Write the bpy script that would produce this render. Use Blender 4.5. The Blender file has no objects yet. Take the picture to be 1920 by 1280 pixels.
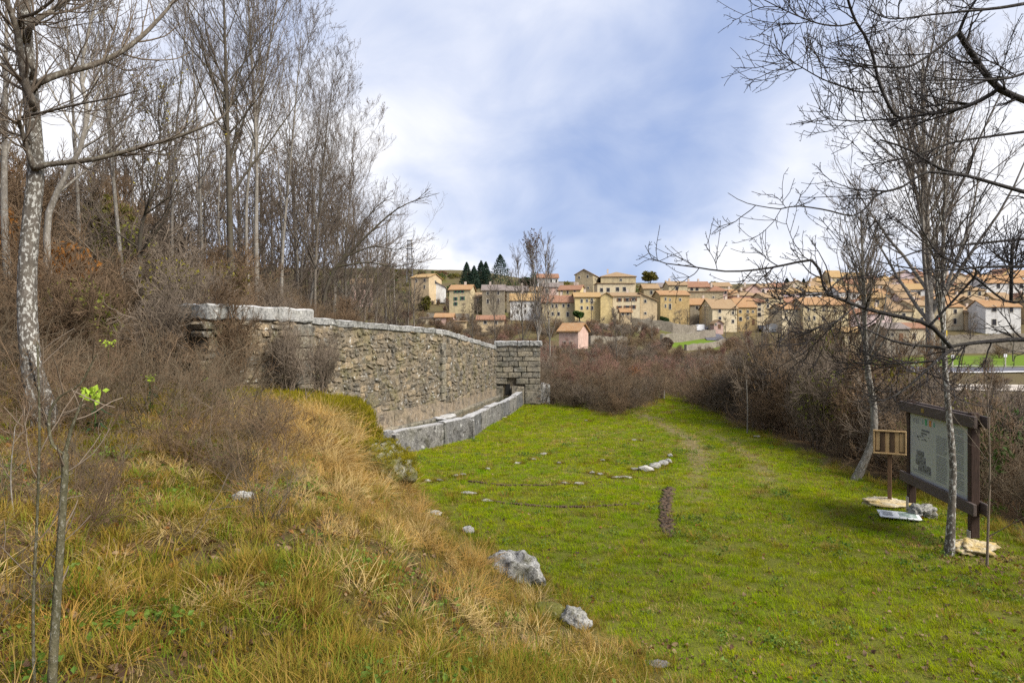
import bpy, bmesh, math, random
import numpy as np
from mathutils import Vector, Matrix, Euler

scene = bpy.context.scene
col = scene.collection
R = math.radians

# ------------------------------------------------------------------ camera
CAM_Z, FPX, CX, CY = 3.0, 1280.0, 960.0, 640.0      # eye height above the lawn; focal length and centre in photo pixels
cam_d = bpy.data.cameras.new('camera')
cam_d.lens, cam_d.sensor_width = 24.0, 36.0
cam_d.clip_start, cam_d.clip_end = 0.1, 6000.0
cam = bpy.data.objects.new('camera', cam_d)
cam.location = (0, 0, CAM_Z)
cam.rotation_euler = (R(90), 0, 0)
col.objects.link(cam)
scene.camera = cam

# ------------------------------------------------------------------ sky
SUN_EL, SUN_AZ = 42.0, 125.0         # azimuth clockwise from +Y (view direction)
world = bpy.data.worlds.new('World')
scene.world = world
world.use_nodes = True
wt = world.node_tree
wt.nodes.clear()
def wn(t, **kw):
    n = wt.nodes.new(t)
    for k, v in kw.items(): setattr(n, k, v)
    return n
wl = wt.links.new
w_out = wn('ShaderNodeOutputWorld')
w_bg = wn('ShaderNodeBackground')
w_bg.inputs['Strength'].default_value = 1.0
wl(w_bg.outputs[0], w_out.inputs['Surface'])
sky = wn('ShaderNodeTexSky', sky_type='NISHITA')
sky.sun_disc = False
sky.sun_elevation, sky.sun_rotation = R(SUN_EL), R(SUN_AZ)
sky.altitude, sky.air_density, sky.dust_density = 900, 1.0, 0.6
w_tc = wn('ShaderNodeTexCoord')
w_sep = wn('ShaderNodeSeparateXYZ')
wl(w_tc.outputs['Generated'], w_sep.inputs[0])
def wmath(op, a, b=None, clamp=False):
    n = wn('ShaderNodeMath', operation=op, use_clamp=clamp)
    for i, v in enumerate((a, b)):
        if v is None: continue
        if isinstance(v, (int, float)): n.inputs[i].default_value = v
        else: wl(v, n.inputs[i])
    return n.outputs[0]
zc = wmath('MAXIMUM', w_sep.outputs[2], 0.0)
den = wmath("ADD", zc, 0.5)
cu = wmath('DIVIDE', w_sep.outputs[0], den)
cv = wmath('DIVIDE', w_sep.outputs[1], den)
w_comb = wn('ShaderNodeCombineXYZ')
wl(cu, w_comb.inputs[0]); wl(cv, w_comb.inputs[1])
def wnoise(scale, detail, rough, off, dist=0.0):
    mp = wn('ShaderNodeMapping')
    mp.inputs['Location'].default_value = off
    mp.inputs['Scale'].default_value = (1.0, 1.0, 1.0)
    wl(w_comb.outputs[0], mp.inputs[0])
    n = wn('ShaderNodeTexNoise')
    n.inputs['Scale'].default_value = scale
    n.inputs['Detail'].default_value = detail
    n.inputs['Roughness'].default_value = rough
    n.inputs['Distortion'].default_value = dist
    wl(mp.outputs[0], n.inputs['Vector'])
    return n.outputs[0]
CLOUD_OFF = (8.0, 8.0, 0.0)
c_big = wnoise(1.25, 4.5, 0.5, CLOUD_OFF, 0.35)
c_fine = wnoise(4.0, 7.0, 0.56, (CLOUD_OFF[0] + 5, CLOUD_OFF[1], 2.0), 0.5)
cl = wmath('ADD', wmath('MULTIPLY', c_big, 0.78), wmath('MULTIPLY', c_fine, 0.22))
ramp = wn('ShaderNodeValToRGB')
wl(cl, ramp.inputs[0])
e = ramp.color_ramp.elements
e[0].position, e[0].color = 0.40, (0.0, 0.0, 0.0, 1)
e[1].position, e[1].color = 0.62, (1, 1, 1, 1)
ramp.color_ramp.interpolation = 'EASE'
cramp = wn('ShaderNodeValToRGB')
wl(cl, cramp.inputs[0])
e = cramp.color_ramp.elements
e[0].position, e[0].color = 0.37, (0.185, 0.25, 0.425, 1)     # thin grey-blue veil
e[1].position, e[1].color = 0.60, (0.53, 0.535, 0.56, 1)       # bright cloud
m = cramp.color_ramp.elements.new(0.475); m.color = (0.335, 0.38, 0.50, 1)
skm = wn('ShaderNodeMixRGB', blend_type='MULTIPLY')
skm.inputs[0].default_value = 1.0
wl(sky.outputs[0], skm.inputs[1])
skm.inputs[2].default_value = (0.05, 0.05, 0.05, 1)
mixs = wn('ShaderNodeMixRGB')
wl(wmath('ADD', wmath('MULTIPLY', ramp.outputs[0], 0.17), 0.82), mixs.inputs[0])
wl(skm.outputs[0], mixs.inputs[1]); wl(cramp.outputs[0], mixs.inputs[2])
wl(mixs.outputs[0], w_bg.inputs['Color'])

# ------------------------------------------------------------------ sun behind thin cloud
sun_d = bpy.data.lights.new('sun', 'SUN')
sun_d.energy, sun_d.angle, sun_d.color = 3.5, R(30), (1.0, 0.95, 0.86)
sun = bpy.data.objects.new('sun', sun_d)
az, el = R(SUN_AZ), R(SUN_EL)
sdir = Vector((math.sin(az) * math.cos(el), math.cos(az) * math.cos(el), math.sin(el)))
sun.rotation_euler = sdir.to_track_quat('Z', 'Y').to_euler()
sun.location = sdir * 50
col.objects.link(sun)

# ------------------------------------------------------------------ exposure
scene.view_settings.view_transform = 'Standard'
scene.view_settings.look = 'None'
scene.view_settings.gamma = 1.0
scene.view_settings.exposure = 1.0
scene.cycles.use_denoising = False
scene.cycles.use_adaptive_sampling = True
scene.cycles.adaptive_threshold = 0.012
scene.cycles.max_bounces = 4
scene.cycles.diffuse_bounces = 2
scene.cycles.glossy_bounces = 2
scene.cycles.transmission_bounces = 4
scene.cycles.transparent_max_bounces = 6

# ------------------------------------------------------------------ helpers
def P(px, py, d):
    """photo pixel at distance d in front of the camera -> place"""
    return np.array((d * (px - CX) / FPX, d, CAM_Z - d * (py - CY) / FPX))
def ground_px(px, py, z=0.0):
    d = (CAM_Z - z) * FPX / (py - CY)
    return np.array((d * (px - CX) / FPX, d, z))

def set_props(o, label=None, cat=None, group=None, kind=None):
    if label: o['label'] = label
    if cat: o['category'] = cat
    if group: o['group'] = group
    if kind: o['kind'] = kind
    return o
def link(name, data, parent=None, mat=None):
    o = bpy.data.objects.new(name, data)
    col.objects.link(o)
    if parent is not None: o.parent = parent
    if mat is not None and data is not None and not data.materials: data.materials.append(mat)
    return o
def thing(name, loc, label, cat, group=None, rz=0.0):
    o = link(name, None)
    o.location = loc
    o.rotation_euler = (0, 0, rz)
    o.empty_display_size = 0.2
    return set_props(o, label, cat, group)

def mesh_np(name, V, faces, smooth=True, mats=None, midx=None):
    """V (n,3); faces: list of int arrays (k,3) or (k,4)"""
    me = bpy.data.meshes.new(name)
    V = np.asarray(V, dtype=np.float32)
    faces = [np.asarray(f, dtype=np.int32) for f in faces if len(f)]
    nl = sum(f.size for f in faces); npoly = sum(len(f) for f in faces)
    me.vertices.add(len(V)); me.vertices.foreach_set('co', V.ravel())
    me.loops.add(nl); me.polygons.add(npoly)
    me.loops.foreach_set('vertex_index', np.concatenate([f.ravel() for f in faces]))
    tot = np.concatenate([np.full(len(f), f.shape[1], dtype=np.int32) for f in faces])
    st = np.concatenate(([0], np.cumsum(tot)[:-1])).astype(np.int32)
    me.polygons.foreach_set('loop_start', st)
    me.polygons.foreach_set('use_smooth', np.full(npoly, smooth))
    for mm in mats or (): me.materials.append(mm)
    if midx is not None: me.polygons.foreach_set('material_index', np.asarray(midx, dtype=np.int32))
    me.update(calc_edges=True)
    return me
class Acc:
    """collects pieces of geometry for ONE mesh"""
    def __init__(s): s.v = []; s.q = []; s.t = []; s.n = 0
    def add(s, V, q=None, t=None):
        V = np.asarray(V, dtype=np.float64).reshape(-1, 3)
        s.v.append(V)
        if q is not None and len(q): s.q.append(np.asarray(q, dtype=np.int64) + s.n)
        if t is not None and len(t): s.t.append(np.asarray(t, dtype=np.int64) + s.n)
        s.n += len(V)
        return s
    def box(s, c, size, rz=0.0, M=None):
        hx, hy, hz = [k / 2 for k in size]
        V = np.array([(x, y, z) for x in (-hx, hx) for y in (-hy, hy) for z in (-hz, hz)])
        if M is not None: V = V @ np.asarray(M).T
        elif rz:
            c_, s_ = math.cos(rz), math.sin(rz)
            V = V @ np.array(((c_, -s_, 0), (s_, c_, 0), (0, 0, 1))).T
        return s.add(V + np.asarray(c), q=[(0, 1, 3, 2), (4, 6, 7, 5), (0, 4, 5, 1), (2, 3, 7, 6), (0, 2, 6, 4), (1, 5, 7, 3)])
    def mesh(s, name, smooth=False, mat=None):
        V = np.concatenate(s.v) if s.v else np.zeros((0, 3))
        f = []
        if s.q: f.append(np.concatenate(s.q))
        if s.t: f.append(np.concatenate(s.t))
        return mesh_np(name, V, f, smooth, [mat] if mat else None)
    def build(s, name, mat, parent=None, smooth=False):
        return link(name, s.mesh(name, smooth, mat), parent)

def unit(a): return a / np.maximum(np.linalg.norm(a, axis=-1, keepdims=True), 1e-9)
def tubes(acc, Pn, Rn, sides):
    """Pn (N,n,3) centre lines, Rn (N,n) radii"""
    N, n, _ = Pn.shape
    t = unit(Pn[:, -1] - Pn[:, 0])
    ref = np.where(np.abs(t[:, 2:3]) > 0.8, np.array([[1.0, 0, 0]]), np.array([[0, 0, 1.0]]))
    u = unit(np.cross(t, ref)); v = np.cross(t, u)
    a = np.arange(sides) * 2 * math.pi / sides
    ring = u[:, None, :] * np.cos(a)[None, :, None] + v[:, None, :] * np.sin(a)[None, :, None]
    V = Pn[:, :, None, :] + ring[:, None, :, :] * Rn[:, :, None, None]
    base = (np.arange(N) * n * sides)[:, None, None] + (np.arange(n - 1) * sides)[None, :, None]
    j = np.arange(sides)[None, None, :]; j2 = (np.arange(sides) + 1)[None, None, :] % sides
    q = np.stack((base + j, base + j2, base + sides + j2, base + sides + j), -1).reshape(-1, 4)
    acc.add(V.reshape(-1, 3), q=q)
def tube1(acc, pts, radii, sides=6):
    pts = np.asarray(pts, float)
    r = np.full(len(pts), radii) if np.isscalar(radii) else np.asarray(radii, float)
    tubes(acc, pts[None], r[None], sides)
def resample(pts, n, smooth=True):
    pts = np.asarray(pts, float)
    if smooth and len(pts) > 2:                       # Catmull-Rom
        p = np.vstack((2 * pts[0] - pts[1], pts, 2 * pts[-1] - pts[-2])); out = []
        for i in range(1, len(p) - 2):
            for tt in np.linspace(0, 1, 6, endpoint=False):
                a, b, c, d = p[i - 1], p[i], p[i + 1], p[i + 2]
                out.append(0.5 * (2 * b + (c - a) * tt + (2 * a - 5 * b + 4 * c - d) * tt ** 2 + (3 * b - a - 3 * c + d) * tt ** 3))
        out.append(pts[-1]); pts = np.array(out)
    s = np.concatenate(([0], np.cumsum(np.linalg.norm(np.diff(pts, axis=0), axis=1))))
    tt = np.linspace(0, s[-1], n)
    return np.stack([np.interp(tt, s, pts[:, k]) for k in range(pts.shape[1])], 1)

def sgrid(x, y, s=1.0, seed=0.0):
    """cheap smooth noise in about -1..1"""
    return (np.sin(x * 1.1 * s + 1.3 + seed) * np.cos(y * 0.9 * s + 0.4 + seed * 2) + 0.6 * np.sin(x * 2.3 * s - y * 1.7 * s + 2.1 + seed)
            + 0.4 * np.cos(x * 4.1 * s + y * 3.7 * s + seed * 3)) / 2.0
def sstep(a, b, x):
    t = np.clip((x - a) / (b - a), 0, 1)
    return t * t * (3 - 2 * t)

# ------------------------------------------------------------------ material helpers
class NT:
    def __init__(s, name):
        s.m = bpy.data.materials.new(name); s.m.use_nodes = True
        s.t = s.m.node_tree; s.t.nodes.clear()
        s.out = s.t.nodes.new('ShaderNodeOutputMaterial')
        s.b = s.t.nodes.new('ShaderNodeBsdfPrincipled')
        s.t.links.new(s.b.outputs[0], s.out.inputs[0])
        s.geo = s.t.nodes.new('ShaderNodeNewGeometry'); s.tc = s.t.nodes.new('ShaderNodeTexCoord')
        s.inp('Roughness', 0.85); s.inp('Specular IOR Level', 0.25)
    def inp(s, k, v):
        if hasattr(v, 'node'): s.t.links.new(v, s.b.inputs[k])
        else: s.b.inputs[k].default_value = v
    def node(s, t, **kw):
        n = s.t.nodes.new(t)
        for k, v in kw.items(): setattr(n, k, v)
        return n
    def pos(s): return s.geo.outputs['Position']
    def obj(s): return s.tc.outputs['Object']
    def scaled(s, v, sc, loc=(0, 0, 0)):
        n = s.node('ShaderNodeMapping'); n.inputs['Scale'].default_value = sc; n.inputs['Location'].default_value = loc
        s.t.links.new(v, n.inputs[0]); return n.outputs[0]
    def noise(s, scale, detail=4, rough=0.55, vec=None, dist=0.0):
        n = s.node('ShaderNodeTexNoise')
        n.inputs['Scale'].default_value = scale; n.inputs['Detail'].default_value = detail
        n.inputs['Roughness'].default_value = rough; n.inputs['Distortion'].default_value = dist
        s.t.links.new(vec if vec is not None else s.pos(), n.inputs['Vector']); return n.outputs[0]
    def voro(s, scale, vec=None, feature='F1', out='Distance'):
        n = s.node('ShaderNodeTexVoronoi', feature=feature); n.inputs['Scale'].default_value = scale
        s.t.links.new(vec if vec is not None else s.pos(), n.inputs['Vector']); return n.outputs[out]
    def ramp(s, f, stops, interp='LINEAR'):
        n = s.node('ShaderNodeValToRGB'); s.t.links.new(f, n.inputs[0])
        cr = n.color_ramp; cr.interpolation = interp
        for i, (p_, c) in enumerate(stops):
            el_ = cr.elements[i] if i < 2 else cr.elements.new(p_)
            el_.position = p_; el_.color = (*c, 1) if hasattr(c, '__len__') else (c, c, c, 1)
        return n.outputs[0]
    def mix(s, f, a, b, mode='MIX'):
        n = s.node('ShaderNodeMixRGB', blend_type=mode)
        for i, v in enumerate((f, a, b)):
            if hasattr(v, 'node'): s.t.links.new(v, n.inputs[i])
            elif i == 0: n.inputs[0].default_value = v
            else: n.inputs[i].default_value = (*v, 1) if hasattr(v, '__len__') else (v, v, v, 1)
        return n.outputs[0]
    def math(s, op, a, b=None, clamp=False):
        n = s.node('ShaderNodeMath', operation=op, use_clamp=clamp)
        for i, v in enumerate((a, b)):
            if v is None: continue
            if hasattr(v, 'node'): s.t.links.new(v, n.inputs[i])
            else: n.inputs[i].default_value = v
        return n.outputs[0]
    def attr(s, name, typ='GEOMETRY'):
        n = s.node('ShaderNodeAttribute'); n.attribute_name = name; n.attribute_type = typ; return n
    def rand(s):
        return s.node('ShaderNodeObjectInfo').outputs['Random']
    def nz(s):
        n = s.node('ShaderNodeSeparateXYZ'); s.t.links.new(s.geo.outputs['Normal'], n.inputs[0]); return n.outputs[2]
    def bump(s, h, strength=0.5, dist=0.02):
        n = s.node('ShaderNodeBump'); n.inputs['Strength'].default_value = strength; n.inputs['Distance'].default_value = dist
        s.t.links.new(h, n.inputs['Height']); s.t.links.new(n.outputs[0], s.b.inputs['Normal'])
    def translucent(s, colr, f=0.35):
        tr = s.node('ShaderNodeBsdfTranslucent')
        if hasattr(colr, 'node'): s.t.links.new(colr, tr.inputs[0])
        else: tr.inputs[0].default_value = (*colr, 1)
        mx = s.node('ShaderNodeMixShader'); mx.inputs[0].default_value = f
        s.t.links.new(s.b.outputs[0], mx.inputs[1]); s.t.links.new(tr.outputs[0], mx.inputs[2])
        s.t.links.new(mx.outputs[0], s.out.inputs[0])

MAT = {}
def plain(name, c, rough=0.8, var=0.25, scale=6.0, metal=0.0, spec=0.25):
    n = NT(name)
    f = n.noise(scale, 5, 0.6, n.obj())
    a = tuple(k * (1 - var) for k in c); b = tuple(min(1, k * (1 + var)) for k in c)
    n.inp('Base Color', n.ramp(f, [(0.3, a), (0.7, b)])); n.inp('Roughness', rough); n.inp('Metallic', metal); n.inp('Specular IOR Level', spec)
    n.bump(f, 0.15, 0.01)
    MAT[name] = n.m
    return n.m
# ------------------------------------------------------------------ terrain heights
# foot of the bank / line of the retaining wall: x as a function of y
BY = np.array([-30, -8, 0, 6, 7, 8.35, 10.7, 14.3, 15.5, 16.2, 16.9, 18.6, 23.3, 31.7, 33, 36, 42, 50, 70, 95, 200.])
BX = np.array([12, 6.0, 3.9, 1.55, 0.95, 0.45, -0.75, -2.42, -2.75, -3.5, -4.9, -4.45, -2.68, -1.05, -0.8, -2, -5, -10, -25, -50, -120.])
HY = np.array([-30, 0, 6, 10, 14, 16, 17.2, 18.6, 23, 31.5, 34, 42, 60, 200.])
HV = np.array([1.3, 1.38, 1.4, 1.5, 1.5, 1.7, 2.2, 2.5, 2.3, 1.8, 0.8, 0.6, 0.6, 0.5])
WY = np.array([-30, 6, 10, 12.6, 14.2, 16, 17.4, 32.2, 34, 45, 200.])
WV = np.array([3.9, 3.8, 3.0, 1.7, .75, .8, 0.35, 0.35, 3.0, 6.0, 8.0])
# far slope and village, as image heights of the ground per direction (px) and distance
FD = np.array([45, 60, 80, 105, 125, 150, 180, 200, 225, 260, 310, 380, 700, 2500.])
FP = np.array([400, 700, 850, 1050, 1200, 1300, 1500, 1900.])
FT = np.array([
 [720, 692, 666, 643, 629, 612, 596, 586, 571, 551, 527, 507, 500, 520],
 [728, 700, 674, 650, 635, 616, 598, 588, 574, 554, 529, 509, 503, 520],
 [734, 703, 680, 655, 640, 622, 604, 594, 580, 560, 537, 514, 506, 525],
 [734, 705, 683, 662, 646, 627, 607, 598, 584, 567, 549, 533, 528, 532],
 [740, 712, 690, 670, 656, 640, 618, 603, 588, 570, 552, 537, 530, 532],
 [752, 724, 702, 682, 668, 653, 632, 620, 602, 578, 558, 542, 533, 534],
 [800, 760, 728, 702, 685, 666, 636, 616, 599, 577, 556, 541, 531, 532],
 [826, 768, 727, 697, 679, 656, 631, 614, 597, 573, 549, 532, 524, 526]], float)
FZ = CAM_Z - FD[None, :] * (FT - CY) / FPX

def far_z(x, y):
    d = np.clip(y, 45, 2500)
    px = np.clip(CX + FPX * x / d, FP[0], FP[-1])
    i = np.clip(np.searchsorted(FP, px) - 1, 0, len(FP) - 2); fi = (px - FP[i]) / (FP[i + 1] - FP[i]); fi = fi * fi * (3 - 2 * fi)
    j = np.clip(np.searchsorted(FD, d) - 1, 0, len(FD) - 2); fj = (d - FD[j]) / (FD[j + 1] - FD[j])
    return (FZ[i, j] * (1 - fi) + FZ[i + 1, j] * fi) * (1 - fj) + (FZ[i, j + 1] * (1 - fi) + FZ[i + 1, j + 1] * fi) * fj
def bank_s(x, y): return (np.interp(y, BY, BX) - x) * 0.91
def H(x, y):
    x = np.asarray(x, float); y = np.asarray(y, float)
    s = bank_s(x, y)
    h1 = np.interp(y, HY, HV); w = np.interp(y, WY, WV)
    ramp_ = h1 * sstep(-0.05, 1.0, s / w)
    e = np.maximum(s - w, 0)
    up = np.minimum(e, 4.5) * 0.2 + np.maximum(e - 4.5, 0) * 0.42
    up = 26 * (1 - np.exp(-up / 26))
    hill = (ramp_ + up) * (1 - sstep(48, 100, y))
    drop = -3.1 * sstep(7.9, 21, x) * (0.7 + 0.3 * sstep(5, 30, y))
    lawn = 0.05 * sgrid(x, y, 0.45) + 0.012 * sgrid(x, y, 2.2, 1.0)
    rough = (0.05 * sgrid(x, y, 1.3, 2.0) + 0.05 * sgrid(x, y, 3.1, 6.0)) * sstep(0.2, 1.2, s) + 0.24 * np.exp(-((x + 4.0) / 1.3) ** 2 - ((y - 13.0) / 1.5) ** 2) * sstep(.1, 1.0, s)
    near = drop + lawn
    f = sstep(38, 52, y)
    fz = far_z(x, y) + 0.25 * sgrid(x, y, 0.11, 4.0) * sstep(60, 110, y)
    return near * (1 - f) + fz * f + hill + rough
def h1p(x, y): return float(H(np.array([x]), np.array([y]))[0])

# ------------------------------------------------------------------ ground material
n = NT('ground_soil_and_turf')
LA, DR, LI, PA, FA = [n.attr(k).outputs['Fac'] for k in ('lawn', 'dry', 'litter', 'worn', 'field')]
f1 = n.noise(1.1, 5, 0.6); f2 = n.noise(9.0, 5, 0.65); f3 = n.noise(0.09, 4, 0.55); f4 = n.noise(38.0, 3, 0.6)
scrub = n.mix(f3, (0.085, 0.060, 0.032), (0.095, 0.082, 0.030))
scrub = n.mix(n.ramp(f2, [(0.4, 0.0), (0.7, 0.7)]), scrub, (0.13, 0.095, 0.05))
field = n.mix(f1, (0.085, 0.145, 0.012), (0.125, 0.175, 0.018))
lawn = n.mix(f1, (0.095, 0.115, 0.012), (0.135, 0.125, 0.022))
lawn = n.mix(n.ramp(f4, [(0.45, 0.0), (0.75, 0.6)]), lawn, (0.05, 0.04, 0.02))
dry = n.mix(n.ramp(f2, [(.35, 0), (.65, 1)]), (0.10, 0.065, 0.026), (0.075, 0.085, 0.016)); dry = n.mix(n.ramp(f4, [(.4, 0), (.7, .8)]), dry, (0.035, 0.024, 0.014))
litter = n.mix(f2, (0.045, 0.030, 0.018), (0.115, 0.066, 0.030))
c = n.mix(FA, scrub, field)
c = n.mix(LI, c, litter); c = n.mix(DR, c, dry); c = n.mix(LA, c, lawn)
c = n.mix(n.math('MULTIPLY', PA, n.ramp(f2, [(0.35, 0.35), (0.65, 1.0)])), c, (0.20, 0.145, 0.085))
n.inp('Base Color', c); n.inp('Roughness', 0.95); n.inp('Specular IOR Level', 0.1)
n.bump(n.math('ADD', f2, n.math('MULTIPLY', f4, 0.5)), 0.6, 0.04)
MAT['ground'] = n.m

def axis(a, b, fine, c0, c1, grow):
    xs = list(np.arange(c0, c1 + 1e-6, fine)); s = fine
    while xs[-1] < b: s *= grow; xs.append(xs[-1] + s)
    s = fine; lo = [c0]
    while lo[-1] > a: s *= grow; lo.append(lo[-1] - s)
    return np.array(lo[:0:-1] + xs)
gx = axis(-1600, 1600, 0.22, -12, 12, 1.06); gy = axis(-60, 2600, 0.22, -1, 34, 1.045)
GX, GY = np.meshgrid(gx, gy)
def worn_mask(x, y):
    """the two bare wheel lines of the grass track that swings right"""
    out = np.zeros_like(x)
    for tr in TRACKS:
        c_ = np.interp(y, tr[:, 1], tr[:, 0]); wd = np.interp(y, tr[:, 1], tr[:, 2])
        k = np.clip(1 - np.abs(x - c_) / np.maximum(wd, 0.02), 0, 1) * (y > tr[0, 1]) * (y < tr[-1, 1])
        out = np.maximum(out, k * np.interp(y, tr[:, 1], tr[:, 3]))
    return out
def trk(pts): return np.array([(*ground_px(a, b)[:2], w_, s_) for a, b, w_, s_ in pts])
TRACKS = [trk([(1318, 1000, .3, .0), (1310, 900, .45, .5), (1312, 850, .60, 1.0), (1285, 820, .55, 1.0), (1240, 797, .6, .8), (1205, 775, .7, .8), (1200, 765, .6, .4)]),
          trk([(1440, 930, .35, .3), (1432, 880, .4, .75), (1405, 850, .4, .7), (1350, 820, .45, .5), (1310, 800, .5, .2)]),
          trk([(1235, 775, .5, .35), (1290, 762, .5, .45), (1330, 752, .3, .1)])]
def wedge(x, y):
    """the tongue of brush between the far pier and the track: >0 inside"""
    lf = np.interp(y, [26.8, 31, 32.3, 33.5, 36], [4.2, 2.7, 1.4, -3, -9]); rt = np.interp(y, [26.8, 31, 32.3, 36, 41], [4.2, 5.6, 7.0, 7.9, 9.0])
    return np.minimum(x - lf, rt - x)
def lawn_mask(x, y):
    s = bank_s(x, y)
    edge = np.interp(y, [0, 24, 32, 40], [7.9, 7.9, 8.9, 10.0]) + 0.3 * sgrid(x, y, 0.8, 3.0)
    return sstep(0.25, -0.15, s) * sstep(edge + 0.4, edge - 0.5, x) * sstep(42, 37, y) * np.where(y > 26, sstep(0.5, -0.3, wedge(x, y)), 1.0)
gl = lawn_mask(GX, GY)
gs = bank_s(GX, GY)
g_dry = sstep(-0.2, 0.6, gs) * sstep(5.5, 2.5, gs) * sstep(17.5, 15.5, GY)
g_lit = sstep(1.5, 4.5, gs) * sstep(75, 50, GY)
g_lit = np.maximum(g_lit, sstep(7.6, 9.0, GX) * sstep(60, 42, GY))
g_far = sstep(100, 130, GY)
fpx = CX + FPX * GX / np.maximum(GY, 1)
def box_mask(px0, px1, d0, d1, soft=6):
    return sstep(px0 - soft, px0 + soft, fpx) * sstep(px1 + soft, px1 - soft, fpx) * sstep(d0 - 3, d0 + 3, GY) * sstep(d1 + 3, d1 - 3, GY)
g_fld = np.zeros_like(GX)
for a in ((1250, 1345, 146, 176), (1175, 1300, 183, 196), (1540, 2100, 116, 138), (815, 850, 178, 196), (1030, 1060, 92, 112), (1130, 1200, 112, 135)):
    g_fld = np.maximum(g_fld, box_mask(*a))
g_fld = np.maximum(g_fld, 0.22 * g_far * sstep(.0, .8, sgrid(GX, GY, 0.09, 7.0)))
idx = np.arange(GX.size).reshape(GX.shape)
quads = np.stack((idx[:-1, :-1], idx[:-1, 1:], idx[1:, 1:], idx[1:, :-1]), -1).reshape(-1, 4)
me = mesh_np('ground', np.stack((GX, GY, H(GX, GY)), -1).reshape(-1, 3), [quads], True, [MAT['ground']])
for nm, arr in (('lawn', gl), ('dry', g_dry), ('litter', g_lit), ('worn', worn_mask(GX, GY) * gl), ('field', g_fld)):
    at = me.attributes.new(nm, 'FLOAT', 'POINT'); at.data.foreach_set('value', arr.ravel().astype(np.float32))
set_props(link('ground', me), kind='structure')

# ------------------------------------------------------------------ roads in the valley
def strip(name, pts, width, mat, lift):
    c_ = resample(np.array([(p_[0], p_[1], 0) for p_ in pts]), 60)
    t_ = unit(np.gradient(c_, axis=0)); nrm = np.stack((-t_[:, 1], t_[:, 0], 0 * t_[:, 0]), 1)
    offs = np.linspace(-width / 2, width / 2, 7)
    V = c_[:, None, :] + nrm[:, None, :] * offs[None, :, None]
    V[..., 2] = H(V[..., 0], V[..., 1]) + lift
    i_ = np.arange(V.shape[0] * 7).reshape(-1, 7)
    q = np.stack((i_[:-1, :-1], i_[:-1, 1:], i_[1:, 1:], i_[1:, :-1]), -1).reshape(-1, 4)
    return set_props(link(name, mesh_np(name, V.reshape(-1, 3), [q], True, [mat])), kind='structure')
plain('asphalt', (0.10, 0.098, 0.115), 0.9, 0.25, 0.8)
plain('gravel_pale', (0.42, 0.37, 0.31), 0.95, 0.3, 0.6)
plain('kerb_white', (0.55, 0.54, 0.52), 0.8, 0.12, 2.0)
def at_d(px, d): return (d * (px - CX) / FPX, d)
strip('gravel_path', [at_d(1480, 96), at_d(1620, 84), at_d(1760, 81), at_d(1920, 79), at_d(2150, 76)], 9.0, MAT['gravel_pale'], 0.12)
strip('road', [at_d(1640, 118), at_d(1740, 110), at_d(1850, 108), at_d(1960, 107), at_d(2200, 106)], 9.5, MAT['asphalt'], 0.12)
strip('kerb', [at_d(1640, 112), at_d(1740, 104), at_d(1850, 102), at_d(1960, 101), at_d(2200, 100)], 1.6, MAT['kerb_white'], 0.22)
strip('kerb', [at_d(1640, 124), at_d(1740, 116), at_d(1850, 114), at_d(1960, 113), at_d(2200, 112)], 0.6, MAT['kerb_white'], 0.25)
strip('village_road', [at_d(1345, 172), at_d(1330, 190), at_d(1310, 199), at_d(1270, 205), at_d(1200, 206)], 5.0, MAT['asphalt'], 0.15)
# ------------------------------------------------------------------ stone materials
def stone_mat(name, c1, c2, c3, lichen=0.5, dark=0.4, moss=0.0, use_obj=False, scale=1.0, top_white=0.0):
    n = NT(name)
    v = n.obj() if use_obj else n.pos()
    r = n.rand()
    f = n.noise(2.2 * scale, 6, 0.6, v); g = n.noise(14 * scale, 6, 0.65, v); k = n.noise(5.5 * scale, 5, 0.6, v, 0.6)
    base = n.mix(n.ramp(f, [(0.35, 0.0), (0.65, 1.0)]), c1, c2)
    base = n.mix(n.ramp(r, [(0.45, 0.0), (0.95, 0.8)]), base, c3)
    base = n.mix(0.55, base, n.ramp(g, [(0.3, (0.30, 0.30, 0.30)), (0.7, (1.35, 1.32, 1.28))]), 'MULTIPLY')
    base = n.mix(n.math('MULTIPLY', n.ramp(k, [(0.5, 0.0), (0.66, 1.0)]), dark), base, (0.035, 0.032, 0.028))
    if moss:
        mm = n.math('MULTIPLY', n.ramp(n.noise(1.6 * scale, 5, 0.6, v, 0.4), [(0.5 - .18 * (moss > .9), 0.0), (0.62 - .16 * (moss > .9), 1.0)]), moss)
        base = n.mix(mm, base, n.mix(g, (0.055, 0.055, 0.008), (0.16, 0.15, 0.018)))
    sp_ = n.noise(34 * scale, 3, 0.7, v)
    base = n.mix(n.math('MULTIPLY', n.ramp(sp_, [(0.36, 1.0), (0.46, 0.0)]), dark), base, (0.03, 0.028, 0.024))
    base = n.mix(n.math('MULTIPLY', n.ramp(sp_, [(0.60, 0.0), (0.66, 1.0)]), lichen * .6), base, (0.50, 0.48, 0.43))
    lw = n.ramp(n.noise(7.5 * scale, 5, 0.7, v, 0.3), [(0.60, 0.0), (0.66, 1.0)])
    base = n.mix(n.math('MULTIPLY', lw, lichen), base, (0.55, 0.54, 0.50))
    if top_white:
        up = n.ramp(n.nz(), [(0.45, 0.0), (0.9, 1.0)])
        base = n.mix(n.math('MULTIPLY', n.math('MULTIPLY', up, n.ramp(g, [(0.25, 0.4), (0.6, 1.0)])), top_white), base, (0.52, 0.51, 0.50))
    n.inp('Base Color', base); n.inp('Roughness', 0.92); n.inp('Specular IOR Level', 0.15)
    n.bump(n.math('ADD', n.math('MULTIPLY', g, 0.7), k), 0.7, 0.03)
    MAT[name] = n.m
    return n.m
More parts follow.
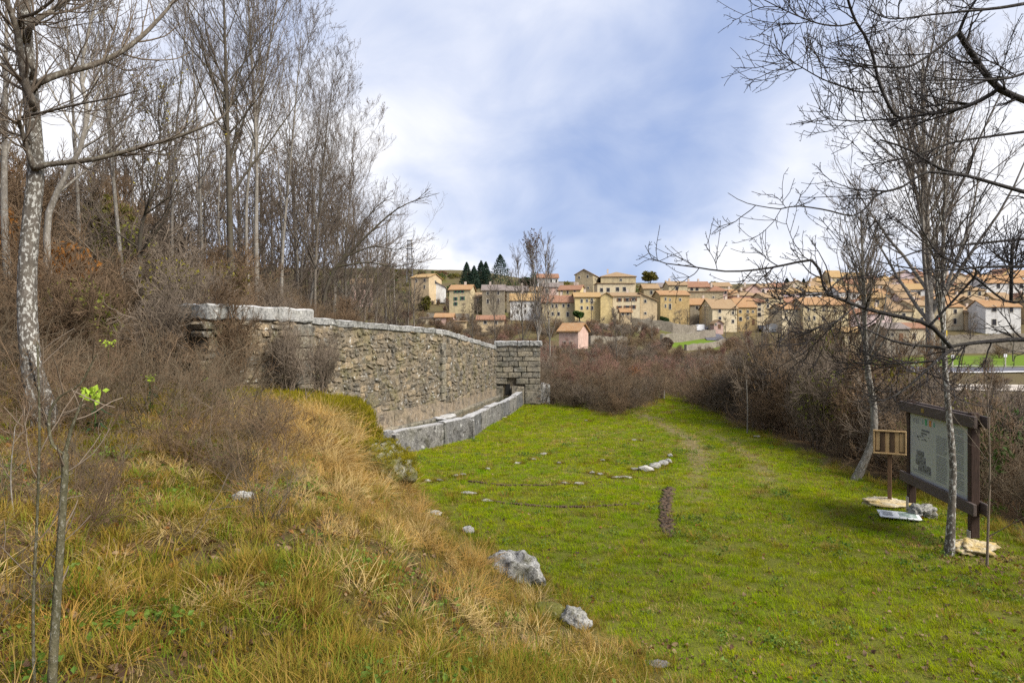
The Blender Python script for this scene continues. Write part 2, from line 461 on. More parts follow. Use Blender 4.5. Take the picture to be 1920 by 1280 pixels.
stone_mat('rubble', (0.11, 0.099, 0.08), (0.245, 0.195, 0.13), (0.35, 0.265, 0.165), 0.9, 0.65, 0.30)
stone_mat('ashlar', (0.17, 0.16, 0.135), (0.27, 0.235, 0.18), (0.33, 0.28, 0.20), 0.5, 0.8, 0.15)
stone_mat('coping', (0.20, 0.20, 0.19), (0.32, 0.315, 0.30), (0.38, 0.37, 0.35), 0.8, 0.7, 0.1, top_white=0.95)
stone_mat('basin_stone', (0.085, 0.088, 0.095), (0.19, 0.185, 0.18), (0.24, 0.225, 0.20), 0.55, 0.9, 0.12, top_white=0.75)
stone_mat('render_slab', (0.20, 0.165, 0.125), (0.32, 0.25, 0.17), (0.28, 0.225, 0.165), 0.3, 0.7, 0.1)
stone_mat('mortar', (0.135, 0.114, 0.083), (0.265, 0.21, 0.14), (0.265, 0.21, 0.14), 0.6, 0.6, 0.3)
stone_mat('limestone', (0.26, 0.255, 0.24), (0.42, 0.41, 0.385), (0.48, 0.46, 0.41), 0.6, 0.85, 0.3, scale=1.8)
stone_mat('limestone_mossy', (0.30, 0.29, 0.26), (0.45, 0.43, 0.38), (0.42, 0.40, 0.35), 0.5, 0.6, 0.95)
stone_mat('limestone_lichen', (0.46, 0.42, 0.33), (0.52, 0.36, 0.10), (0.52, 0.44, 0.28), 0.6, 0.4, 0.0, scale=2.0)

rng = np.random.default_rng(7)
# a block with knocked-off edges: 26 vertices, 24 quads
def block_mesh(name, seed, rnd=0.30, jit=0.07, mat=None):
    r_ = np.random.default_rng(seed); bm = bmesh.new()
    bmesh.ops.create_cube(bm, size=1.0)
    bmesh.ops.subdivide_edges(bm, edges=bm.edges[:], cuts=1, use_grid_fill=True)
    for v in bm.verts:
        c_ = np.array(v.co); k = np.sum(np.abs(c_) > 0.4)
        s_ = {3: 1 - rnd * 0.40, 2: 1 - rnd * 0.16, 1: 1.0}.get(int(k), 1)
        c_ = c_ * s_ + r_.normal(0, jit * 0.5, 3)
        v.co = c_
    me_ = bpy.data.meshes.new(name); bm.to_mesh(me_); bm.free()
    me_.polygons.foreach_set('use_smooth', np.full(len(me_.polygons), True))
    if mat: me_.materials.append(mat)
    return me_
def mesh_arrays(me_):
    V = np.empty(len(me_.vertices) * 3); me_.vertices.foreach_get('co', V)
    return V.reshape(-1, 3), [tuple(p_.vertices) for p_ in me_.polygons if len(p_.vertices) == 4], [tuple(p_.vertices) for p_ in me_.polygons if len(p_.vertices) == 3]
def rubble_mesh(name, seed, mat):
    """irregular stone: ragged polygon outline, face set back to a chamfer, uneven front (front is -Y)"""
    r_ = np.random.default_rng(seed); k = int(r_.integers(6, 9)); a_ = np.sort((np.arange(k) + r_.uniform(-.32, .32, k)) * 2 * math.pi / k)
    ex = r_.uniform(.35, .6); cs, sn = np.cos(a_), np.sin(a_)
    ring = np.stack((np.sign(cs) * np.abs(cs) ** ex, np.sign(sn) * np.abs(sn) ** ex), 1) * r_.uniform(.84, 1.06, (k, 1)) * .5
    rows = [np.c_[ring[:, 0], np.full(k, .5), ring[:, 1]], np.c_[ring[:, 0], -.40 + r_.normal(0, .03, k), ring[:, 1]], np.c_[ring[:, 0] * .80, -.5 + r_.normal(0, .035, k), ring[:, 1] * .78]]
    V = np.vstack(rows + [[(r_.normal(0, .08), -.52 + r_.normal(0, .03), r_.normal(0, .08))]]); q = []
    for j in range(2): q += [(j * k + i, (j + 1) * k + i, (j + 1) * k + (i + 1) % k, j * k + (i + 1) % k) for i in range(k)]
    return mesh_np(name, V, [q, [(2 * k + i, 3 * k, 2 * k + (i + 1) % k) for i in range(k)]], False, [mat])
RUB = [rubble_mesh('stone', 100 + i, MAT['rubble']) for i in range(14)]
def dressed_mesh(name, seed, dims, cham, jit, mat, cuts=2):
    """dressed block of about these dimensions, chamfered and uneven, stored at unit size"""
    r_ = np.random.default_rng(seed); bm = bmesh.new(); bmesh.ops.create_cube(bm, size=1.0)
    for v in bm.verts: v.co = Vector((v.co.x * dims[0], v.co.y * dims[1], v.co.z * dims[2]))
    bmesh.ops.bevel(bm, geom=bm.edges[:], offset=cham, segments=1, affect='EDGES')
    lg = [e_ for e_ in bm.edges if e_.calc_length() > .45 * max(dims)]
    bmesh.ops.subdivide_edges(bm, edges=lg, cuts=cuts, use_grid_fill=True)
    for v in bm.verts: v.co = Vector(((v.co.x + r_.normal(0, jit)) / dims[0], (v.co.y + r_.normal(0, jit)) / dims[1], (v.co.z + r_.normal(0, jit)) / dims[2]))
    bmesh.ops.triangulate(bm, faces=[f for f in bm.faces if len(f.verts) > 4])
    me_ = bpy.data.meshes.new(name); bm.to_mesh(me_); bm.free(); me_.polygons.foreach_set('use_smooth', np.full(len(me_.polygons), False)); me_.materials.append(mat); return me_
ASH = [dressed_mesh('block', 200 + i, (.55, .36, .26), .02, .007, MAT['ashlar'], 1) for i in range(8)]
COP = [dressed_mesh('coping_stone', 300 + i, (1.1, .74, .22), .025, .010, MAT['coping'], 3) for i in range(8)]
SLB = [dressed_mesh('base_slab', 400 + i, (1.3, .3, .64), .006, .003, MAT['render_slab'], 1) for i in range(5)]
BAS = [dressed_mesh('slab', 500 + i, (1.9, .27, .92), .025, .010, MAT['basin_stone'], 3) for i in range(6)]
LED = [dressed_mesh('ledge', 550 + i, (1.5, .3, .3), .02, .008, MAT['ashlar'], 2) for i in range(4)]

def place(me_, name, parent, c, ux, size, tilt=0.0):
    """ux: unit direction along the wall (2D); size = along, through, up"""
    o = link(name, me_, parent)
    M = Matrix(((ux[0], -ux[1], 0), (ux[1], ux[0], 0), (0, 0, 1)))
    M = M @ Matrix.Rotation(tilt, 3, 'Y')
    o.matrix_local = Matrix.Translation(Vector(c)) @ M.to_4x4() @ Matrix.Diagonal((*size, 1))
    return o

# ------------------------------------------------------------------ the fountain wall
W0, W1, W2, W3 = [np.array(p_) for p_ in ((-6.05, 13.6), (-4.88, 16.65), (-2.36, 23.3), (-0.74, 31.7))]
wall = thing('fountain_wall', (0, 0, 0), 'old rubble stone fountain wall with pale coping behind the long trough', 'wall')
stones = []            # (mesh index, centre, ux, size, tilt, area)
def rubble_face(A, B, z0, zt0, zt1, seed, small=1.0):
    r_ = np.random.default_rng(seed); L = np.linalg.norm(B - A); ux = (B - A) / L
    nrm = np.array((ux[1], -ux[0]))                    # towards the lawn
    z = z0
    while z < max(zt0, zt1):
        h = r_.choice((.10, .14, .18, .22, .27), p=(.2, .25, .25, .2, .1)) * r_.uniform(.9, 1.1) * small; u = -r_.uniform(0, 0.2)
        while u < L:
            w = r_.choice((.12, .2, .3, .42, .55), p=(.2, .28, .26, .17, .09)) * r_.uniform(.85, 1.15) * small * (1.2 if h > 0.2 else 1)
            w = min(w, L - u + 0.05)
            um = u + w / 2; top = zt0 + (zt1 - zt0) * um / L
            zz = z + 0.07 * math.sin(um * 1.3 + seed + z) + 0.04 * math.sin(um * 3.1 + 2 * z) + r_.uniform(-.025, .025)
            if zz + h * 0.6 < top and w > 0.06:
                parts = [(um, zz + h / 2, w, h)]
                if h > 0.2 and r_.random() < 0.35: k = r_.uniform(0.35, 0.65); parts = [(um, zz + h * k / 2, w, h * k), (um, zz + h * (k + 1) / 2, w, h * (1 - k))]
                elif w > 0.4 and r_.random() < 0.3: k = r_.uniform(0.3, 0.7); parts = [(u + w * k / 2, zz + h / 2, w * k, h), (u + w * (1 + k) / 2, zz + h / 2, w * (1 - k), h)]
                for (pu, pz, pw, ph) in parts:
                    ph2 = min(ph * r_.uniform(0.9, 1.12), (top - pz) * 2)
                    c_ = A + ux * pu - nrm * (0.163 + r_.uniform(-0.03, 0.022))
                    stones.append((int(r_.integers(14)), (c_[0], c_[1], pz), ux, (pw * r_.uniform(0.95, 1.1), 0.34, ph2), r_.normal(0, 0.13), pw * ph * 400 / (pu + A[1]) ** 2))
            u += w
        z += h * 0.97
    return ux, nrm, L
def core(A, B, z0, zt0, zt1, thick=0.62, off=0.018):
    ux = (B - A) / np.linalg.norm(B - A); nrm = np.array((ux[1], -ux[0]))
    a0, b0 = A - nrm * off, B - nrm * off; a1, b1 = A - nrm * (off + thick), B - nrm * (off + thick)
    V = [(*a0, z0), (*b0, z0), (*b1, z0), (*a1, z0), (*a0, zt0), (*b0, zt1), (*b1, zt1), (*a1, zt0)]
    return V, [(0, 1, 5, 4), (1, 2, 6, 5), (2, 3, 7, 6), (3, 0, 4, 7), (4, 5, 6, 7)]
acc = Acc()
ZT1, ZT2, ZT3 = 3.42, 3.25, 2.62
for A, B, z0, t0, t1 in ((W0, W1, 0.6, 3.5, 3.5), (W1, W2, -0.3, ZT1, ZT2), (W2, W3, -0.3, ZT2, ZT3)):
    V, q = core(A, B, z0, t0 - 0.02, t1 - 0.02); acc.add(V, q=q)
acc.build('core', MAT['mortar'], wall)
rubble_face(W0, W1, 1.3, 3.5, 3.5, 11, 1.25)
u1 = rubble_face(W1, W2, .90, ZT1, ZT2, 12)
u2 = rubble_face(W2, W3, .82, ZT2, ZT3, 13)
stones.sort(key=lambda s_: -s_[5])
for k, c_, ux, sz, tl, _ in stones[:300]:
    place(RUB[k], 'stone', wall, c_, ux, sz, tl)
acc = Acc(); arr = [mesh_arrays(m_) for m_ in RUB]
for k, c_, ux, sz, tl, _ in stones[300:]:
    V, q, t3 = arr[k]; V = V * np.array(sz)
    M = np.array(((ux[0], -ux[1], 0), (ux[1], ux[0], 0), (0, 0, 1)))
    T = np.array(((math.cos(tl), 0, math.sin(tl)), (0, 1, 0), (-math.sin(tl), 0, math.cos(tl))))
    acc.add(V @ T.T @ M.T + np.array(c_), q=q, t=t3)
o = acc.build('small_stones', MAT['rubble'], wall, False); o['kind'] = 'stuff'
r_ = np.random.default_rng(5)
def slab_run(meshes, name, parent, A, B, zc0, zc1, through, height, lmin, lmax, off, seed, gap=0.015):
    """blocks laid end to end along A-B, centre height from zc0 to zc1"""
    q_ = np.random.default_rng(seed); L = np.linalg.norm(B - A); ux = (B - A) / L; nrm = np.array((ux[1], -ux[0]))
    u = 0.0; tilt = -math.atan2(zc1 - zc0, L)
    while u < L - 0.01:
        w = q_.uniform(lmin, lmax)
        if L - u - w < lmin * 0.6: w = L - u
        t_ = (u + w / 2) / L; c_ = A + ux * (u + w / 2) - nrm * (off + q_.uniform(-0.015, 0.015))
        place(meshes[int(q_.integers(len(meshes)))], name, parent, (c_[0], c_[1], zc0 + (zc1 - zc0) * t_ + q_.uniform(-0.012, 0.012)), ux, (w - gap, through * q_.uniform(0.97, 1.03), height * q_.uniform(0.95, 1.05)), tilt)
        u += w
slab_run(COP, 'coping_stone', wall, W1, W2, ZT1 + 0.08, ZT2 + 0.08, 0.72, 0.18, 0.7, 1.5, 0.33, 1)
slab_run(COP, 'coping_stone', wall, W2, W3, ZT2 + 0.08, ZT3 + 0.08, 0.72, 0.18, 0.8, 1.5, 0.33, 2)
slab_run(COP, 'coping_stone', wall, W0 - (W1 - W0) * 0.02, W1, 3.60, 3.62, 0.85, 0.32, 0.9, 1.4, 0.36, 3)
slab_run(SLB, 'base_slab', wall, W1, W2, 0.66, 0.66, 0.3, 0.56, 0.7, 1.5, 0.13, 4, 0.02)
slab_run(SLB, 'base_slab', wall, W2, W3, 0.62, 0.60, 0.3, 0.46, 0.7, 1.5, 0.14, 5, 0.02)
# dressed corner of the left pier
dirp = (W1 - W0) / np.linalg.norm(W1 - W0); nrp = np.array((dirp[1], -dirp[0]))
for i in range(9):
    c_ = W1 - dirp * (0.24 if i % 2 else 0.36) - nrp * 0.28
    place(ASH[i % 8], 'quoin', wall, (c_[0], c_[1], 0.95 + i * 0.29), dirp, (0.5 if i % 2 else 0.74, 0.66, 0.28))
# edge stones where the wall bends
for i in range(8):
    place(ASH[(i * 3) % 8], 'corner_stone', wall, (W2[0] - 0.12, W2[1] + 0.02, 1.12 + i * 0.245), u2[0], (0.34 + 0.1 * (i % 2), 0.36, 0.235))

# ------------------------------------------------------------------ end pier (faces the camera)
pier = thing('end_pier', (0.3, 32.2, 0), 'squared stone end pier with flat pale cap at the far end of the trough', 'pier')
pu = np.array((1.0, 0.0))
acc = Acc(); acc.box((-0.02, 0.36, 1.2), (2.08, 0.5, 2.9)); acc.build('core', MAT['mortar'], pier)
r_ = np.random.default_rng(21); z = 0.98
for k in range(7):
    h = (0.30, 0.26, 0.27, 0.25, 0.22, 0.24, 0.26)[k]; u = -1.12 + (0.0 if k % 2 else -0.08)
    while u < 1.03:
        w = r_.uniform(0.38, 0.75); w = (1.04 - u) if 1.04 - (u + w) < 0.3 else w
        if not (k == 0 and -0.62 < u + w / 2 < -0.30):
            place(ASH[int(r_.integers(8))], 'block', pier, (u + w / 2, 0.10 + r_.uniform(-0.02, 0.02), z + h / 2), pu, (w - 0.025, 0.36, h - 0.03))
        u += w
    z += h
for i, (a, b) in enumerate(((-1.15, -0.05), (-0.03, 0.52), (0.54, 1.12))):
    place(COP[i], 'coping_stone', pier, ((a + b) / 2, 0.22, z + 0.12), pu, (b - a, 0.78, 0.23))
for i, (a, b, zz, h) in enumerate(((0.30, 1.06, 0.34, 0.60), (-0.32, 0.28, 0.45, 0.85), (0.30, 1.06, 0.80, 0.34), (-1.1, -0.72, 0.45, 0.9))):
    place(ASH[i + 2], 'block', pier, ((a + b) / 2, 0.12, zz), pu, (b - a - 0.02, 0.4, h))
place(COP[5], 'plinth', pier, (1.28, 0.75, 0.45), pu, (0.46, 1.2, 1.0))
acc = Acc(); acc.box((-0.5, 0.12, 0.75), (0.22, 0.12, 0.5)); acc.build('opening_shade', plain('hollow_shade_black', (0.012, 0.011, 0.01)), pier)  # solid near-black block: the shade inside the pier's opening, put in as colour

# ------------------------------------------------------------------ trough
trough = thing('stone_trough', (-1.3, 21.2, 0), 'long bent watering trough of weathered grey stone slabs', 'trough')
TP = [np.array(p_) for p_ in ((-4.35, 16.3), (-3.72, 17.15), (-3.1, 17.95), (-1.97, 19.85), (-1.31, 21.2), (-1.02, 22.9), (-0.80, 24.4), (-0.42, 26.2), (-0.10, 27.7), (0.20, 29.6), (0.50, 32.0))]
off = np.array((-1.3, 21.2))
for i in range(len(TP) - 1):
    A, B = TP[i] - off, TP[i + 1] - off; L = np.linalg.norm(B - A); ux = (B - A) / L; nrm = np.array((ux[1], -ux[0]))
    c_ = (A + B) / 2 - nrm * 0.13
    place(BAS[i % 6], 'slab', trough, (c_[0], c_[1], 0.19 + 0.02 * math.sin(i * 2.3)), ux, (L - 0.02, 0.27, 0.92), 0.006 * math.sin(i * 3.1))
for i, k in enumerate((2, 4)):       # upright posts at two joints
    A = TP[k] - off; ux = unit(TP[k + 1] - TP[k]); nrm = np.array((ux[1], -ux[0]))
    place(BAS[i + 2], 'joint_post', trough, (*(A + nrm * 0.03), 0.15), ux, (0.17, 0.2, 0.86))
# ledge along the foot of the wall, bottom slab, divider
def poly_strip(Aline, Bline, z):
    a_ = resample(np.array(Aline), 20, False); b_ = resample(np.array(Bline), 20, False)
    V = np.concatenate((np.c_[a_, np.full(20, z)], np.c_[b_, np.full(20, z)]))
    return V, [(i, i + 20, i + 21, i + 1) for i in range(19)]
inner = [W1 + (0.15, -0.05), W2 + (0.05, 0), W3 + (0.1, 0.2)]
slab_run(LED, 'ledge', trough, W1 - off, W2 - off, 0.38, 0.38, 0.26, 0.22, 1.0, 1.8, -0.10, 8)
slab_run(LED, 'ledge', trough, W2 - off, W3 - off, 0.38, 0.38, 0.22, 0.22, 1.2, 2.0, -0.08, 9)
DIVIDER = [(822, 778, .5, .3), (838, 774, .7, .42)]
V, q = poly_strip([p_ for p_ in TP[1:]], inner, 0.02)
link('bottom', mesh_np('bottom', V - np.array((*off, 0)), [q], False, [MAT['mortar']]), trough)
n = NT('still_water'); n.inp('Base Color', n.mix(n.noise(1.5, 5), (0.010, 0.014, 0.008), (0.045, 0.05, 0.02))); n.inp('Roughness', 0.06); n.inp('Specular IOR Level', 0.5)
n.bump(n.noise(6.0, 3), 0.08, 0.01)
V, q = poly_strip([p_ - np.array((0.12, 0)) for p_ in TP[1:]], inner, 0.43)
set_props(link('water', mesh_np('water', V, [q], False, [n.m])), kind='structure')

# ------------------------------------------------------------------ boulders and loose stones
def rock_mesh(name, seed, sub=3, amp=0.28, flat=0.6, mat=None):
    r_ = np.random.default_rng(seed); bm = bmesh.new(); bmesh.ops.create_icosphere(bm, subdivisions=sub, radius=0.5)
    V = np.array([v.co for v in bm.verts]); D = unit(V)
    for _ in range(9):                                # knock planes off
        p_ = unit(r_.normal(0, 1, 3)); k = r_.uniform(0.30, 0.46); d_ = V @ p_ - k
        V = np.where(d_[:, None] > 0, V - d_[:, None] * p_ * 0.85, V)
    for f_ in (3.0, 6.5, 13.0):
        w_ = r_.normal(0, f_, (3, 3)); ph = r_.uniform(0, 6.28, 3)
        V = V + D * (np.sin(D @ w_ + ph).prod(1) * amp * 1.2 / f_)[:, None]
    V[:, 2] *= flat
    for v, c_ in zip(bm.verts, V): v.co = c_
    me_ = bpy.data.meshes.new(name); bm.to_mesh(me_); bm.free()
    me_.polygons.foreach_set('use_smooth', np.full(len(me_.polygons), True))
    if mat: me_.materials.append(mat)
    return me_
def rock(name, px, py, size, seed, mat, label, sink=0.3, flat=0.6, rz=0.0, sub=3, tilt=(0, 0), z=None, cat='rock', group=None, amp=0.28):
    g_ = ground_px(px, py, 0.0)
    if z is None:
        for _ in range(12): g_ = ground_px(px, py, h1p(g_[0], g_[1]) * 0.7 + g_[2] * 0.3)
        z = h1p(g_[0], g_[1])
    else: g_ = ground_px(px, py, z)
    o = link(name, rock_mesh(name, seed, sub, amp, flat, mat))
    o.location = (g_[0], g_[1], z + size[2] * (0.5 * flat - sink)); o.scale = size; o.rotation_euler = (tilt[0], tilt[1], rz)
    ROCKS.append(o)
    return set_props(o, label, cat, group)
ROCKS = []
rock('boulder', 968, 1082, (0.80, 0.46, 0.85), 3, MAT['limestone'], 'grey white boulder with dark cracked end at the foot of the bank', 0.2, 0.6, -0.5, 4)
rock('boulder', 1078, 1172, (0.34, 0.28, 0.5), 8, MAT['limestone'], 'smaller rounded grey boulder nearest the bottom of the bank', 0.22, 0.6, -0.4, 4)
rock('boulder', 1028, 1152, (0.42, 0.26, 0.34), 9, MAT['limestone_mossy'], 'low moss covered rock beside the smaller grey boulder', 0.2, 0.6, -0.3)
rock('boulder', 716, 893, (1.15, 1.0, 1.6), 14, MAT['limestone_mossy'], 'large mossy boulder at the end of the grassy mound beside the trough', 0.2, 0.6, 0.6, 4)
rock('boulder', 680, 868, (.9, .8, 1.2), 16, MAT['limestone_mossy'], 'mossy rock on the mound top just above the trough end', 0.1, 0.6, 0.2, 4)
rock('rock', 878, 1000, (0.20, 0.16, 0.28), 22, MAT['limestone'], 'small pale upright rock on the bank edge above the grey boulder', 0.1, 0.6)
rock('rock', 810, 962, (0.55, 0.22, 0.16), 23, MAT['limestone'], 'flat pale rock sunk into the bank edge below the mossy boulder', 0.2, 0.6, -0.6)
rock('rock', 455, 940, (0.22, 0.18, 0.25), 24, MAT['limestone'], 'small grey rock among dry grass on the mound', 0.1, 0.6)
rock('rock', 1232, 1246, (0.30, 0.16, 0.10), 25, plain('purple_grey_stone', (0.16, 0.145, 0.15), 0.9), 'flat purple grey stone flush with the grass near the bottom edge', 0.2, 0.6, 0.2)
row = [(1212, 884, .40, .24, .30), (1229, 878, .36, .26, .30), (1243, 872, .34, .24, .28), (1253, 868, .22, .18, .22), (1257, 857, .20, .16, .22), (1190, 881, .26, .2, .12)]
for i, (a, b, sx, sy, sz) in enumerate(row):
    rock('kerb_stone', a, b, (sx, sy, sz), 40 + i, MAT['limestone'], ['largest white stone at the front of the short stone row in the lawn', 'second white stone of the short stone row in the lawn', 'third white stone of the short stone row in the lawn', 'fourth white stone near the back of the short stone row', 'small grey stone set apart at the back end of the stone row', 'low flat stone beside the front of the short stone row'][i], 0.12, 0.6, 0.4 * i, group='white stones in a short row on the lawn')
flat_ = [(1168, 896, .52, .16, 'long flat pale stone lying just in front of the stone row'), (1085, 908, .28, .16, 'flat pale stone in the middle of the lawn'), (1058, 907, .24, .12, 'thin pale stone beside the flat stone mid lawn'),
         (868, 891, .22, .14, 'pale flat stone second nearest the trough in the lawn arc'), (914, 880, .20, .14, 'small white stone third in the lawn arc'), (856, 893, .26, .10, 'thin flat stone beside the second stone of the arc'), (880, 926, .44, .16, 'broad flat tan stone near the mound edge of the lawn'),
         (912, 940, .26, .12, 'small tan stone at the near end of the thin rut'), (802, 903, .20, .13, 'small stone in the lawn nearest the mossy boulder'), (824, 901, .2, .1, 'thin stone next to the stone nearest the mossy boulder'), (1020, 852, .3, .16, 'dark grey stone in the far part of the lawn arc'),
         (1000, 862, .22, .12, 'flat grey stone beside the dark stone of the lawn arc'), (970, 869, .26, .1, 'thin sunken stone midway along the lawn arc'), (1130, 864, .2, .12, 'small pale stone left of the stone row'), (1125, 890, .16, .1, 'tiny pale stone between lawn middle and stone row'),
         (1110, 887, .16, .1, 'tiny pale stone left of the tiny stone by the row'), (1190, 826, .24, .14, 'pale stone in the brown patch of lawn beyond the row'), (1202, 826, .14, .1, 'small stone right of the pale stone in the brown patch'), (1048, 869, .16, .08, 'tiny flat stone in the lawn below the dark stone'),
         (1422, 819, .34, .2, 'white stone at the right edge of the lawn under the brush'), (1238, 745, .5, .3, 'pale stone by the marker post where the track ends'), (1100, 789, .2, .14, 'small pale stone on the lawn crest near the far pier'), (946, 783, .30, .2, 'tan stone at the foot of the trough far end'), (930, 788, .22, .16, 'small tan stone against the trough slabs')]
for i, (a, b, sx, sy, lb) in enumerate(flat_):
    rock('stone', a, b, (sx, sy, 0.13), 60 + i, MAT['limestone'], lb, 0.18, 0.6, 0.5 * math.sin(i * 2.7), sub=2, group='loose stones in the lawn', cat='stone')

for i, (px_, py_, sx, sz) in enumerate(DIVIDER):
    g_ = ground_px(px_, py_, .58); o = link('divider_stone', rock_mesh('divider_stone', 130 + i, 3, .3, .6, MAT['basin_stone']), trough); o.location = (g_[0] - off[0], g_[1] - off[1], .44); o.scale = (sx, sx * .7, sz); o.rotation_euler = (0, 0, .5 * i)
# ------------------------------------------------------------------ bark
def bark(name, c1, c2, blotch=None, moss=0.0, sc=1.0, bt=(0.56, 0.62)):
    n = NT(name)
    v = n.scaled(n.pos(), (1, 1, 0.55))
    f = n.noise(7 * sc, 6, 0.65, v); g = n.noise(30 * sc, 4, 0.6, v)
    c = n.mix(n.ramp(f, [(0.32, 0.0), (0.68, 1.0)]), c1, c2)
    c = n.mix(0.4, c, n.ramp(g, [(0.3, (0.5, 0.5, 0.5)), (0.7, (1.3, 1.3, 1.3))]), 'MULTIPLY')
    if blotch:
        c = n.mix(n.ramp(n.noise(30 * sc, 5, 0.65, v, 0.3), [(bt[0], 0.0), (bt[1], 1.0)]), c, blotch)
    if moss:
        up = n.ramp(n.nz(), [(-0.2, 0.2), (0.7, 1.0)])
        c = n.mix(n.math('MULTIPLY', n.math('MULTIPLY', up, n.ramp(n.noise(4 * sc, 4), [(0.45, 0.0), (0.65, 1.0)])), moss), c, (0.085, 0.080, 0.02))
    n.inp('Base Color', c); n.inp('Roughness', 0.9); n.inp('Specular IOR Level', 0.15); n.bump(n.math('ADD', f, n.math('MULTIPLY', g, 0.4)), 0.8, 0.02)
    MAT[name] = n.m; return n.m
bark('bark_mottled', (0.075, 0.064, 0.052), (0.15, 0.13, 0.108), (0.40, 0.39, 0.355), 0.25, 1.0, (0.52, 0.58))
bark('bark_pale', (0.16, 0.14, 0.115), (0.25, 0.225, 0.19), (0.34, 0.32, 0.29), 0.35)
bark('bark_grey', (0.13, 0.115, 0.095), (0.22, 0.20, 0.17), (0.34, 0.33, 0.30), 0.45)
bark('bark_dark', (0.055, 0.045, 0.035), (0.10, 0.085, 0.065), None, 0.8)
bark('bark_black', (0.022, 0.019, 0.018), (0.055, 0.05, 0.048), (0.20, 0.20, 0.19), 0.15, 1.2, (0.62, 0.68))
bark('bark_branch', (0.085, 0.07, 0.055), (0.15, 0.125, 0.10), (0.24, 0.225, 0.19), 0.35)
def twig(name, c1, c2, sc=0.8):
    n = NT(name); c = n.mix(n.rand(), c1, c2); c = n.mix(n.ramp(n.noise(sc, 3), [(0.35, 0.0), (0.65, 0.8)]), c, tuple(k * 1.5 for k in c2))
    n.inp('Base Color', c); n.inp('Roughness', 0.85); n.inp('Specular IOR Level', 0.15); MAT[name] = n.m; return n.m
twig('twig_grey', (0.092, 0.070, 0.050), (0.148, 0.116, 0.086))
twig('twig_brush', (0.072, 0.054, 0.034), (0.118, 0.090, 0.058))
twig('twig_brown', (0.090, 0.058, 0.034), (0.148, 0.10, 0.060))
twig('twig_red', (0.145, 0.078, 0.058), (0.20, 0.115, 0.085))
twig('twig_tree', (0.068, 0.051, 0.037), (0.11, 0.086, 0.064))
twig('twig_black', (0.020, 0.017, 0.016), (0.035, 0.030, 0.028))
bark('sapling_bark', (0.065, 0.062, 0.034), (0.13, 0.115, 0.07), (0.20, 0.19, 0.15), .2, 3.0)
def leafm(name, c1, c2, trans=0.3, rough=0.6):
    n = NT(name); c = n.mix(n.rand(), c1, c2); c = n.mix(0.45, c, n.ramp(n.noise(3.0, 3), [(0.3, (0.55, 0.55, 0.55)), (0.7, (1.35, 1.35, 1.35))]), 'MULTIPLY')
    n.inp('Base Color', c); n.inp('Roughness', rough); n.inp('Specular IOR Level', 0.2); n.translucent(c, trans); MAT[name] = n.m; return n.m
leafm('leaf_orange', (0.28, 0.115, 0.02), (0.19, 0.085, 0.03))
leafm('leaf_brown', (0.15, 0.075, 0.035), (0.09, 0.055, 0.035))
leafm('leaf_tan', (0.30, 0.20, 0.11), (0.20, 0.13, 0.075))
leafm('leaf_yellow', (0.30, 0.24, 0.03), (0.18, 0.19, 0.03))
leafm('leaf_green', (0.045, 0.085, 0.018), (0.075, 0.12, 0.02))
leafm('leaf_lime', (0.42, 0.55, 0.04), (0.34, 0.48, 0.05))
leafm('leaf_dark', (0.018, 0.040, 0.014), (0.035, 0.065, 0.018), 0.15)
leafm('leaf_olive', (0.09, 0.085, 0.015), (0.14, 0.12, 0.018), 0.2)
leafm('needle', (0.016, 0.035, 0.022), (0.028, 0.052, 0.030), 0.1)

# ------------------------------------------------------------------ branching
def grow_level(rng, Pn, Rn, sp):
    N, n, _ = Pn.shape; k = sp['n']
    t = rng.uniform(*sp.get('t', (0.2, 1.0)), (N, k)); t = np.clip(t, 0, 0.999)
    fi = t * (n - 1); b = fi.astype(int); fr = (fi - b)[..., None]; ii = np.arange(N)[:, None]
    p0 = Pn[ii, b]; p1 = Pn[ii, b + 1]; pos = p0 + (p1 - p0) * fr; tan = unit(p1 - p0)
    rad = Rn[ii, b] + (Rn[ii, b + 1] - Rn[ii, b]) * fr[..., 0]
    rv = unit(np.cross(tan, rng.normal(0, 1, tan.shape)))
    if sp.get('flat'): rv[..., 2] *= sp['flat']; rv = unit(rv)
    a = np.radians(rng.uniform(*sp['ang'], (N, k)))[..., None]
    d = unit(tan * np.cos(a) + rv * np.sin(a))
    L = rng.uniform(*sp['len'], (N, k)) * (1 - sp.get('tap', 0.5) * t)
    if 'plen' in sp:                                   # length relative to the parent
        pl = np.linalg.norm(np.diff(Pn, axis=1), axis=2).sum(1); L = L * pl[:, None]
    r0 = np.maximum(rad * sp.get('rr', 0.55), sp['rmin'] * 1.3)
    pos, d, L, r0 = pos.reshape(-1, 3), d.reshape(-1, 3), L.ravel(), r0.ravel()
    m_ = sp['np']; out = np.empty((len(pos), m_, 3)); out[:, 0] = pos; step = (L / (m_ - 1))[:, None]
    up = np.array((0, 0, sp.get('up', 0.2)))
    for i in range(1, m_):
        d = unit(d + rng.normal(0, sp.get('wan', 0.12), d.shape) + up)
        out[:, i] = out[:, i - 1] + d * step
    tt = np.linspace(0, 1, m_)[None]
    return out, r0[:, None] * (1 - tt) + sp['rmin'] * tt
def grow(rng, Pn, Rn, specs):
    lv = [(Pn, Rn)]
    for sp in specs: lv.append(grow_level(rng, *lv[sp.get('from', -1)], sp))
    return lv
def limbs(paths, n=16):
    """paths: list of (points (k,3), r0, r1) -> arrays"""
    Pn = np.stack([resample(p_, n) for p_, _, _ in paths])
    Rn = np.stack([np.linspace(a, b, n) for _, a, b in paths])
    return Pn, Rn
def branch_mesh(name, lv, sides, mat):
    acc = Acc()
    for (Pn, Rn), s_ in zip(lv, sides): tubes(acc, Pn, Rn, s_)
    return acc.mesh(name, True, mat)
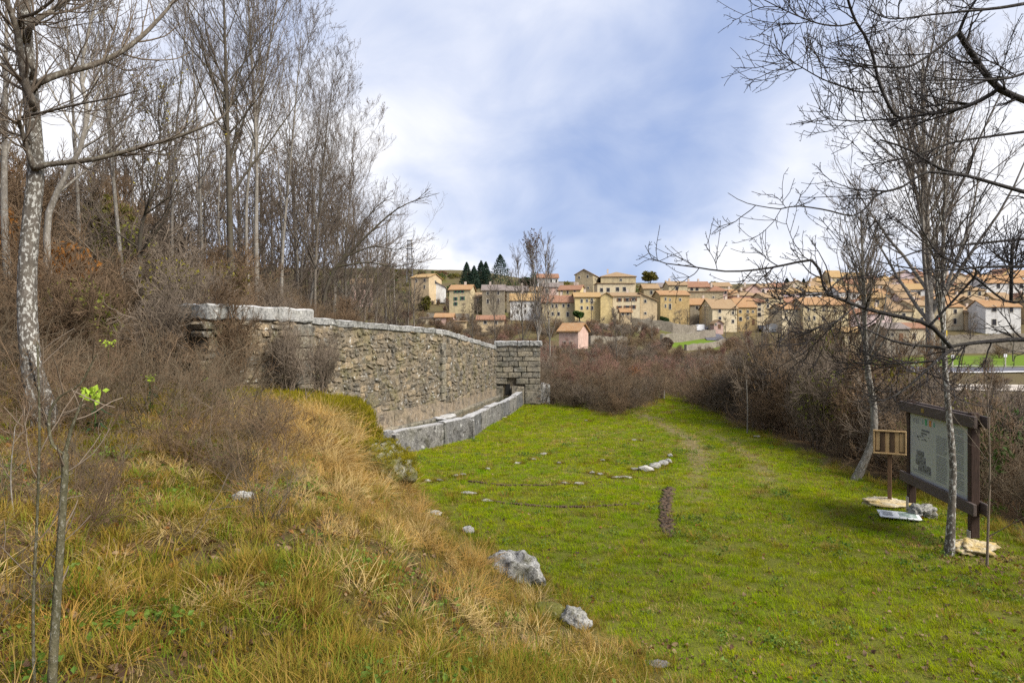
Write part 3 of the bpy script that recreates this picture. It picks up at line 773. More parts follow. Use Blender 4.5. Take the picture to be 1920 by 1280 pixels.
def leaves_at(rng, pts, size, spread, name, mat, aspect=0.6):
    """leaf faces, two triangles each with a fold"""
    N = len(pts); c_ = pts + rng.normal(0, spread, pts.shape)
    a = unit(rng.normal(0, 1, (N, 3))); b = unit(np.cross(a, rng.normal(0, 1, (N, 3)))); s_ = rng.uniform(0.6, 1.2, (N, 1)) * size; nn = np.cross(a, b)
    V = np.stack((c_ - a * s_ * 0.5, c_ + b * s_ * aspect * 0.5 + nn * s_ * 0.12, c_ + a * s_ * 0.5, c_ - b * s_ * aspect * 0.5 + nn * s_ * 0.12), 1).reshape(-1, 3)
    i_ = np.arange(N)[:, None] * 4
    return mesh_np(name, V, [np.concatenate((i_ + np.array([[0, 1, 2]]), i_ + np.array([[0, 2, 3]])))], False, [mat])
def ends(Pn, fr=1.0): return Pn[:, -1]
def put_tree(name, lv, nt, label, group=None, tm='bark_pale', cm='twig_tree', cat='tree', sides=None, origin=None, leaves=None):
    """first nt levels are the trunk, the rest the crown"""
    o_ = np.array(origin if origin is not None else lv[0][0][0, 0])
    lv = [(Pn - o_, Rn) for Pn, Rn in lv]
    root = thing(name, tuple(o_), label, cat, group)
    sides = sides or [9, 6, 4, 3, 3, 3]
    link('trunk', branch_mesh('trunk', lv[:nt], sides[:nt], MAT[tm]), root)
    if len(lv) > nt: link('crown', branch_mesh('crown', lv[nt:], sides[nt:], MAT[cm]), root)
    if leaves is not None:
        lm, size, frac, seed = leaves; r_ = np.random.default_rng(seed); e_ = lv[-1][0][:, -2:].reshape(-1, 3); e_ = e_[r_.random(len(e_)) < frac]
        if len(e_): link('leaves', leaves_at(r_, e_, size, 0.03, 'leaves', MAT[lm]), root)
    return root
def flare(Rn, f=1.6, k=2):
    Rn = Rn.copy()
    for i in range(k): Rn[0, i] *= 1 + (f - 1) * (1 - i / k)
    return Rn

# ------------------------------------------------------------------ big mottled tree at the left edge
D1 = 8.5
def pp(pts, d0, d1=None):
    d1 = d0 if d1 is None else d1
    return np.array([P(a, b, d0 + (d1 - d0) * i / (len(pts) - 1)) for i, (a, b) in enumerate(pts)])
def zz(pts, ox=0.0, oy=0.0, s=2.667): return [(ox + a / s, oy + b / s) for a, b in pts]
rg = np.random.default_rng(101)
trunk1 = pp([(92, 850), (70, 760), (54, 640), (51, 520), (59, 410), (67, 320), (62, 230), (55, 150), (48, 80), (45, 10), (38, -90), (35, -230)], D1, D1 + 0.3)
Lm = [(zz([(190, 835), (240, 822), (450, 800), (600, 765), (760, 720), (900, 680), (1050, 620), (1130, 570), (1165, 490)]), .038, .012, D1, D1 + .6),
      (zz([(190, 415), (300, 370), (450, 330), (580, 275), (700, 190), (790, 100), (850, 30), (900, -60)]), .050, .016, D1, D1 + 1.2),
      (zz([(110, 592), (230, 560), (400, 520), (560, 490), (700, 450)]), .022, .006, D1, D1 - .8),
      (zz([(165, 520), (130, 430), (105, 300), (90, 180), (60, 80), (20, -30)]), .055, .03, D1, D1 - .5),
      (zz([(165, 830), (130, 730), (105, 640), (95, 600)]), .045, .02, D1, D1 - .3),
      (zz([(150, 135), (200, 90), (270, 50), (340, 0), (440, -90)]), .045, .02, D1, D1 + .5),
      (zz([(100, 100), (170, 70), (260, 5), (330, -70)]), .03, .012, D1 - .3, D1 - .9),
      (zz([(130, 690), (60, 668), (0, 664), (-120, 640)]), .02, .008, D1, D1),
      (zz([(160, 330), (60, 250), (-60, 190)]), .03, .012, D1, D1 + .6)]
Pt, Rt = limbs([(trunk1, 0.122, 0.066)], 20); Rt = flare(Rt, 1.35, 3)
def rooted(pts):
    """start the limb inside the trunk"""
    k = int(np.argmin(np.linalg.norm(Pt[0] - pts[0], axis=1))); return np.vstack((Pt[0, max(k - 1, 0)] * .5 + Pt[0, k] * .5, pts))
Pt, Rt = limbs([(trunk1, 0.122, 0.066)], 60); Rt = flare(Rt, 1.35, 8)
Pl, Rl = limbs([(rooted(pp(a, d0, d1)), r0, r1) for a, r0, r1, d0, d1 in Lm], 20)
sub = grow(rg, Pl, Rl, [dict(n=16, t=(.2, 1), ang=(25, 65), len=(.5, 1.7), np=8, wan=.10, up=.12, rr=.45, rmin=.0035),
                        dict(n=5, t=(.2, 1), ang=(25, 55), len=(.25, .7), np=6, wan=.12, up=.12, rr=.6, rmin=.0025)])
root = thing('mottled_tree', tuple(trunk1[0]), 'tall bare tree with white blotched bark at the left edge of the bank', 'tree')
o_ = trunk1[0]
link('trunk', branch_mesh('trunk', [(Pt - o_, Rt)], [14], MAT['bark_mottled']), root)
st = pp([(105, 850), (95, 770), (75, 705), (60, 655)], D1 - .05)
Ps, Rs = limbs([(st, .10, .05)], 8); link('side_stem', branch_mesh('side_stem', [(Ps - o_, Rs)], [9], MAT['bark_mottled']), root)
link('limbs', branch_mesh('limbs', [(Pl - o_, Rl)], [7], MAT['bark_branch']), root)
link('crown', branch_mesh('crown', [(a - o_, b) for a, b in sub[1:]], [4, 3], MAT['twig_tree']), root)

# ------------------------------------------------------------------ trees of the wooded bank
GB = 'bare trees on the wooded bank'
def vase_tree(name, seed, path, d, r0, label, group, tm, n1=16, len1=(.35, .6), ang1=(18, 42), cm='twig_tree', n2=9, n3=6, wan=.07, t1=(.3, .98), up1=.10, leaves=None, rmin=.005, cat='tree', n4=0):
    n4 = max(0, n4 - 1)
    r_ = np.random.default_rng(seed)
    pts = pp(path, d); z0 = h1p(pts[0][0], pts[0][1]); pts[0][2] = min(pts[0][2], z0 - 0.05) if pts[0][2] > z0 else z0 - 0.15
    r0 = r0 * (.68 if group == GB else 1)
    Pt, Rt = limbs([(pts, r0, max(r0 * 0.18, rmin * 1.5))], 18); Rt = flare(Rt, 1.4, 2)
    specs = [dict(n=int(n1 * 1.35), t=t1, ang=ang1, len=(len1[0], len1[1] * 1.12), plen=1, tap=.6, np=9, wan=wan, up=up1, rr=.5, rmin=rmin),
             dict(n=n2, t=(.15, 1), ang=(22, 50), len=(.3, .6), plen=1, tap=.5, np=6, wan=.10, up=.12, rr=.5, rmin=rmin * .75),
             dict(n=n3, t=(.2, 1), ang=(22, 50), len=(.3, .55), plen=1, tap=.4, np=5, wan=.12, up=.10, rr=.6, rmin=rmin * .6)]
    if n4: specs.append(dict(n=n4, t=(.3, 1), ang=(25, 50), len=(.4, .6), plen=1, tap=.4, np=3, wan=.1, up=.1, rr=.7, rmin=rmin * .55))
    return put_tree(name, grow(r_, Pt, Rt, specs), 2, label, group, tm, cm, leaves=leaves, cat=cat)
vase_tree('bare_tree', 1, [(436, 590), (432, 470), (430, 380), (428, 300), (424, 150), (418, -60)], 24, .19, 'dark trunked bare tree with fanning branches above the wall start', GB, 'bark_dark', 20, (.35, .62), (22, 48), t1=(.33, .95), n4=4)
vase_tree('bare_tree', 2, [(484, 590), (480, 450), (481, 300), (474, 150), (462, -60)], 26, .15, 'pale slender bare tree right of the dark trunk above the wall', GB, 'bark_pale', 16, (.3, .5), (15, 38), t1=(.4, .98), n4=4)
vase_tree('bare_tree', 3, [(470, 590), (462, 470), (466, 330), (500, 120), (530, -60)], 27, .12, 'leaning pale bare tree between the dark trunk and slender trunk', GB, 'bark_pale', 16, (.3, .5), (15, 38), t1=(.4, .98), n4=3)
vase_tree('bare_tree', 4, [(527, 590), (530, 470), (540, 350), (552, 220), (565, 60)], 30, .12, 'thin bare tree behind the middle of the raised wall pier', GB, 'bark_pale', 18, (.3, .5), (18, 42), t1=(.3, .98), n4=4)
vase_tree('bare_tree', 5, [(590, 600), (592, 480), (602, 350), (615, 220), (625, 150)], 31, .11, 'bare tree whose crown slopes down right behind the wall', GB, 'bark_branch', 20, (.32, .55), (18, 45), t1=(.2, .98), n4=4)
vase_tree('bare_tree', 6, [(648, 600), (648, 480), (655, 380), (664, 240)], 34, .10, 'rightmost small bare tree of the wooded bank', GB, 'bark_branch', 22, (.35, .6), (20, 48), t1=(.15, .98), n4=5)
vase_tree('bare_tree', 7, [(100, 560), (88, 430), (112, 350), (150, 280), (163, 205), (152, 140), (168, 50), (195, -60)], 14, .13, 'crooked pale tree close behind the mottled trunk', GB, 'bark_pale', 12, (.25, .45), (25, 55), t1=(.4, .98), n4=3)
vase_tree('bare_tree', 8, [(235, 600), (222, 440), (205, 240), (196, 60), (190, -80)], 20, .10, 'straight thin bare tree right of the crooked pale tree', GB, 'bark_pale', 14, (.25, .45), (20, 45), t1=(.3, .98), n4=4)
vase_tree('bare_tree', 9, [(268, 620), (262, 450), (285, 360), (300, 270), (296, 200)], 19, .11, 'short dark tree with ivy flecked branches left of the dark trunk', GB, 'bark_dark', 22, (.35, .6), (30, 65), t1=(.3, .98), wan=.14, leaves=('leaf_yellow', .09, .05, 3))
vase_tree('bare_tree', 10, [(330, 600), (322, 440), (330, 250), (345, 90), (350, -40)], 27, .10, 'thin bare tree midway between short dark tree and dark trunk', GB, 'bark_pale', 16, (.28, .48), (18, 40), t1=(.3, .98), n4=3)
vase_tree('bare_tree', 11, [(385, 590), (378, 450), (372, 280), (362, 120), (352, 0)], 33, .13, 'bare tree just left of the dark trunk, farther back', GB, 'bark_pale', 18, (.28, .5), (18, 40), t1=(.3, .98), n4=3)
vase_tree('bare_tree', 12, [(20, 560), (8, 400), (10, 200), (12, 40), (14, -80)], 16, .15, 'pale trunk cut by the left edge of the picture', GB, 'bark_pale', 14, (.25, .45), (25, 50), t1=(.35, .98), n4=3)
vase_tree('bare_tree', 13, [(560, 600), (566, 500), (575, 400), (590, 290), (600, 200)], 38, .10, 'far bare tree filling behind the sloping crown', GB, 'bark_branch', 22, (.3, .55), (20, 45), t1=(.15, .98), n4=4)
vase_tree('bare_tree', 14, [(620, 600), (628, 520), (634, 430), (640, 330)], 42, .09, 'low bare tree behind the rightmost tree of the bank', GB, 'bark_branch', 24, (.35, .6), (20, 48), t1=(.1, .98), n4=4)
vase_tree('bare_tree', 17, [(690, 610), (692, 560), (690, 480), (684, 400)], 45, .08, 'small bushy bare tree at the right foot of the bank', GB, 'bark_branch', 24, (.35, .6), (20, 50), t1=(.1, .98), n4=4)
vase_tree('bare_tree', 18, [(150, 600), (148, 430), (140, 250), (128, 90), (120, -60)], 22, .10, 'thin straight tree seen just right of the mottled trunk', GB, 'bark_pale', 14, (.25, .45), (18, 42), t1=(.3, .98), n4=3)
# leaning tree with the long branch reaching out over the sky
rg = np.random.default_rng(77)
lean = [(pp([(600, 610), (612, 540), (632, 500), (660, 470), (700, 430), (740, 395), (780, 375), (824, 362)], 33), .10, .012),
        (pp([(632, 500), (690, 492), (740, 500), (790, 490)], 33), .05, .01), (pp([(650, 480), (700, 462), (745, 468), (775, 455)], 33), .05, .01), (pp([(640, 490), (680, 420), (715, 380), (740, 372)], 33), .05, .01)]
Pl, Rl = limbs(lean, 18)
put_tree('leaning_tree', grow(rg, Pl, Rl, [dict(n=14, t=(.35, 1), ang=(20, 50), len=(.8, 2.2), np=7, wan=.10, up=.06, rr=.5, rmin=.006), dict(n=6, t=(.2, 1), ang=(20, 50), len=(.3, .9), np=5, wan=.12, up=.05, rr=.6, rmin=.005)]),
         1, 'leaning bare tree whose long branch reaches right over the sky', None, 'bark_dark', leaves=('leaf_brown', .10, .10, 5))

# ------------------------------------------------------------------ right side trees
vase_tree('pale_tree', 31, [(1748, 800), (1746, 700), (1742, 560), (1738, 440), (1733, 300), (1728, 130)], 22, .19, 'pale straight trunk rising behind the information board', None, 'bark_pale', 30, (.4, .7), (18, 42), t1=(.36, .97), up1=.08, n4=4)
vase_tree('curved_tree', 32, [(1598, 905), (1618, 870), (1637, 820), (1638, 760), (1626, 690), (1620, 580), (1617, 470), (1614, 400)], 15, .095, 'small tree with curved pale trunk beside the wooden plank sign', None, 'bark_grey', 20, (.3, .5), (18, 48), t1=(.45, .98), n4=3, rmin=.004)
vase_tree('slender_tree', 33, [(1779, 1040), (1784, 960), (1787, 870), (1779, 780), (1772, 690), (1768, 560), (1770, 400), (1778, 250), (1785, 120)], 9.5, .052, 'slender spotted trunk standing right in front of the information board', None, 'bark_mottled', 16, (.25, .42), (15, 40), t1=(.45, .98), n4=2, rmin=.003)
vase_tree('sapling', 34, [(1850, 1075), (1853, 980), (1856, 900), (1855, 820), (1850, 700)], 9.0, .018, 'thin sapling in front of the right post of the board', None, 'twig_grey', 10, (.25, .45), (35, 65), t1=(.2, .95), n2=3, n3=0 or 1, rmin=.0025, up1=.05)
# tree with dark branches hanging in from the right
D0 = 6.6
Z1 = lambda pts: zz(pts, 1200, 0); Z2 = lambda pts: zz(pts, 1200, 400)
LB = [([(2440, 420), (2200, 300), (2050, 235)] + Z1([(1920, 500), (1790, 440), (1700, 330), (1610, 190), (1590, 140), (1640, 60), (1700, -30)]), .075, .030, 7.0, 6.3),
      (Z1([(1790, 440), (1760, 470), (1640, 530), (1520, 560), (1330, 590), (1250, 630)]), .033, .014, 6.6, 6.9),
      (Z1([(1330, 588), (1200, 600), (1050, 605), (930, 590), (880, 550)]), .014, .004, 6.9, 6.9),
      (Z1([(1330, 590), (1270, 570), (1200, 430), (1170, 300), (1130, 190), (1080, 110), (1040, 0), (1020, -120)]), .022, .014, 6.9, 6.5),
      (Z1([(1590, 165), (1520, 220), (1410, 300), (1330, 335), (1200, 335), (1080, 315), (960, 285)]), .022, .005, 6.35, 6.0),
      (Z1([(1080, 112), (1000, 130), (900, 120), (800, 85), (720, 50), (620, 0)]), .013, .005, 6.6, 6.3),
      (Z1([(1195, 460), (1100, 460), (1000, 430), (900, 390), (780, 320), (700, 270), (670, 170)]), .013, .004, 6.85, 6.6),
      ([(2440, 540), (2200, 440), (2050, 395)] + Z1([(1920, 960), (1780, 920), (1640, 880), (1490, 840), (1400, 780), (1330, 740), (1200, 700)]), .060, .010, 7.2, 6.4),
      (Z1([(1640, 880), (1440, 860), (1380, 890), (1300, 940), (1190, 970), (1130, 1040), (1060, 1080), (930, 1050), (780, 1030), (700, 1045), (530, 1015), (440, 965)]), .022, .0035, 6.6, 6.2),
      ([(2440, 560), (2150, 470), (1990, 452)] + Z2([(1920, 130), (1700, 150), (1530, 165), (1420, 180), (1280, 230)]), .045, .008, 7.2, 6.6),
      ([(2440, 600), (2200, 540), (2050, 505)] + Z2([(1920, 265), (1690, 270), (1500, 285), (1320, 270), (1190, 240)]), .040, .006, 6.6, 6.0),
      ([(2440, 760), (2200, 690), (2050, 645)] + Z2([(1920, 630), (1750, 640), (1600, 655), (1560, 675), (1450, 665), (1300, 650), (1200, 610), (1080, 560)]), .075, .008, 7.0, 6.4),
      (Z2([(1560, 675), (1450, 560), (1310, 520), (1180, 490), (1080, 460), (960, 410), (920, 400), (910, 320), (870, 235), (740, 255), (600, 280), (430, 290), (250, 265), (100, 245), (50, 215), (25, 160)]), .034, .004, 6.55, 6.1),
      (Z2([(1560, 680), (1480, 740), (1370, 840), (1290, 900), (1200, 935), (1110, 890)]), .024, .006, 6.5, 6.2),
      (Z2([(1470, 738), (1300, 750), (1180, 755), (1060, 745)]), .016, .005, 6.5, 6.8),
      (Z2([(1450, 560), (1600, 400), (1680, 300), (1640, 240), (1540, 200)]), .020, .007, 6.5, 6.2),
      ([(2200, 540), (2020, 560)] + Z2([(1920, 440), (1830, 440), (1700, 340), (1600, 270), (1480, 190), (1400, 60)]), .028, .007, 6.6, 6.3),
      (Z2([(1856, 440), (1858, 300), (1862, 150)]), .024, .018, 6.6, 6.5),
      (Z1([(1920, 20), (1800, 40), (1600, 60), (1450, 75), (1250, 95), (1130, 40)]), .022, .004, 6.2, 5.9),
      (Z1([(2000, 330), (1850, 390), (1650, 400), (1500, 390), (1380, 360)]), .020, .004, 6.0, 5.7),
      (Z1([(1920, 660), (1700, 690), (1560, 715), (1400, 770), (1290, 800), (1120, 830)]), .020, .005, 6.8, 6.6),
      (Z2([(910, 400), (800, 420), (700, 470)]), .010, .003, 6.2, 6.0),
      (Z2([(1080, 460), (980, 540), (870, 580)]), .010, .003, 6.3, 6.1),
      (Z2([(920, 400), (1000, 330), (1100, 250), (1180, 80), (1260, 0)]), .010, .004, 6.3, 6.6)]
rg = np.random.default_rng(55)
Pl, Rl = limbs([(pp(a, d0, d1), r0 * .7, r1 * .85) for a, r0, r1, d0, d1 in LB], 26)
sub = grow(rg, Pl, Rl, [dict(n=14, t=(.2, .93), ang=(25, 70), len=(.3, 1.15), tap=.7, np=8, wan=.13, up=.06, rr=.5, rmin=.0032),
                        dict(n=6, t=(.2, 1), ang=(30, 65), len=(.12, .5), np=5, wan=.14, up=.08, rr=.6, rmin=.0026),
                        dict(n=3, t=(.2, 1), ang=(40, 75), len=(.02, .07), np=2, wan=.1, up=.1, rr=.8, rmin=.002)])
tb = np.array((7.75, 6.9, h1p(7.75, 6.9) - 0.1))
root = thing('overhanging_tree', tuple(tb), 'dark branched bare tree hanging into the picture from the right edge', 'tree')
Pt, Rt = limbs([(np.array([tb, tb + (0, .05, 1.2), tb + (-.05, .1, 2.6), tb + (-.1, .1, 4.2), tb + (-.2, .2, 6.5), tb + (-.1, .3, 8.5)]), .21, .06)], 16)
link('trunk', branch_mesh('trunk', [(Pt - tb, flare(Rt, 1.5, 3))], [12], MAT['bark_black']), root)
link('limbs', branch_mesh('limbs', [(Pl - tb, Rl)], [7], MAT['bark_black']), root)
link('crown', branch_mesh('crown', [(a - tb, b) for a, b in sub[1:]], [4, 3, 3], MAT['twig_black']), root)

# ------------------------------------------------------------------ middle distance: valley trees
GV = 'slim bare trees in the valley'
vase_tree('valley_tree', 41, [(1010, 700), (1008, 620), (1003, 540), (998, 460)], 62, .11, 'tallest slim bare tree in the valley right above the end pier', GV, 'bark_pale', 30, (.28, .45), (12, 32), t1=(.2, .97), rmin=.012, leaves=('leaf_brown', .22, .12, 8), n2=7, n3=4)
vase_tree('valley_tree', 42, [(1032, 700), (1030, 620), (1025, 540), (1022, 470)], 66, .09, 'slim bare tree just right of the tallest valley tree', GV, 'bark_pale', 24, (.28, .45), (12, 32), t1=(.2, .97), rmin=.012, n2=6, n3=3)
vase_tree('valley_tree', 43, [(978, 690), (980, 620), (976, 560), (970, 490)], 70, .08, 'slim bare tree just left of the tallest valley tree', GV, 'bark_branch', 24, (.3, .5), (14, 36), t1=(.2, .97), rmin=.012, n2=6, n3=3)
vase_tree('valley_tree', 44, [(1158, 720), (1157, 680), (1155, 620), (1152, 590)], 52, .06, 'thin bare tree right of the pink shed', GV, 'bark_branch', 20, (.3, .5), (16, 42), t1=(.2, .97), rmin=.009, n2=6, n3=3)
vase_tree('valley_tree', 45, [(930, 660), (928, 620), (926, 570), (924, 540)], 95, .09, 'bare tree above the far bend of the wall', GV, 'bark_branch', 22, (.3, .5), (16, 42), t1=(.2, .97), rmin=.013, n2=6, n3=3)
vase_tree('valley_tree', 46, [(885, 640), (886, 600), (889, 560)], 100, .09, 'low bare tree above the middle of the second wall length', GV, 'bark_branch', 22, (.3, .5), (20, 48), t1=(.2, .97), rmin=.013, n2=6, n3=3)

# thin pole trees that close the wood behind the bank
POLE = []
for i in range(4):
    q_ = np.random.default_rng(850 + i); Pt, Rt = limbs([(np.array([(0, 0, -.05), (.02 * (i - 1), 0, .3), (.01, .02, .6), (.03, .02, 1.0)]), .011, .003)], 12)
    POLE.append((branch_mesh('trunk', [(Pt, Rt)], [5], MAT['bark_pale' if i % 2 else 'bark_branch']), branch_mesh('crown', grow(q_, Pt, Rt, [dict(n=19, t=(.12, .97), ang=(15, 50), len=(.22, .42), np=6, wan=.10, up=.10, rr=.5, rmin=.0014), dict(n=7, t=(.2, 1), ang=(22, 55), len=(.08, .2), np=4, wan=.12, up=.08, rr=.6, rmin=.0011), dict(n=3, t=(.2, 1), ang=(25, 55), len=(.04, .09), np=3, wan=.1, up=.08, rr=.7, rmin=.0009)])[1:], [3, 3, 3], MAT['twig_tree'])))
q_ = np.random.default_rng(33); nums = ['first', 'second', 'third', 'fourth', 'fifth', 'sixth', 'seventh', 'eighth', 'ninth', 'tenth', 'eleventh', 'twelfth', 'thirteenth', 'fourteenth', 'fifteenth', 'sixteenth', 'seventeenth', 'eighteenth', 'nineteenth', 'twentieth']
for i in range(40):
    px = 170 + (785 - 170) * (i + .5) / 40 + q_.uniform(-6, 6); d = q_.uniform(34, 62) if px < 640 else q_.uniform(44, 75)
    x = d * (px - CX) / FPX; z = h1p(x, d); top = np.interp(px, [170, 350, 560, 640, 700, 785], [250, 300, 330, 380, 440, 505]) + q_.uniform(-30, 40)
    hgt = max(3.0, CAM_Z - d * (top - CY) / FPX - z)
    o = thing('pole_tree', (x, d, z), f"{nums[i % 20]} thin tree from the left in the {'left' if i < 20 else 'right'} half of the thicket", 'tree', 'thin trees in the wood behind the bank', q_.uniform(0, 6.28)); o.scale = (hgt * q_.uniform(.8, 1.2),) * 2 + (hgt,)
    link('trunk', POLE[i % 4][0], o); link('crown', POLE[i % 4][1], o)
# ------------------------------------------------------------------ bare shrubs
def bush_mesh(name, seed, mat, stems=14, spread=0.5, n=(8, 6, 3), rmin=0.0035, wan=.15, up=.06, r0=.016):
    r_ = np.random.default_rng(seed); a = r_.uniform(0, 6.283, stems); rr_ = r_.uniform(0, .12, stems); tl = r_.uniform(0.05, spread, stems)
    base = np.stack((rr_ * np.cos(a), rr_ * np.sin(a), np.full(stems, -.06)), 1); d = unit(np.stack((np.sin(tl) * np.cos(a), np.sin(tl) * np.sin(a), np.cos(tl)), 1))
    L = r_.uniform(.65, 1.05, stems); m_ = 8; Pn = np.empty((stems, m_, 3)); Pn[:, 0] = base
    for i in range(1, m_): d = unit(d + r_.normal(0, wan, d.shape) + (0, 0, .05)); Pn[:, i] = Pn[:, i - 1] + d * (L / (m_ - 1))[:, None]
    Rn = np.linspace(r0, rmin, m_)[None].repeat(stems, 0) * r_.uniform(.6, 1.2, (stems, 1))
    sp = [dict(n=n[0], t=(.15, 1), ang=(20, 60), len=(.25, .5), np=6, wan=wan, up=up, rr=.5, rmin=rmin * .8)]
    if n[1]: sp.append(dict(n=n[1], t=(.15, 1), ang=(20, 60), len=(.12, .28), np=4, wan=wan, up=up, rr=.6, rmin=rmin * .65))
    if n[2]: sp.append(dict(n=n[2], t=(.2, 1), ang=(25, 60), len=(.06, .14), np=3, wan=wan, up=up, rr=.7, rmin=rmin * .55))
    return branch_mesh(name, grow(r_, Pn, Rn, sp), [4, 3, 3, 3], mat)
BUSH = {}
for kind, mt in (('grey', 'twig_grey'), ('brown', 'twig_brown'), ('red', 'twig_red')):
    BUSH[kind] = [bush_mesh('branches', 900 + 10 * len(BUSH) + i, MAT[mt], 15 + 3 * i, .55 + .1 * i) for i in range(2)]
r_ = np.random.default_rng(31)
def shrub_leaves(seed, mat, n_, size, name='leaves'):
    q_ = np.random.default_rng(seed); p_ = q_.normal(0, 1, (n_, 3)); p_ = unit(p_) * q_.uniform(.1, .48, (n_, 1)) ** 0.7 * 0.62; p_[:, 2] = p_[:, 2] * .9 + .5
    return leaves_at(q_, p_, size, .02, name, MAT[mat])
LV = {'yellow': shrub_leaves(1, 'leaf_yellow', 420, .05), 'green': shrub_leaves(2, 'leaf_green', 900, .065), 'orange': shrub_leaves(3, 'leaf_orange', 1300, .055), 'tan': shrub_leaves(4, 'leaf_tan', 120, .05), 'dark': shrub_leaves(6, 'leaf_dark', 1500, .075), 'olive': shrub_leaves(7, 'leaf_olive', 1100, .075)}
def shrub(x, y, w, h, kind, label, group, lv=None, name='bare_shrub', cat='shrub', z=None, var=None, rz=None):
    z = h1p(x, y) if z is None else z
    o = thing(name, (x, y, z), label, cat, group, r_.uniform(0, 6.28) if rz is None else rz)
    o.scale = (w, w, h)
    if kind: link('branches', BUSH[kind][int(r_.integers(len(BUSH[kind]))) if var is None else var], o)
    if lv: link('leaves', LV[lv], o)
    return o
EDGE = 'bare shrubs along the right edge of the lawn'
kinds = ['grey', 'brown', 'grey', 'grey', 'brown']
ordw = ['first', 'second', 'third', 'fourth', 'fifth', 'sixth', 'seventh', 'eighth', 'ninth', 'tenth', 'eleventh', 'twelfth', 'thirteenth', 'fourteenth', 'fifteenth', 'sixteenth', 'seventeenth', 'eighteenth']
front = []
for i, y in enumerate(np.linspace(16.2, 37.5, 15)):
    ex = np.interp(y, [0, 24, 32, 40], [7.9, 7.9, 8.9, 10.0])
    front.append((ex + 1.1 + .3 * math.sin(i * 2.1), y, 1.9 + .35 * math.sin(i * 1.7), np.interp(y, [16, 19, 24, 29, 33, 38], [2.3, 2.9, 3.3, 2.9, 2.2, 1.8]) * (1 + .10 * math.sin(i * 2.9))))
for i, (x, y, w, h) in enumerate(front):
    shrub(x, y, w * 1.15, h, kinds[i % 5], f'{ordw[i]} bare shrub from the plank sign in the row along the lawn edge', EDGE, 'tan' if i % 4 == 1 else ('yellow' if i % 5 == 2 else None))
for i, y in enumerate(np.linspace(16.5, 40, 14)):
    ex = np.interp(y, [0, 24, 32, 40], [7.9, 7.9, 8.9, 10.0])
    shrub(ex + 3.4 + .5 * math.sin(i * 1.3), y, 2.5, np.interp(y, [16, 20, 24, 28, 33, 40], [2.6, 3.4, 4.6, 4.2, 2.9, 2.2]) * (1 + .12 * math.sin(i * 3.7)), kinds[(i + 2) % 5], f'{ordw[i]} taller grey brown shrub from the plank sign in the second row', 'taller shrubs behind the lawn edge row', 'yellow' if i % 2 == 0 else None)
for i, y in enumerate(np.linspace(18, 44, 9)):
    shrub(13.8 + .22 * (y - 18) + .8 * math.sin(i * 2.3), y, 3.0, 2.5 + .5 * math.sin(i * 1.9) + .02 * (y - 18), kinds[(i + 1) % 5], f'{ordw[i]} shrub from the board in the rearmost row above the valley', 'rear shrubs above the valley', 'olive' if i in (2,) else None)
WED = 'purple brown shrubs between end pier and grass track'
for i, (x, y, w, h, k) in enumerate([(4.3, 27.9, .9, 1.15, 'brown'), (3.2, 30.5, 1.2, 1.4, 'grey'), (5.0, 29.9, 1.2, 1.4, 'grey'), (2.0, 33.0, 1.5, 1.7, 'grey'), (4.2, 32.4, 1.7, 1.7, 'brown'), (6.1, 32.8, 1.3, 1.4, 'grey'), (6.9, 34.6, 1.3, 1.5, 'grey'), (3.0, 36, 2.2, 2.1, 'red'), (5.4, 36.4, 2.0, 1.9, 'grey'), (1.0, 36.5, 1.9, 1.9, 'brown'), (7.3, 37.8, 1.5, 1.7, 'red'), (4.6, 40, 2.4, 2.4, 'red'), (7.4, 41.5, 2.2, 2.3, 'red'), (9.2, 43, 2.2, 2.2, 'brown'), (2.2, 41, 2.4, 2.2, 'grey'), (6.2, 44.5, 2.4, 2.6, 'red'), (10.8, 45, 2.2, 2.4, 'red')]):
    shrub(x, y, w * .92, h * .82, k, f'{ordw[i]} nearest of the purple brown shrubs left of the track end', WED, 'orange' if i in (12,) else None)
BB = 'bare shrubs behind the information board'
for i, (x, y, w, h, k, lv) in enumerate([(8.9, 8.6, 1.5, 1.5, 'brown', 'dark'), (9.4, 10.8, 1.5, 1.7, 'grey', None), (9.0, 13.2, 1.5, 1.9, 'brown', 'green'), (8.7, 15.1, 1.3, 1.5, 'brown', 'green'), (11.0, 9.4, 1.7, 1.9, 'grey', 'tan'), (11.4, 12.2, 1.8, 2.1, 'brown', None), (11.0, 15.0, 1.9, 2.3, 'grey', 'green'), (13.6, 13.0, 2.0, 2.3, 'grey', None), (8.5, 7.2, 1.0, .9, 'brown', 'dark'), (14.2, 17, 2.2, 2.5, 'brown', None)]):
    shrub(x, y, w, h, k, f'{ordw[i]} shrub counted inward from the lawn among those behind the board', BB, lv)
UB = 'bare shrubs on the left bank'
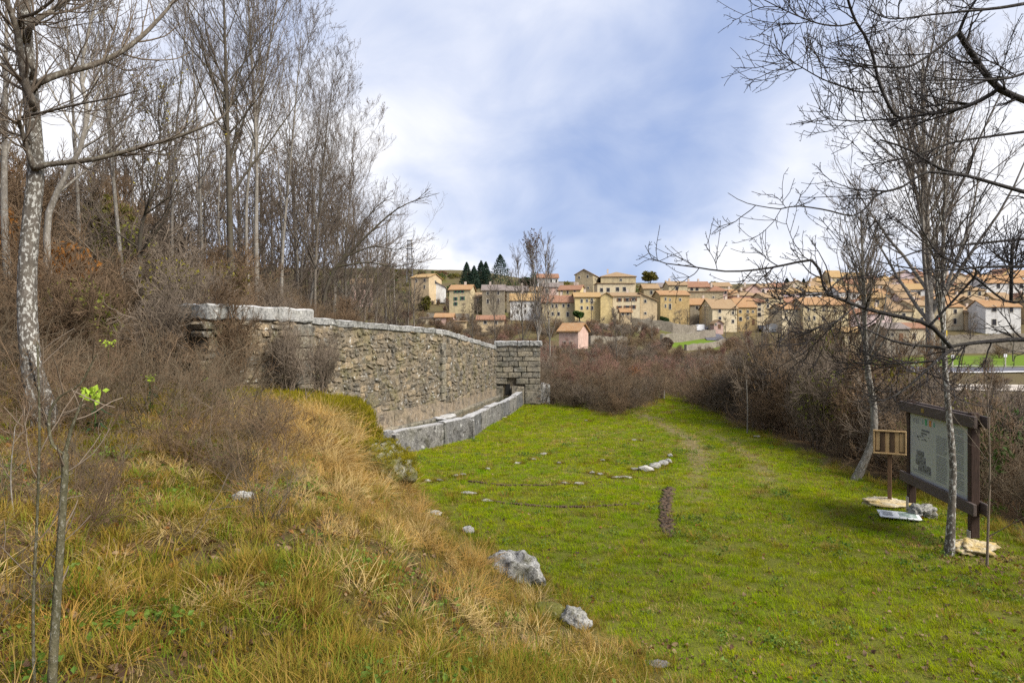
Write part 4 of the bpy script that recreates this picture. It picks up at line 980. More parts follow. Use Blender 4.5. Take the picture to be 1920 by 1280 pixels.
LBK = [(-5.0, 15.1, 1.1, 1.7, 'grey', None), (-6.3, 15.0, 1.4, 2.0, 'brown', None), (-4.3, 15.4, 1.0, 1.5, 'grey', None), (-8.3, 12.4, 1.5, 1.9, 'brown', None), (-5.8, 14.0, 1.5, 2.2, 'brown', None), (-6.9, 13.4, 1.6, 2.4, 'grey', None), (-8.4, 13.4, 1.9, 2.3, 'brown', 'yellow'), (-7.0, 15.2, 1.9, 2.5, 'grey', None), (-10.2, 15.6, 2.1, 2.6, 'brown', 'orange'), (-9.0, 18.2, 2.3, 2.6, 'grey', 'yellow'), (-12.4, 13.2, 2.2, 2.6, 'brown', 'green'), (-13.6, 17.2, 2.6, 3.2, 'brown', 'orange'), (-11.8, 20.6, 2.6, 3.0, 'grey', 'yellow'), (-16.2, 20.5, 3, 3.5, 'brown', 'orange'), (-14.6, 24.5, 3, 3.3, 'brown', 'olive'), (-9.6, 22.8, 2.4, 2.4, 'brown', 'yellow'), (-7.4, 21.2, 1.9, 1.9, 'grey', None), (-19.5, 24.5, 3.2, 3.6, 'brown', 'orange'), (-6.2, 25.6, 1.9, 1.8, 'brown', None), (-9.2, 10.2, 1.6, 1.8, 'grey', 'dark')]
for i, (x, y, w, h, k, lv) in enumerate(LBK):
    shrub(x, y, w, h, k, f'{(ordw + ["nineteenth", "twentieth"])[i]} bare shrub counted up the bank from the mound', UB, lv)
for i, (px, d, w, h, k) in enumerate([(300, 30, 3, 3.6, 'grey'), (420, 33, 3, 3.0, 'brown'), (500, 35, 3, 2.8, 'brown'), (560, 34, 2.8, 2.6, 'grey'), (610, 36, 2.8, 2.6, 'brown'), (660, 38, 2.6, 2.2, 'brown'), (120, 24, 3, 3.8, 'grey'), (210, 27, 3, 3.6, 'brown'), (40, 21, 2.8, 3.6, 'brown'), (380, 40, 3.6, 4.2, 'grey'), (460, 44, 3.6, 4.2, 'grey'), (250, 36, 3.6, 4.6, 'brown'), (560, 48, 3.6, 3.8, 'grey'), (640, 50, 3.2, 3.2, 'brown'), (700, 46, 2.8, 2.4, 'brown')]):
    x = d * (px - CX) / FPX
    shrub(x, d, w, h, k, f'{ordw[i]} brown thicket shrub between the trunks of the wooded bank', 'thicket shrubs between the trunks', 'olive' if i in (3, 9) else None)

# ------------------------------------------------------------------ scattering (for what nobody could count)
def scatter(name, pts, rot, scl, variants, pick=None, seed=0):
    """one object: a cloud of points that a node tree turns into instances of the given meshes"""
    N = len(pts); me_ = bpy.data.meshes.new(name); me_.vertices.add(N); me_.vertices.foreach_set('co', np.asarray(pts, np.float32).ravel())
    a_ = me_.attributes.new('rot', 'FLOAT_VECTOR', 'POINT'); a_.data.foreach_set('vector', np.asarray(rot, np.float32).ravel())
    a_ = me_.attributes.new('scl', 'FLOAT_VECTOR', 'POINT'); a_.data.foreach_set('vector', np.asarray(scl, np.float32).ravel())
    pick = np.random.default_rng(seed).integers(0, len(variants), N) if pick is None else pick
    a_ = me_.attributes.new('pick', 'INT', 'POINT'); a_.data.foreach_set('value', np.asarray(pick, np.int32))
    vc = bpy.data.collections.new(name + '_variants')
    for i, vm in enumerate(variants): vc.objects.link(bpy.data.objects.new(f'{name}_{i:02d}', vm))
    g = bpy.data.node_groups.new(name, 'GeometryNodeTree')
    g.interface.new_socket('Geometry', in_out='INPUT', socket_type='NodeSocketGeometry'); g.interface.new_socket('Geometry', in_out='OUTPUT', socket_type='NodeSocketGeometry')
    gi, go = g.nodes.new('NodeGroupInput'), g.nodes.new('NodeGroupOutput'); iop = g.nodes.new('GeometryNodeInstanceOnPoints'); ci = g.nodes.new('GeometryNodeCollectionInfo')
    ci.inputs['Collection'].default_value = vc; ci.inputs['Separate Children'].default_value = True; ci.inputs['Reset Children'].default_value = True
    def na(nm, tp):
        q_ = g.nodes.new('GeometryNodeInputNamedAttribute'); q_.data_type = tp; q_.inputs['Name'].default_value = nm
        return [s_ for s_ in q_.outputs if s_.enabled and s_.name == 'Attribute'][0]
    lk = g.links.new
    lk(gi.outputs[0], iop.inputs['Points']); lk(ci.outputs[0], iop.inputs['Instance']); iop.inputs['Pick Instance'].default_value = True
    lk(na('pick', 'INT'), iop.inputs['Instance Index']); lk(na('rot', 'FLOAT_VECTOR'), iop.inputs['Rotation']); lk(na('scl', 'FLOAT_VECTOR'), iop.inputs['Scale'])
    lk(iop.outputs[0], go.inputs[0])
    o = link(name, me_); md = o.modifiers.new('scatter', 'NODES'); md.node_group = g
    o['kind'] = 'stuff'
    return o
def cand(rng, x0, x1, y0, y1, dens):
    N = int((x1 - x0) * (y1 - y0) * dens); return rng.uniform(x0, x1, N), rng.uniform(y0, y1, N)
def keep(rng, x, y, w): k = rng.random(len(x)) < w; return x[k], y[k]
def sample_lod(rng, x0, x1, bands, wfn):
    """bands: (y0, y1, density)"""
    X_, Y_ = [], []
    for y0, y1, dn in bands:
        x, y = cand(rng, x0, x1, y0, y1, dn); x, y = keep(rng, x, y, wfn(x, y)); X_.append(x); Y_.append(y)
    return np.concatenate(X_), np.concatenate(Y_)
def std(rng, x, y, smin, smax, tilt=0.15, lift=0.0, grow_far=True):
    N = len(x); s_ = rng.uniform(smin, smax, N)
    if grow_far: s_ = s_ * (1 + np.clip((np.hypot(x, y) - 9) / 45, 0, 0.6))
    pts = np.stack((x, y, H(x, y) + lift), 1); rot = np.stack((rng.normal(0, tilt, N), rng.normal(0, tilt, N), rng.uniform(0, 6.283, N)), 1)
    return pts, rot, np.stack((s_, s_, s_), 1)
def blades(name, seed, N, rad, hmin, hmax, wid, arch, seg, mat, lay=0.0):
    q_ = np.random.default_rng(seed); a = q_.uniform(0, 6.283, N); rr_ = rad * np.sqrt(q_.random(N)); base = np.stack((rr_ * np.cos(a), rr_ * np.sin(a), 0 * a - .01), 1)
    az_ = a + q_.normal(0, .9, N); hz = np.stack((np.cos(az_), np.sin(az_), 0 * a), 1); sd = np.stack((-np.sin(az_), np.cos(az_), 0 * a), 1)
    L = q_.uniform(hmin, hmax, N); th = q_.uniform(.05, .5, N) + lay; k = q_.uniform(.4, 1.3, N) * arch; W_ = wid * q_.uniform(.6, 1.3, N)
    rows = []; p_ = base.copy(); step = L / seg
    for i in range(seg):
        w_ = (W_ * (1 - .75 * i / seg))[:, None] * .5; rows.append(np.stack((p_ - sd * w_, p_ + sd * w_), 1))
        an = th + k * (i / seg); p_ = p_ + (hz * np.sin(an)[:, None] + np.array((0, 0, 1)) * np.cos(an)[:, None]) * step[:, None]
    V = np.concatenate([np.concatenate(rows, 1), p_[:, None]], 1); nv = 2 * seg + 1; b_ = np.arange(N)[:, None] * nv
    q4 = np.concatenate([b_ + np.array([[2 * i, 2 * i + 1, 2 * i + 3, 2 * i + 2]]) for i in range(seg - 1)]) if seg > 1 else np.zeros((0, 4), int)
    t3 = b_ + np.array([[2 * seg - 2, 2 * seg - 1, 2 * seg]])
    return mesh_np(name, V.reshape(-1, 3), [q4, t3], True, [mat])
# grass materials: patchy by place
n = NT('grass_lawn'); a = n.noise(0.35, 4, .6); b = n.noise(2.2, 4, .6); r1 = n.rand()
wornf = n.noise(0.16, 3, .5)
c = n.mix(n.ramp(a, [(.35, 0), (.65, 1)]), (0.155, 0.285, 0.003), (0.255, 0.33, 0.004))
c = n.mix(n.ramp(b, [(.35, 0), (.7, .75)]), c, (0.33, 0.315, 0.005))
c = n.mix(n.ramp(r1, [(.88, 0), (.93, 1)]), c, (0.30, 0.215, 0.07))
c = n.mix(n.ramp(n.noise(0.6, 4, .65, None, .6), [(.60, 0), (.72, .6)]), c, (0.27, 0.18, 0.035))
n.inp('Base Color', c); n.inp('Roughness', .8); n.inp('Specular IOR Level', .04); n.translucent(c, .35); MAT['grass_lawn'] = n.m
n = NT('grass_lush'); a = n.noise(1.2, 4, .6); c = n.mix(n.ramp(a, [(.35, 0), (.65, 1)]), (0.095, 0.155, 0.006), (0.18, 0.205, 0.010)); c = n.mix(n.ramp(n.rand(), [(.1, 0), (.7, .9)]), c, (0.27, 0.165, 0.025)); c = n.mix(n.ramp(n.noise(.8, 4, .6), [(.45, 0), (.65, .5)]), c, (0.25, 0.16, 0.04))
n.inp('Base Color', c); n.inp('Roughness', .65); n.inp('Specular IOR Level', .15); n.translucent(c, .3); MAT['grass_lush'] = n.m
n = NT('grass_straw'); a = n.noise(1.6, 4, .6); c = n.mix(n.ramp(a, [(.35, 0), (.65, 1)]), (0.50, 0.30, 0.070), (0.38, 0.20, 0.035)); c = n.mix(n.ramp(n.rand(), [(0, 0), (.5, .2), (.55, .9), (1, 1)]), c, (0.58, 0.43, 0.18)); c = n.mix(n.ramp(n.noise(2.4, 3), [(.5, 0), (.65, .6)]), c, (0.20, 0.13, 0.06)); c = n.mix(n.ramp(n.noise(11, 3), [(.4, 0), (.7, .7)]), c, (0.22, 0.14, 0.05))
n.inp('Base Color', c); n.inp('Roughness', .7); n.inp('Specular IOR Level', .2); n.translucent(c, .3); MAT['grass_straw'] = n.m
n = NT('moss'); a = n.noise(3.0, 4, .6); c = n.mix(n.ramp(a, [(.35, 0), (.65, 1)]), (0.17, 0.145, 0.006), (0.33, 0.27, 0.010)); c = n.mix(n.rand(), c, (0.15, 0.13, 0.012))
n.inp('Base Color', c); n.inp('Roughness', .9); n.inp('Specular IOR Level', .1); n.translucent(c, .2); MAT['moss'] = n.m

TUFT = [blades('tuft', 700 + i, 34, .085, .025, .075, .0055, .9, 2, MAT['grass_lawn'], .25) for i in range(5)]
TUFT += [blades('tuft', 710 + i, 26, .085, .02, .06, .005, .9, 2, MAT['grass_straw'], .45) for i in range(2)]
TUFT2 = [blades('tuft', 720 + i, 40, .10, .06, .20, .006, 1.2, 3, MAT['grass_lush'], .2) for i in range(4)]
STRAW = [blades('straw', 740 + i, 95, .14, .30, .68, .0055, 1.5, 6, MAT['grass_straw'], .75) for i in range(4)] + [blades('straw', 760 + i, 45, .10, .12, .34, .005, 1.6, 4, MAT['grass_straw'], .5) for i in range(3)]
MOSS = [blades('moss', 780 + i, 90, .11, .02, .06, .007, .8, 1, MAT['moss'], .2) for i in range(3)]
rs = np.random.default_rng(404)
MUDA, MUDB = ground_px(1257, 915), ground_px(1253, 1003)
RUT = np.array([ground_px(a_, b_) for a_, b_ in ((905, 936), (960, 945), (1020, 950), (1100, 953), (1200, 949))])
RUT2 = np.array([ground_px(a_, b_) for a_, b_ in ((880, 905), (950, 912), (1020, 912), (1090, 908))])
def bare(x, y):
    """bare soil: the muddy tyre mark and the thin ruts"""
    cx_ = np.interp(y, [MUDB[1], 12.2, MUDA[1]], [MUDB[0], 2.72, MUDA[0]]); m1 = (np.abs(x - cx_) < .13) & (y > MUDB[1]) & (y < MUDA[1])
    m2 = (np.abs(y - np.interp(x, RUT[:, 0], RUT[:, 1])) < .05) & (x > RUT[0, 0]) & (x < RUT[-1, 0])
    m3 = (np.abs(y - np.interp(x, RUT2[:, 0], RUT2[:, 1])) < .04) & (x > RUT2[0, 0]) & (x < RUT2[-1, 0])
    return m1 | m2 | m3
TPx, TPy = np.array([p_[0] for p_ in TP]), np.array([p_[1] for p_ in TP])
def lawn_w(x, y):
    w = lawn_mask(x, y) * (1 - .85 * worn_mask(x, y)) * np.where(sgrid(x, y, 1.7, 12.0) > .5, .55, 1); w = w * ~bare(x, y)
    return w * np.where((y > 16.3) & (y < 32.6), (x > np.interp(y, TPy, TPx) + .02), True)
x, y = sample_lod(rs, -4, 10.5, [(-2, 4, 25), (4, 9, 190), (9, 14, 150), (14, 20, 110), (20, 30, 80), (30, 42, 55)], lawn_w)
pk = rs.integers(0, 5, len(x)); pb = .05 + .5 * np.exp(-((x - 2.7) / 2.0) ** 2 - ((y - 20.8) / 2.4) ** 2) * np.clip(.6 + sgrid(x, y, 1.3, 2.2), 0, 1.3) + .7 * worn_mask(x, y) + .22 * (sgrid(x, y, .9, 8.0) > .45) + .4 * np.exp(-((x - 6.9) / 1.3) ** 2) * sstep(11.5, 9, y)
pk = np.where(rs.random(len(x)) < pb, 5 + rs.integers(0, 2, len(x)), pk)
set_props(scatter('grass', *std(rs, x, y, .7, 1.3, .12), TUFT, pk), 'short bright green grass of the lawn', 'grass')
def moss_w(x, y):
    s = bank_s(x, y)
    a_ = np.exp(-((x + 4.8) / 2.3) ** 2 - ((y - 13.9) / 1.1) ** 2) * 2.0 + np.exp(-((x + 2.9) / .8) ** 2 - ((y - 14.7) / 1.2) ** 2) * 1.8 + .5 * np.exp(-((x + 4.5) / 2.5) ** 2 - ((y - 11.5) / 1.0) ** 2)
    return np.clip(a_ * (.7 + .8 * sgrid(x, y, 1.6, 11.0)), 0, 1) * sstep(.1, .4, s)
# longer grass: lawn edges, around stones, mound
def edge_w(x, y):
    l = lawn_mask(x, y); s = bank_s(x, y); e_ = 4 * l * (1 - l) * .8
    m_ = sstep(.0, .5, s) * sstep(17, 15, y) * (.22 + .45 * (sgrid(x, y, 1.5, 5.0) > .1)) * (1 - .8 * np.clip(moss_w(x, y), 0, 1)) * np.where(s > 4.5, .75, 1)
    return np.clip(np.maximum(e_, m_ + .3 * sstep(6.5, 3.5, y) * sstep(.3, 1, s)) + l * (.02 + .12 * (sgrid(x, y, 1.0, 17.0) > .5)) * ~bare(x, y), 0, 1)
rkx, rky = [], []
for ob in ROCKS:
    nr_ = int(14 + 60 * max(ob.scale[0], .15)); a_ = rs.uniform(0, 6.283, nr_); kk = rs.uniform(.42, .62, nr_); rkx.append(ob.location.x + np.cos(a_) * kk * ob.scale[0]); rky.append(ob.location.y + np.sin(a_) * kk * ob.scale[1])
rkx, rky = np.concatenate(rkx), np.concatenate(rky)
x, y = sample_lod(rs, -12, 10.8, [(1.0, 6, 170), (6, 10, 110), (10, 17, 55), (17, 30, 14), (30, 42, 8)], edge_w)
lg_ = [np.vstack(k) for k in zip(std(rs, x, y, .6, 1.3, .2), std(rs, rkx, rky, .35, .7, .2, 0, False))]
set_props(scatter('long_grass', *lg_, TUFT2), 'longer green grass on the mound and along the lawn edges', 'grass')
def straw_w(x, y):
    s = bank_s(x, y)
    core_ = np.exp(-((x + 3.1) / 1.2) ** 2 - ((y - 11.7) / 1.6) ** 2) * 1.9 + np.exp(-((x + 1.9) / 1.5) ** 2 - ((y - 8.8) / 2.0) ** 2) * .85 + np.exp(-((x + .2) / 1.2) ** 2 - ((y - 6.0) / 1.6) ** 2) * .22
    return np.clip(core_ * np.clip(.45 + .9 * sgrid(x, y, 1.9, 9.0), 0, 1.3) + .11, 0, 1) * sstep(.0, .45, s) * (1 - .75 * np.clip(moss_w(x, y), 0, 1)) * np.where(x < -2.0, sstep(12.9, 12.1, y), sstep(16.5, 15, y))
x, y = sample_lod(rs, -12, 4, [(1.2, 6, 80), (6, 10, 75), (10, 16.5, 75)], straw_w)
p_, ro, sc_ = std(rs, x, y, .6, 1.15, .25)
dn = np.stack((H(x + .2, y) - H(x - .2, y), H(x, y + .2) - H(x, y - .2)), 1) / .4     # straw flops downhill
ro[:, 2] = rs.normal(0, 1.0, len(x)); ro[:, 0] = rs.normal(0, .15, len(x)) + np.clip(dn[:, 1], -.7, .7) * 1.2; ro[:, 1] = rs.normal(0, .15, len(x)) - np.clip(dn[:, 0], -.7, .7) * 1.2 + .15
hump = np.exp(-((x + 3.1) / 1.4) ** 2 - ((y - 11.7) / 1.9) ** 2); lgp = rs.random(len(x)) < np.clip(hump * 1.4, .18, 1)
sc_ *= np.where(lgp & (hump < .3), .75, 1)[:, None]
set_props(scatter('dry_grass', p_, ro, sc_, STRAW, np.where(lgp, rs.integers(0, 4, len(x)), rs.integers(4, 7, len(x)))), 'long straw coloured dry grass flopping down the mound', 'grass')
x, y = sample_lod(rs, -9, -1.5, [(9.5, 17, 240)], moss_w)
mp0 = std(rs, x, y, .9, 2.0, .2)
for ob in ROCKS:                                        # cushions on the two mossy boulders of the mound
    if 'mossy boulder at the end' in ob['label'] or 'mossy rock on the mound' in ob['label']:
        V = np.array([v.co for v in ob.data.vertices]); Nn = np.array([v.normal for v in ob.data.vertices]); k = (Nn[:, 2] > -.05) & (rs.random(len(V)) < .85)
        M_ = np.array(ob.matrix_basis); pw = V[k] @ M_[:3, :3].T + M_[:3, 3]; nk = len(pw)
        mp0 = (np.vstack((mp0[0], pw)), np.vstack((mp0[1], np.stack((rs.normal(0, .5, nk), rs.normal(0, .5, nk), rs.uniform(0, 6.28, nk)), 1))), np.vstack((mp0[2], np.repeat(rs.uniform(.7, 1.3, (nk, 1)), 3, 1))))
set_props(scatter('moss', *mp0, MOSS), 'yellow green moss cushions on top of the mound', 'moss')
# fallen leaves
def leaf_piece(seed, size, mat):
    q_ = np.random.default_rng(seed); a = np.linspace(0, 6.283, 9)[:-1]; rr_ = size * (.32 + .18 * np.abs(np.cos(a * 1.5))) * q_.uniform(.8, 1.2, 8)
    V = np.stack((rr_ * np.cos(a) * 1.3, rr_ * np.sin(a) * .9, size * .18 * np.cos(2 * a + q_.uniform(0, 6)) + .012), 1); V = np.vstack((V, (0, 0, .008)))
    return mesh_np('leaf', V, [[(i, (i + 1) % 8, 8) for i in range(8)]], True, [MAT[mat]])
LEAF = [leaf_piece(1, .045, 'leaf_orange')] + [leaf_piece(2 + i, sz_, m_) for i, (sz_, m_) in enumerate(((.05, 'leaf_brown'), (.04, 'leaf_brown'), (.05, 'leaf_tan'), (.035, 'leaf_brown'), (.04, 'leaf_tan'), (.03, 'leaf_brown'), (.03, 'leaf_tan'), (.045, 'leaf_brown'), (.028, 'leaf_brown')))]
def leaf_w(x, y):
    s = bank_s(x, y); l = lawn_mask(x, y)
    return np.clip(sstep(.3, 2.5, s) * .75 + .075 * l + .12 * sstep(9.5, 6, y) * l + .8 * np.exp(-((x - 6.8) / 1.3) ** 2) * sstep(11.5, 8.5, y), 0, 1)
x, y = sample_lod(rs, -14, 9.5, [(1.2, 7, 330), (7, 12, 190), (12, 20, 60), (20, 36, 10)], leaf_w)
p_, ro, sc_ = std(rs, x, y, .6, 1.25, .5, .012); set_props(scatter('fallen_leaves', p_, ro, sc_, LEAF), 'brown and orange fallen leaves over bank and lawn', 'leaves')
# low green herbs on the bank
leafm('leaf_herb', (0.09, 0.16, 0.02), (0.15, 0.20, 0.03)); HERB = [leaves_at(np.random.default_rng(80 + i), np.random.default_rng(90 + i).normal(0, .06, (34, 3)) * (1.1, 1.1, .3) + (0, 0, .04), .036, .01, 'herb', MAT['leaf_herb'], .7) for i in range(3)]
def herb_w(x, y): s = bank_s(x, y); return sstep(.5, 2, s) * np.clip(.15 + .6 * sgrid(x, y, 1.1, 13.0), 0, .6) * sstep(22, 10, y) + .35 * np.exp(-((x - 8.6) / .7) ** 2) * (y < 15) + lawn_mask(x, y) * (.05 + .25 * (sgrid(x, y, 1.4, 21.0) > .45)) * ~bare(x, y)
x, y = sample_lod(rs, -14, 10.5, [(2, 7, 30), (7, 12, 22), (12, 22, 9)], herb_w)
set_props(scatter('herbs', *std(rs, x, y, .7, 1.4, .25), HERB), 'small green leafy herbs on the bank floor', 'herbs')
# thin dead stems and brambles
CLUMP = [bush_mesh('clump', 960 + i, MAT['twig_brush' if i % 2 else 'twig_brown'], 9, .9, (7, 4, 0), .0022, .2, .02, .0065) for i in range(4)]
def brush_w(x, y):
    s = bank_s(x, y)
    a_ = sstep(3.6, 6.5, s) * sstep(70, 50, y) * np.clip(.75 + .4 * sgrid(x, y, .8, 15.0), .2, 1)
    nearcut = 1 - .8 * np.exp(-((x + 1) / 4.5) ** 2) * sstep(8, 5, y)
    b_ = sstep(7.9, 8.8, x) * sstep(7, 9, y) * .8
    w_ = np.where(y > 26, sstep(-.2, .5, wedge(x, y)), 0) * (y < 60)
    c_ = (.05 + .5 * sstep(-1.2, -3.0, x)) * sstep(1.5, 3.5, s) * (y < 14)
    return np.clip(np.maximum.reduce((a_ * nearcut, b_, w_, c_)), 0, 1) * (1 - .9 * np.clip(moss_w(x, y), 0, 1))
x, y = sample_lod(rs, -34, 17, [(3, 8, 4), (8, 20, 5), (20, 36, 2.2), (36, 60, .9)], brush_w)
p_, ro, sc_ = std(rs, x, y, .55, 1.15, .25, 0, True); near_ = sstep(3, 12, np.hypot(x, y)); sc_ *= (.40 + .80 * near_)[:, None]
set_props(scatter('undergrowth', p_, ro, sc_, CLUMP), 'tangled brown leafless undergrowth over the bank and slopes', 'undergrowth')
# valley scrub between the terrace and the village
VB = [BUSH['grey'][0], BUSH['brown'][0], BUSH['red'][0], BUSH['grey'][1], BUSH['brown'][1]]
def scrub_w(x, y):
    px = CX + FPX * x / y
    g_ = np.clip(.75 + .5 * sgrid(x, y, .12, 3.0), .1, 1) * np.interp(y, [45, 60, 110, 150, 172], [1, 1, .9, .7, .9])
    clear = ((px > 1560) & (y > 70)) | ((px > 1020) & (px < 1120) & (y > 92) & (y < 135)) | ((px > 1235) & (px < 1350) & (y > 125)) | ((px > 1440) & (y > 60) & (sgrid(x, y, .1) > -.2))
    return g_ * np.where(clear, .06, 1)
x, y = sample_lod(rs, -75, 95, [(44, 70, .25), (70, 110, .14), (110, 172, .07), (172, 260, .018)], scrub_w)
N = len(x); s_ = rs.uniform(1.6, 3.2, N); hs = rs.uniform(1.3, 2.6, N) * np.interp(y, [44, 70, 150], [.9, 1, 1.1])
set_props(scatter('scrub', np.stack((x, y, H(x, y)), 1), np.stack((0 * x, 0 * x, rs.uniform(0, 6.28, N)), 1), np.stack((s_, s_, hs), 1), VB), 'brown leafless scrub filling the valley below the village', 'scrub')
# ------------------------------------------------------------------ village materials
def wallm(name, c1, c2, stone=0.0):
    n = NT(name); a = n.noise(.25, 4, .6); b = n.noise(2.0, 5, .65)
    c = n.mix(n.ramp(a, [(.3, 0), (.7, 1)]), c1, c2); c = n.mix(.5, c, n.ramp(b, [(.3, (.55, .55, .55)), (.7, (1.3, 1.3, 1.3))]), 'MULTIPLY'); c = n.mix(n.math('MULTIPLY', n.ramp(n.noise(.9, 5, .7, n.scaled(n.pos(), (1, 1, .25))), [(.5, 0), (.68, 1)]), .4), c, (.14, .12, .095))
    if stone: c = n.mix(n.math('MULTIPLY', n.ramp(n.voro(2.2), [(.1, 1.0), (.5, 0.0)]), stone), c, tuple(k * .55 for k in c1))
    n.inp('Base Color', c); n.inp('Roughness', .92); n.inp('Specular IOR Level', .1); n.bump(b, .4, .05); MAT[name] = n.m; return n.m
wallm('wall_cream', (0.425, 0.337, 0.198), (0.510, 0.425, 0.263)); wallm('wall_yellow', (0.498, 0.374, 0.169), (0.583, 0.462, 0.235)); wallm('wall_ochre', (0.394, 0.269, 0.121), (0.479, 0.356, 0.173), .4)
wallm('wall_stone', (0.305, 0.248, 0.157), (0.408, 0.338, 0.217), .6); wallm('wall_grey', (0.207, 0.174, 0.127), (0.289, 0.248, 0.179), .5); wallm('wall_white', (0.544, 0.529, 0.504), (0.654, 0.637, 0.605)); wallm('wall_pink', (0.468, 0.308, 0.256), (0.520, 0.376, 0.312)); wallm('wall_rose', (0.527, 0.408, 0.392), (0.596, 0.468, 0.453))
wallm('wall_tan', (0.442, 0.329, 0.198), (0.506, 0.398, 0.248)); wallm('wall_beige', (0.491, 0.407, 0.269), (0.566, 0.477, 0.326))
def roofm(name, c1, c2, c3):
    n = NT(name); w = n.node('ShaderNodeTexWave', wave_type='BANDS', bands_direction='X'); w.inputs['Scale'].default_value = 1.3; w.inputs['Distortion'].default_value = 1.0
    n.t.links.new(n.obj(), w.inputs['Vector']); a = n.noise(.5, 5, .65); b = n.noise(3.0, 4, .7)
    c = n.mix(n.ramp(a, [(.3, 0), (.7, 1)]), c1, c2); c = n.mix(n.ramp(b, [(.45, 0), (.7, .8)]), c, c3); c = n.mix(n.math('MULTIPLY', w.outputs[1], .45), c, tuple(k * .5 for k in c1))
    n.inp('Base Color', c); n.inp('Roughness', .9); n.inp('Specular IOR Level', .12); n.bump(w.outputs[1], .5, .08); MAT[name] = n.m; return n.m
roofm('roof_orange', (.34, .175, .08), (.40, .24, .115), (.38, .29, .185)); roofm('roof_red', (.25, .115, .07), (.31, .165, .10), (.35, .245, .165)); roofm('roof_brown', (.29, .185, .10), (.35, .24, .135), (.37, .285, .185)); roofm('roof_grey', (0.182, 0.152, 0.135), (0.238, 0.191, 0.168), (0.300, 0.259, 0.232)); roofm('roof_gold', (.36, .22, .09), (.42, .28, .13), (.40, .30, .18))
plain('pane_dark', (.03, .028, .03), .25, .2, 3); plain('frame_pale', (.48, .44, .36), .8); plain('shutter_brown', (.14, .075, .04), .8); plain('shutter_green', (.05, .12, .075), .8); plain('eave_dark', (.10, .07, .05), .9); plain('chimney_plaster', (.48, .40, .33), .9)
UNITWIN = Acc().box((0, 0, 0), (1, 1, 1)).mesh('window', False, MAT['frame_pale']); UNITPANE = Acc().box((0, 0, 0), (1, 1, 1)).mesh('pane', False, MAT['pane_dark']); SHB = Acc().box((0, 0, 0), (1, 1, 1)).mesh('shutter', False, MAT['shutter_brown']); SHG = Acc().box((0, 0, 0), (1, 1, 1)).mesh('shutter', False, MAT['shutter_green']); UNITDOOR = Acc().box((0, 0, 0), (1, 1, 1)).mesh('door', False, MAT['shutter_brown']); UNITCH = Acc().box((0, 0, 0), (1, 1, 1)).mesh('chimney', False, MAT['chimney_plaster'])
def sized(name, me_, parent, loc, size, rz=0.0):
    o = link(name, me_, parent); o.location = loc; o.scale = size; o.rotation_euler = (0, 0, rz); return o
rv = np.random.default_rng(90)
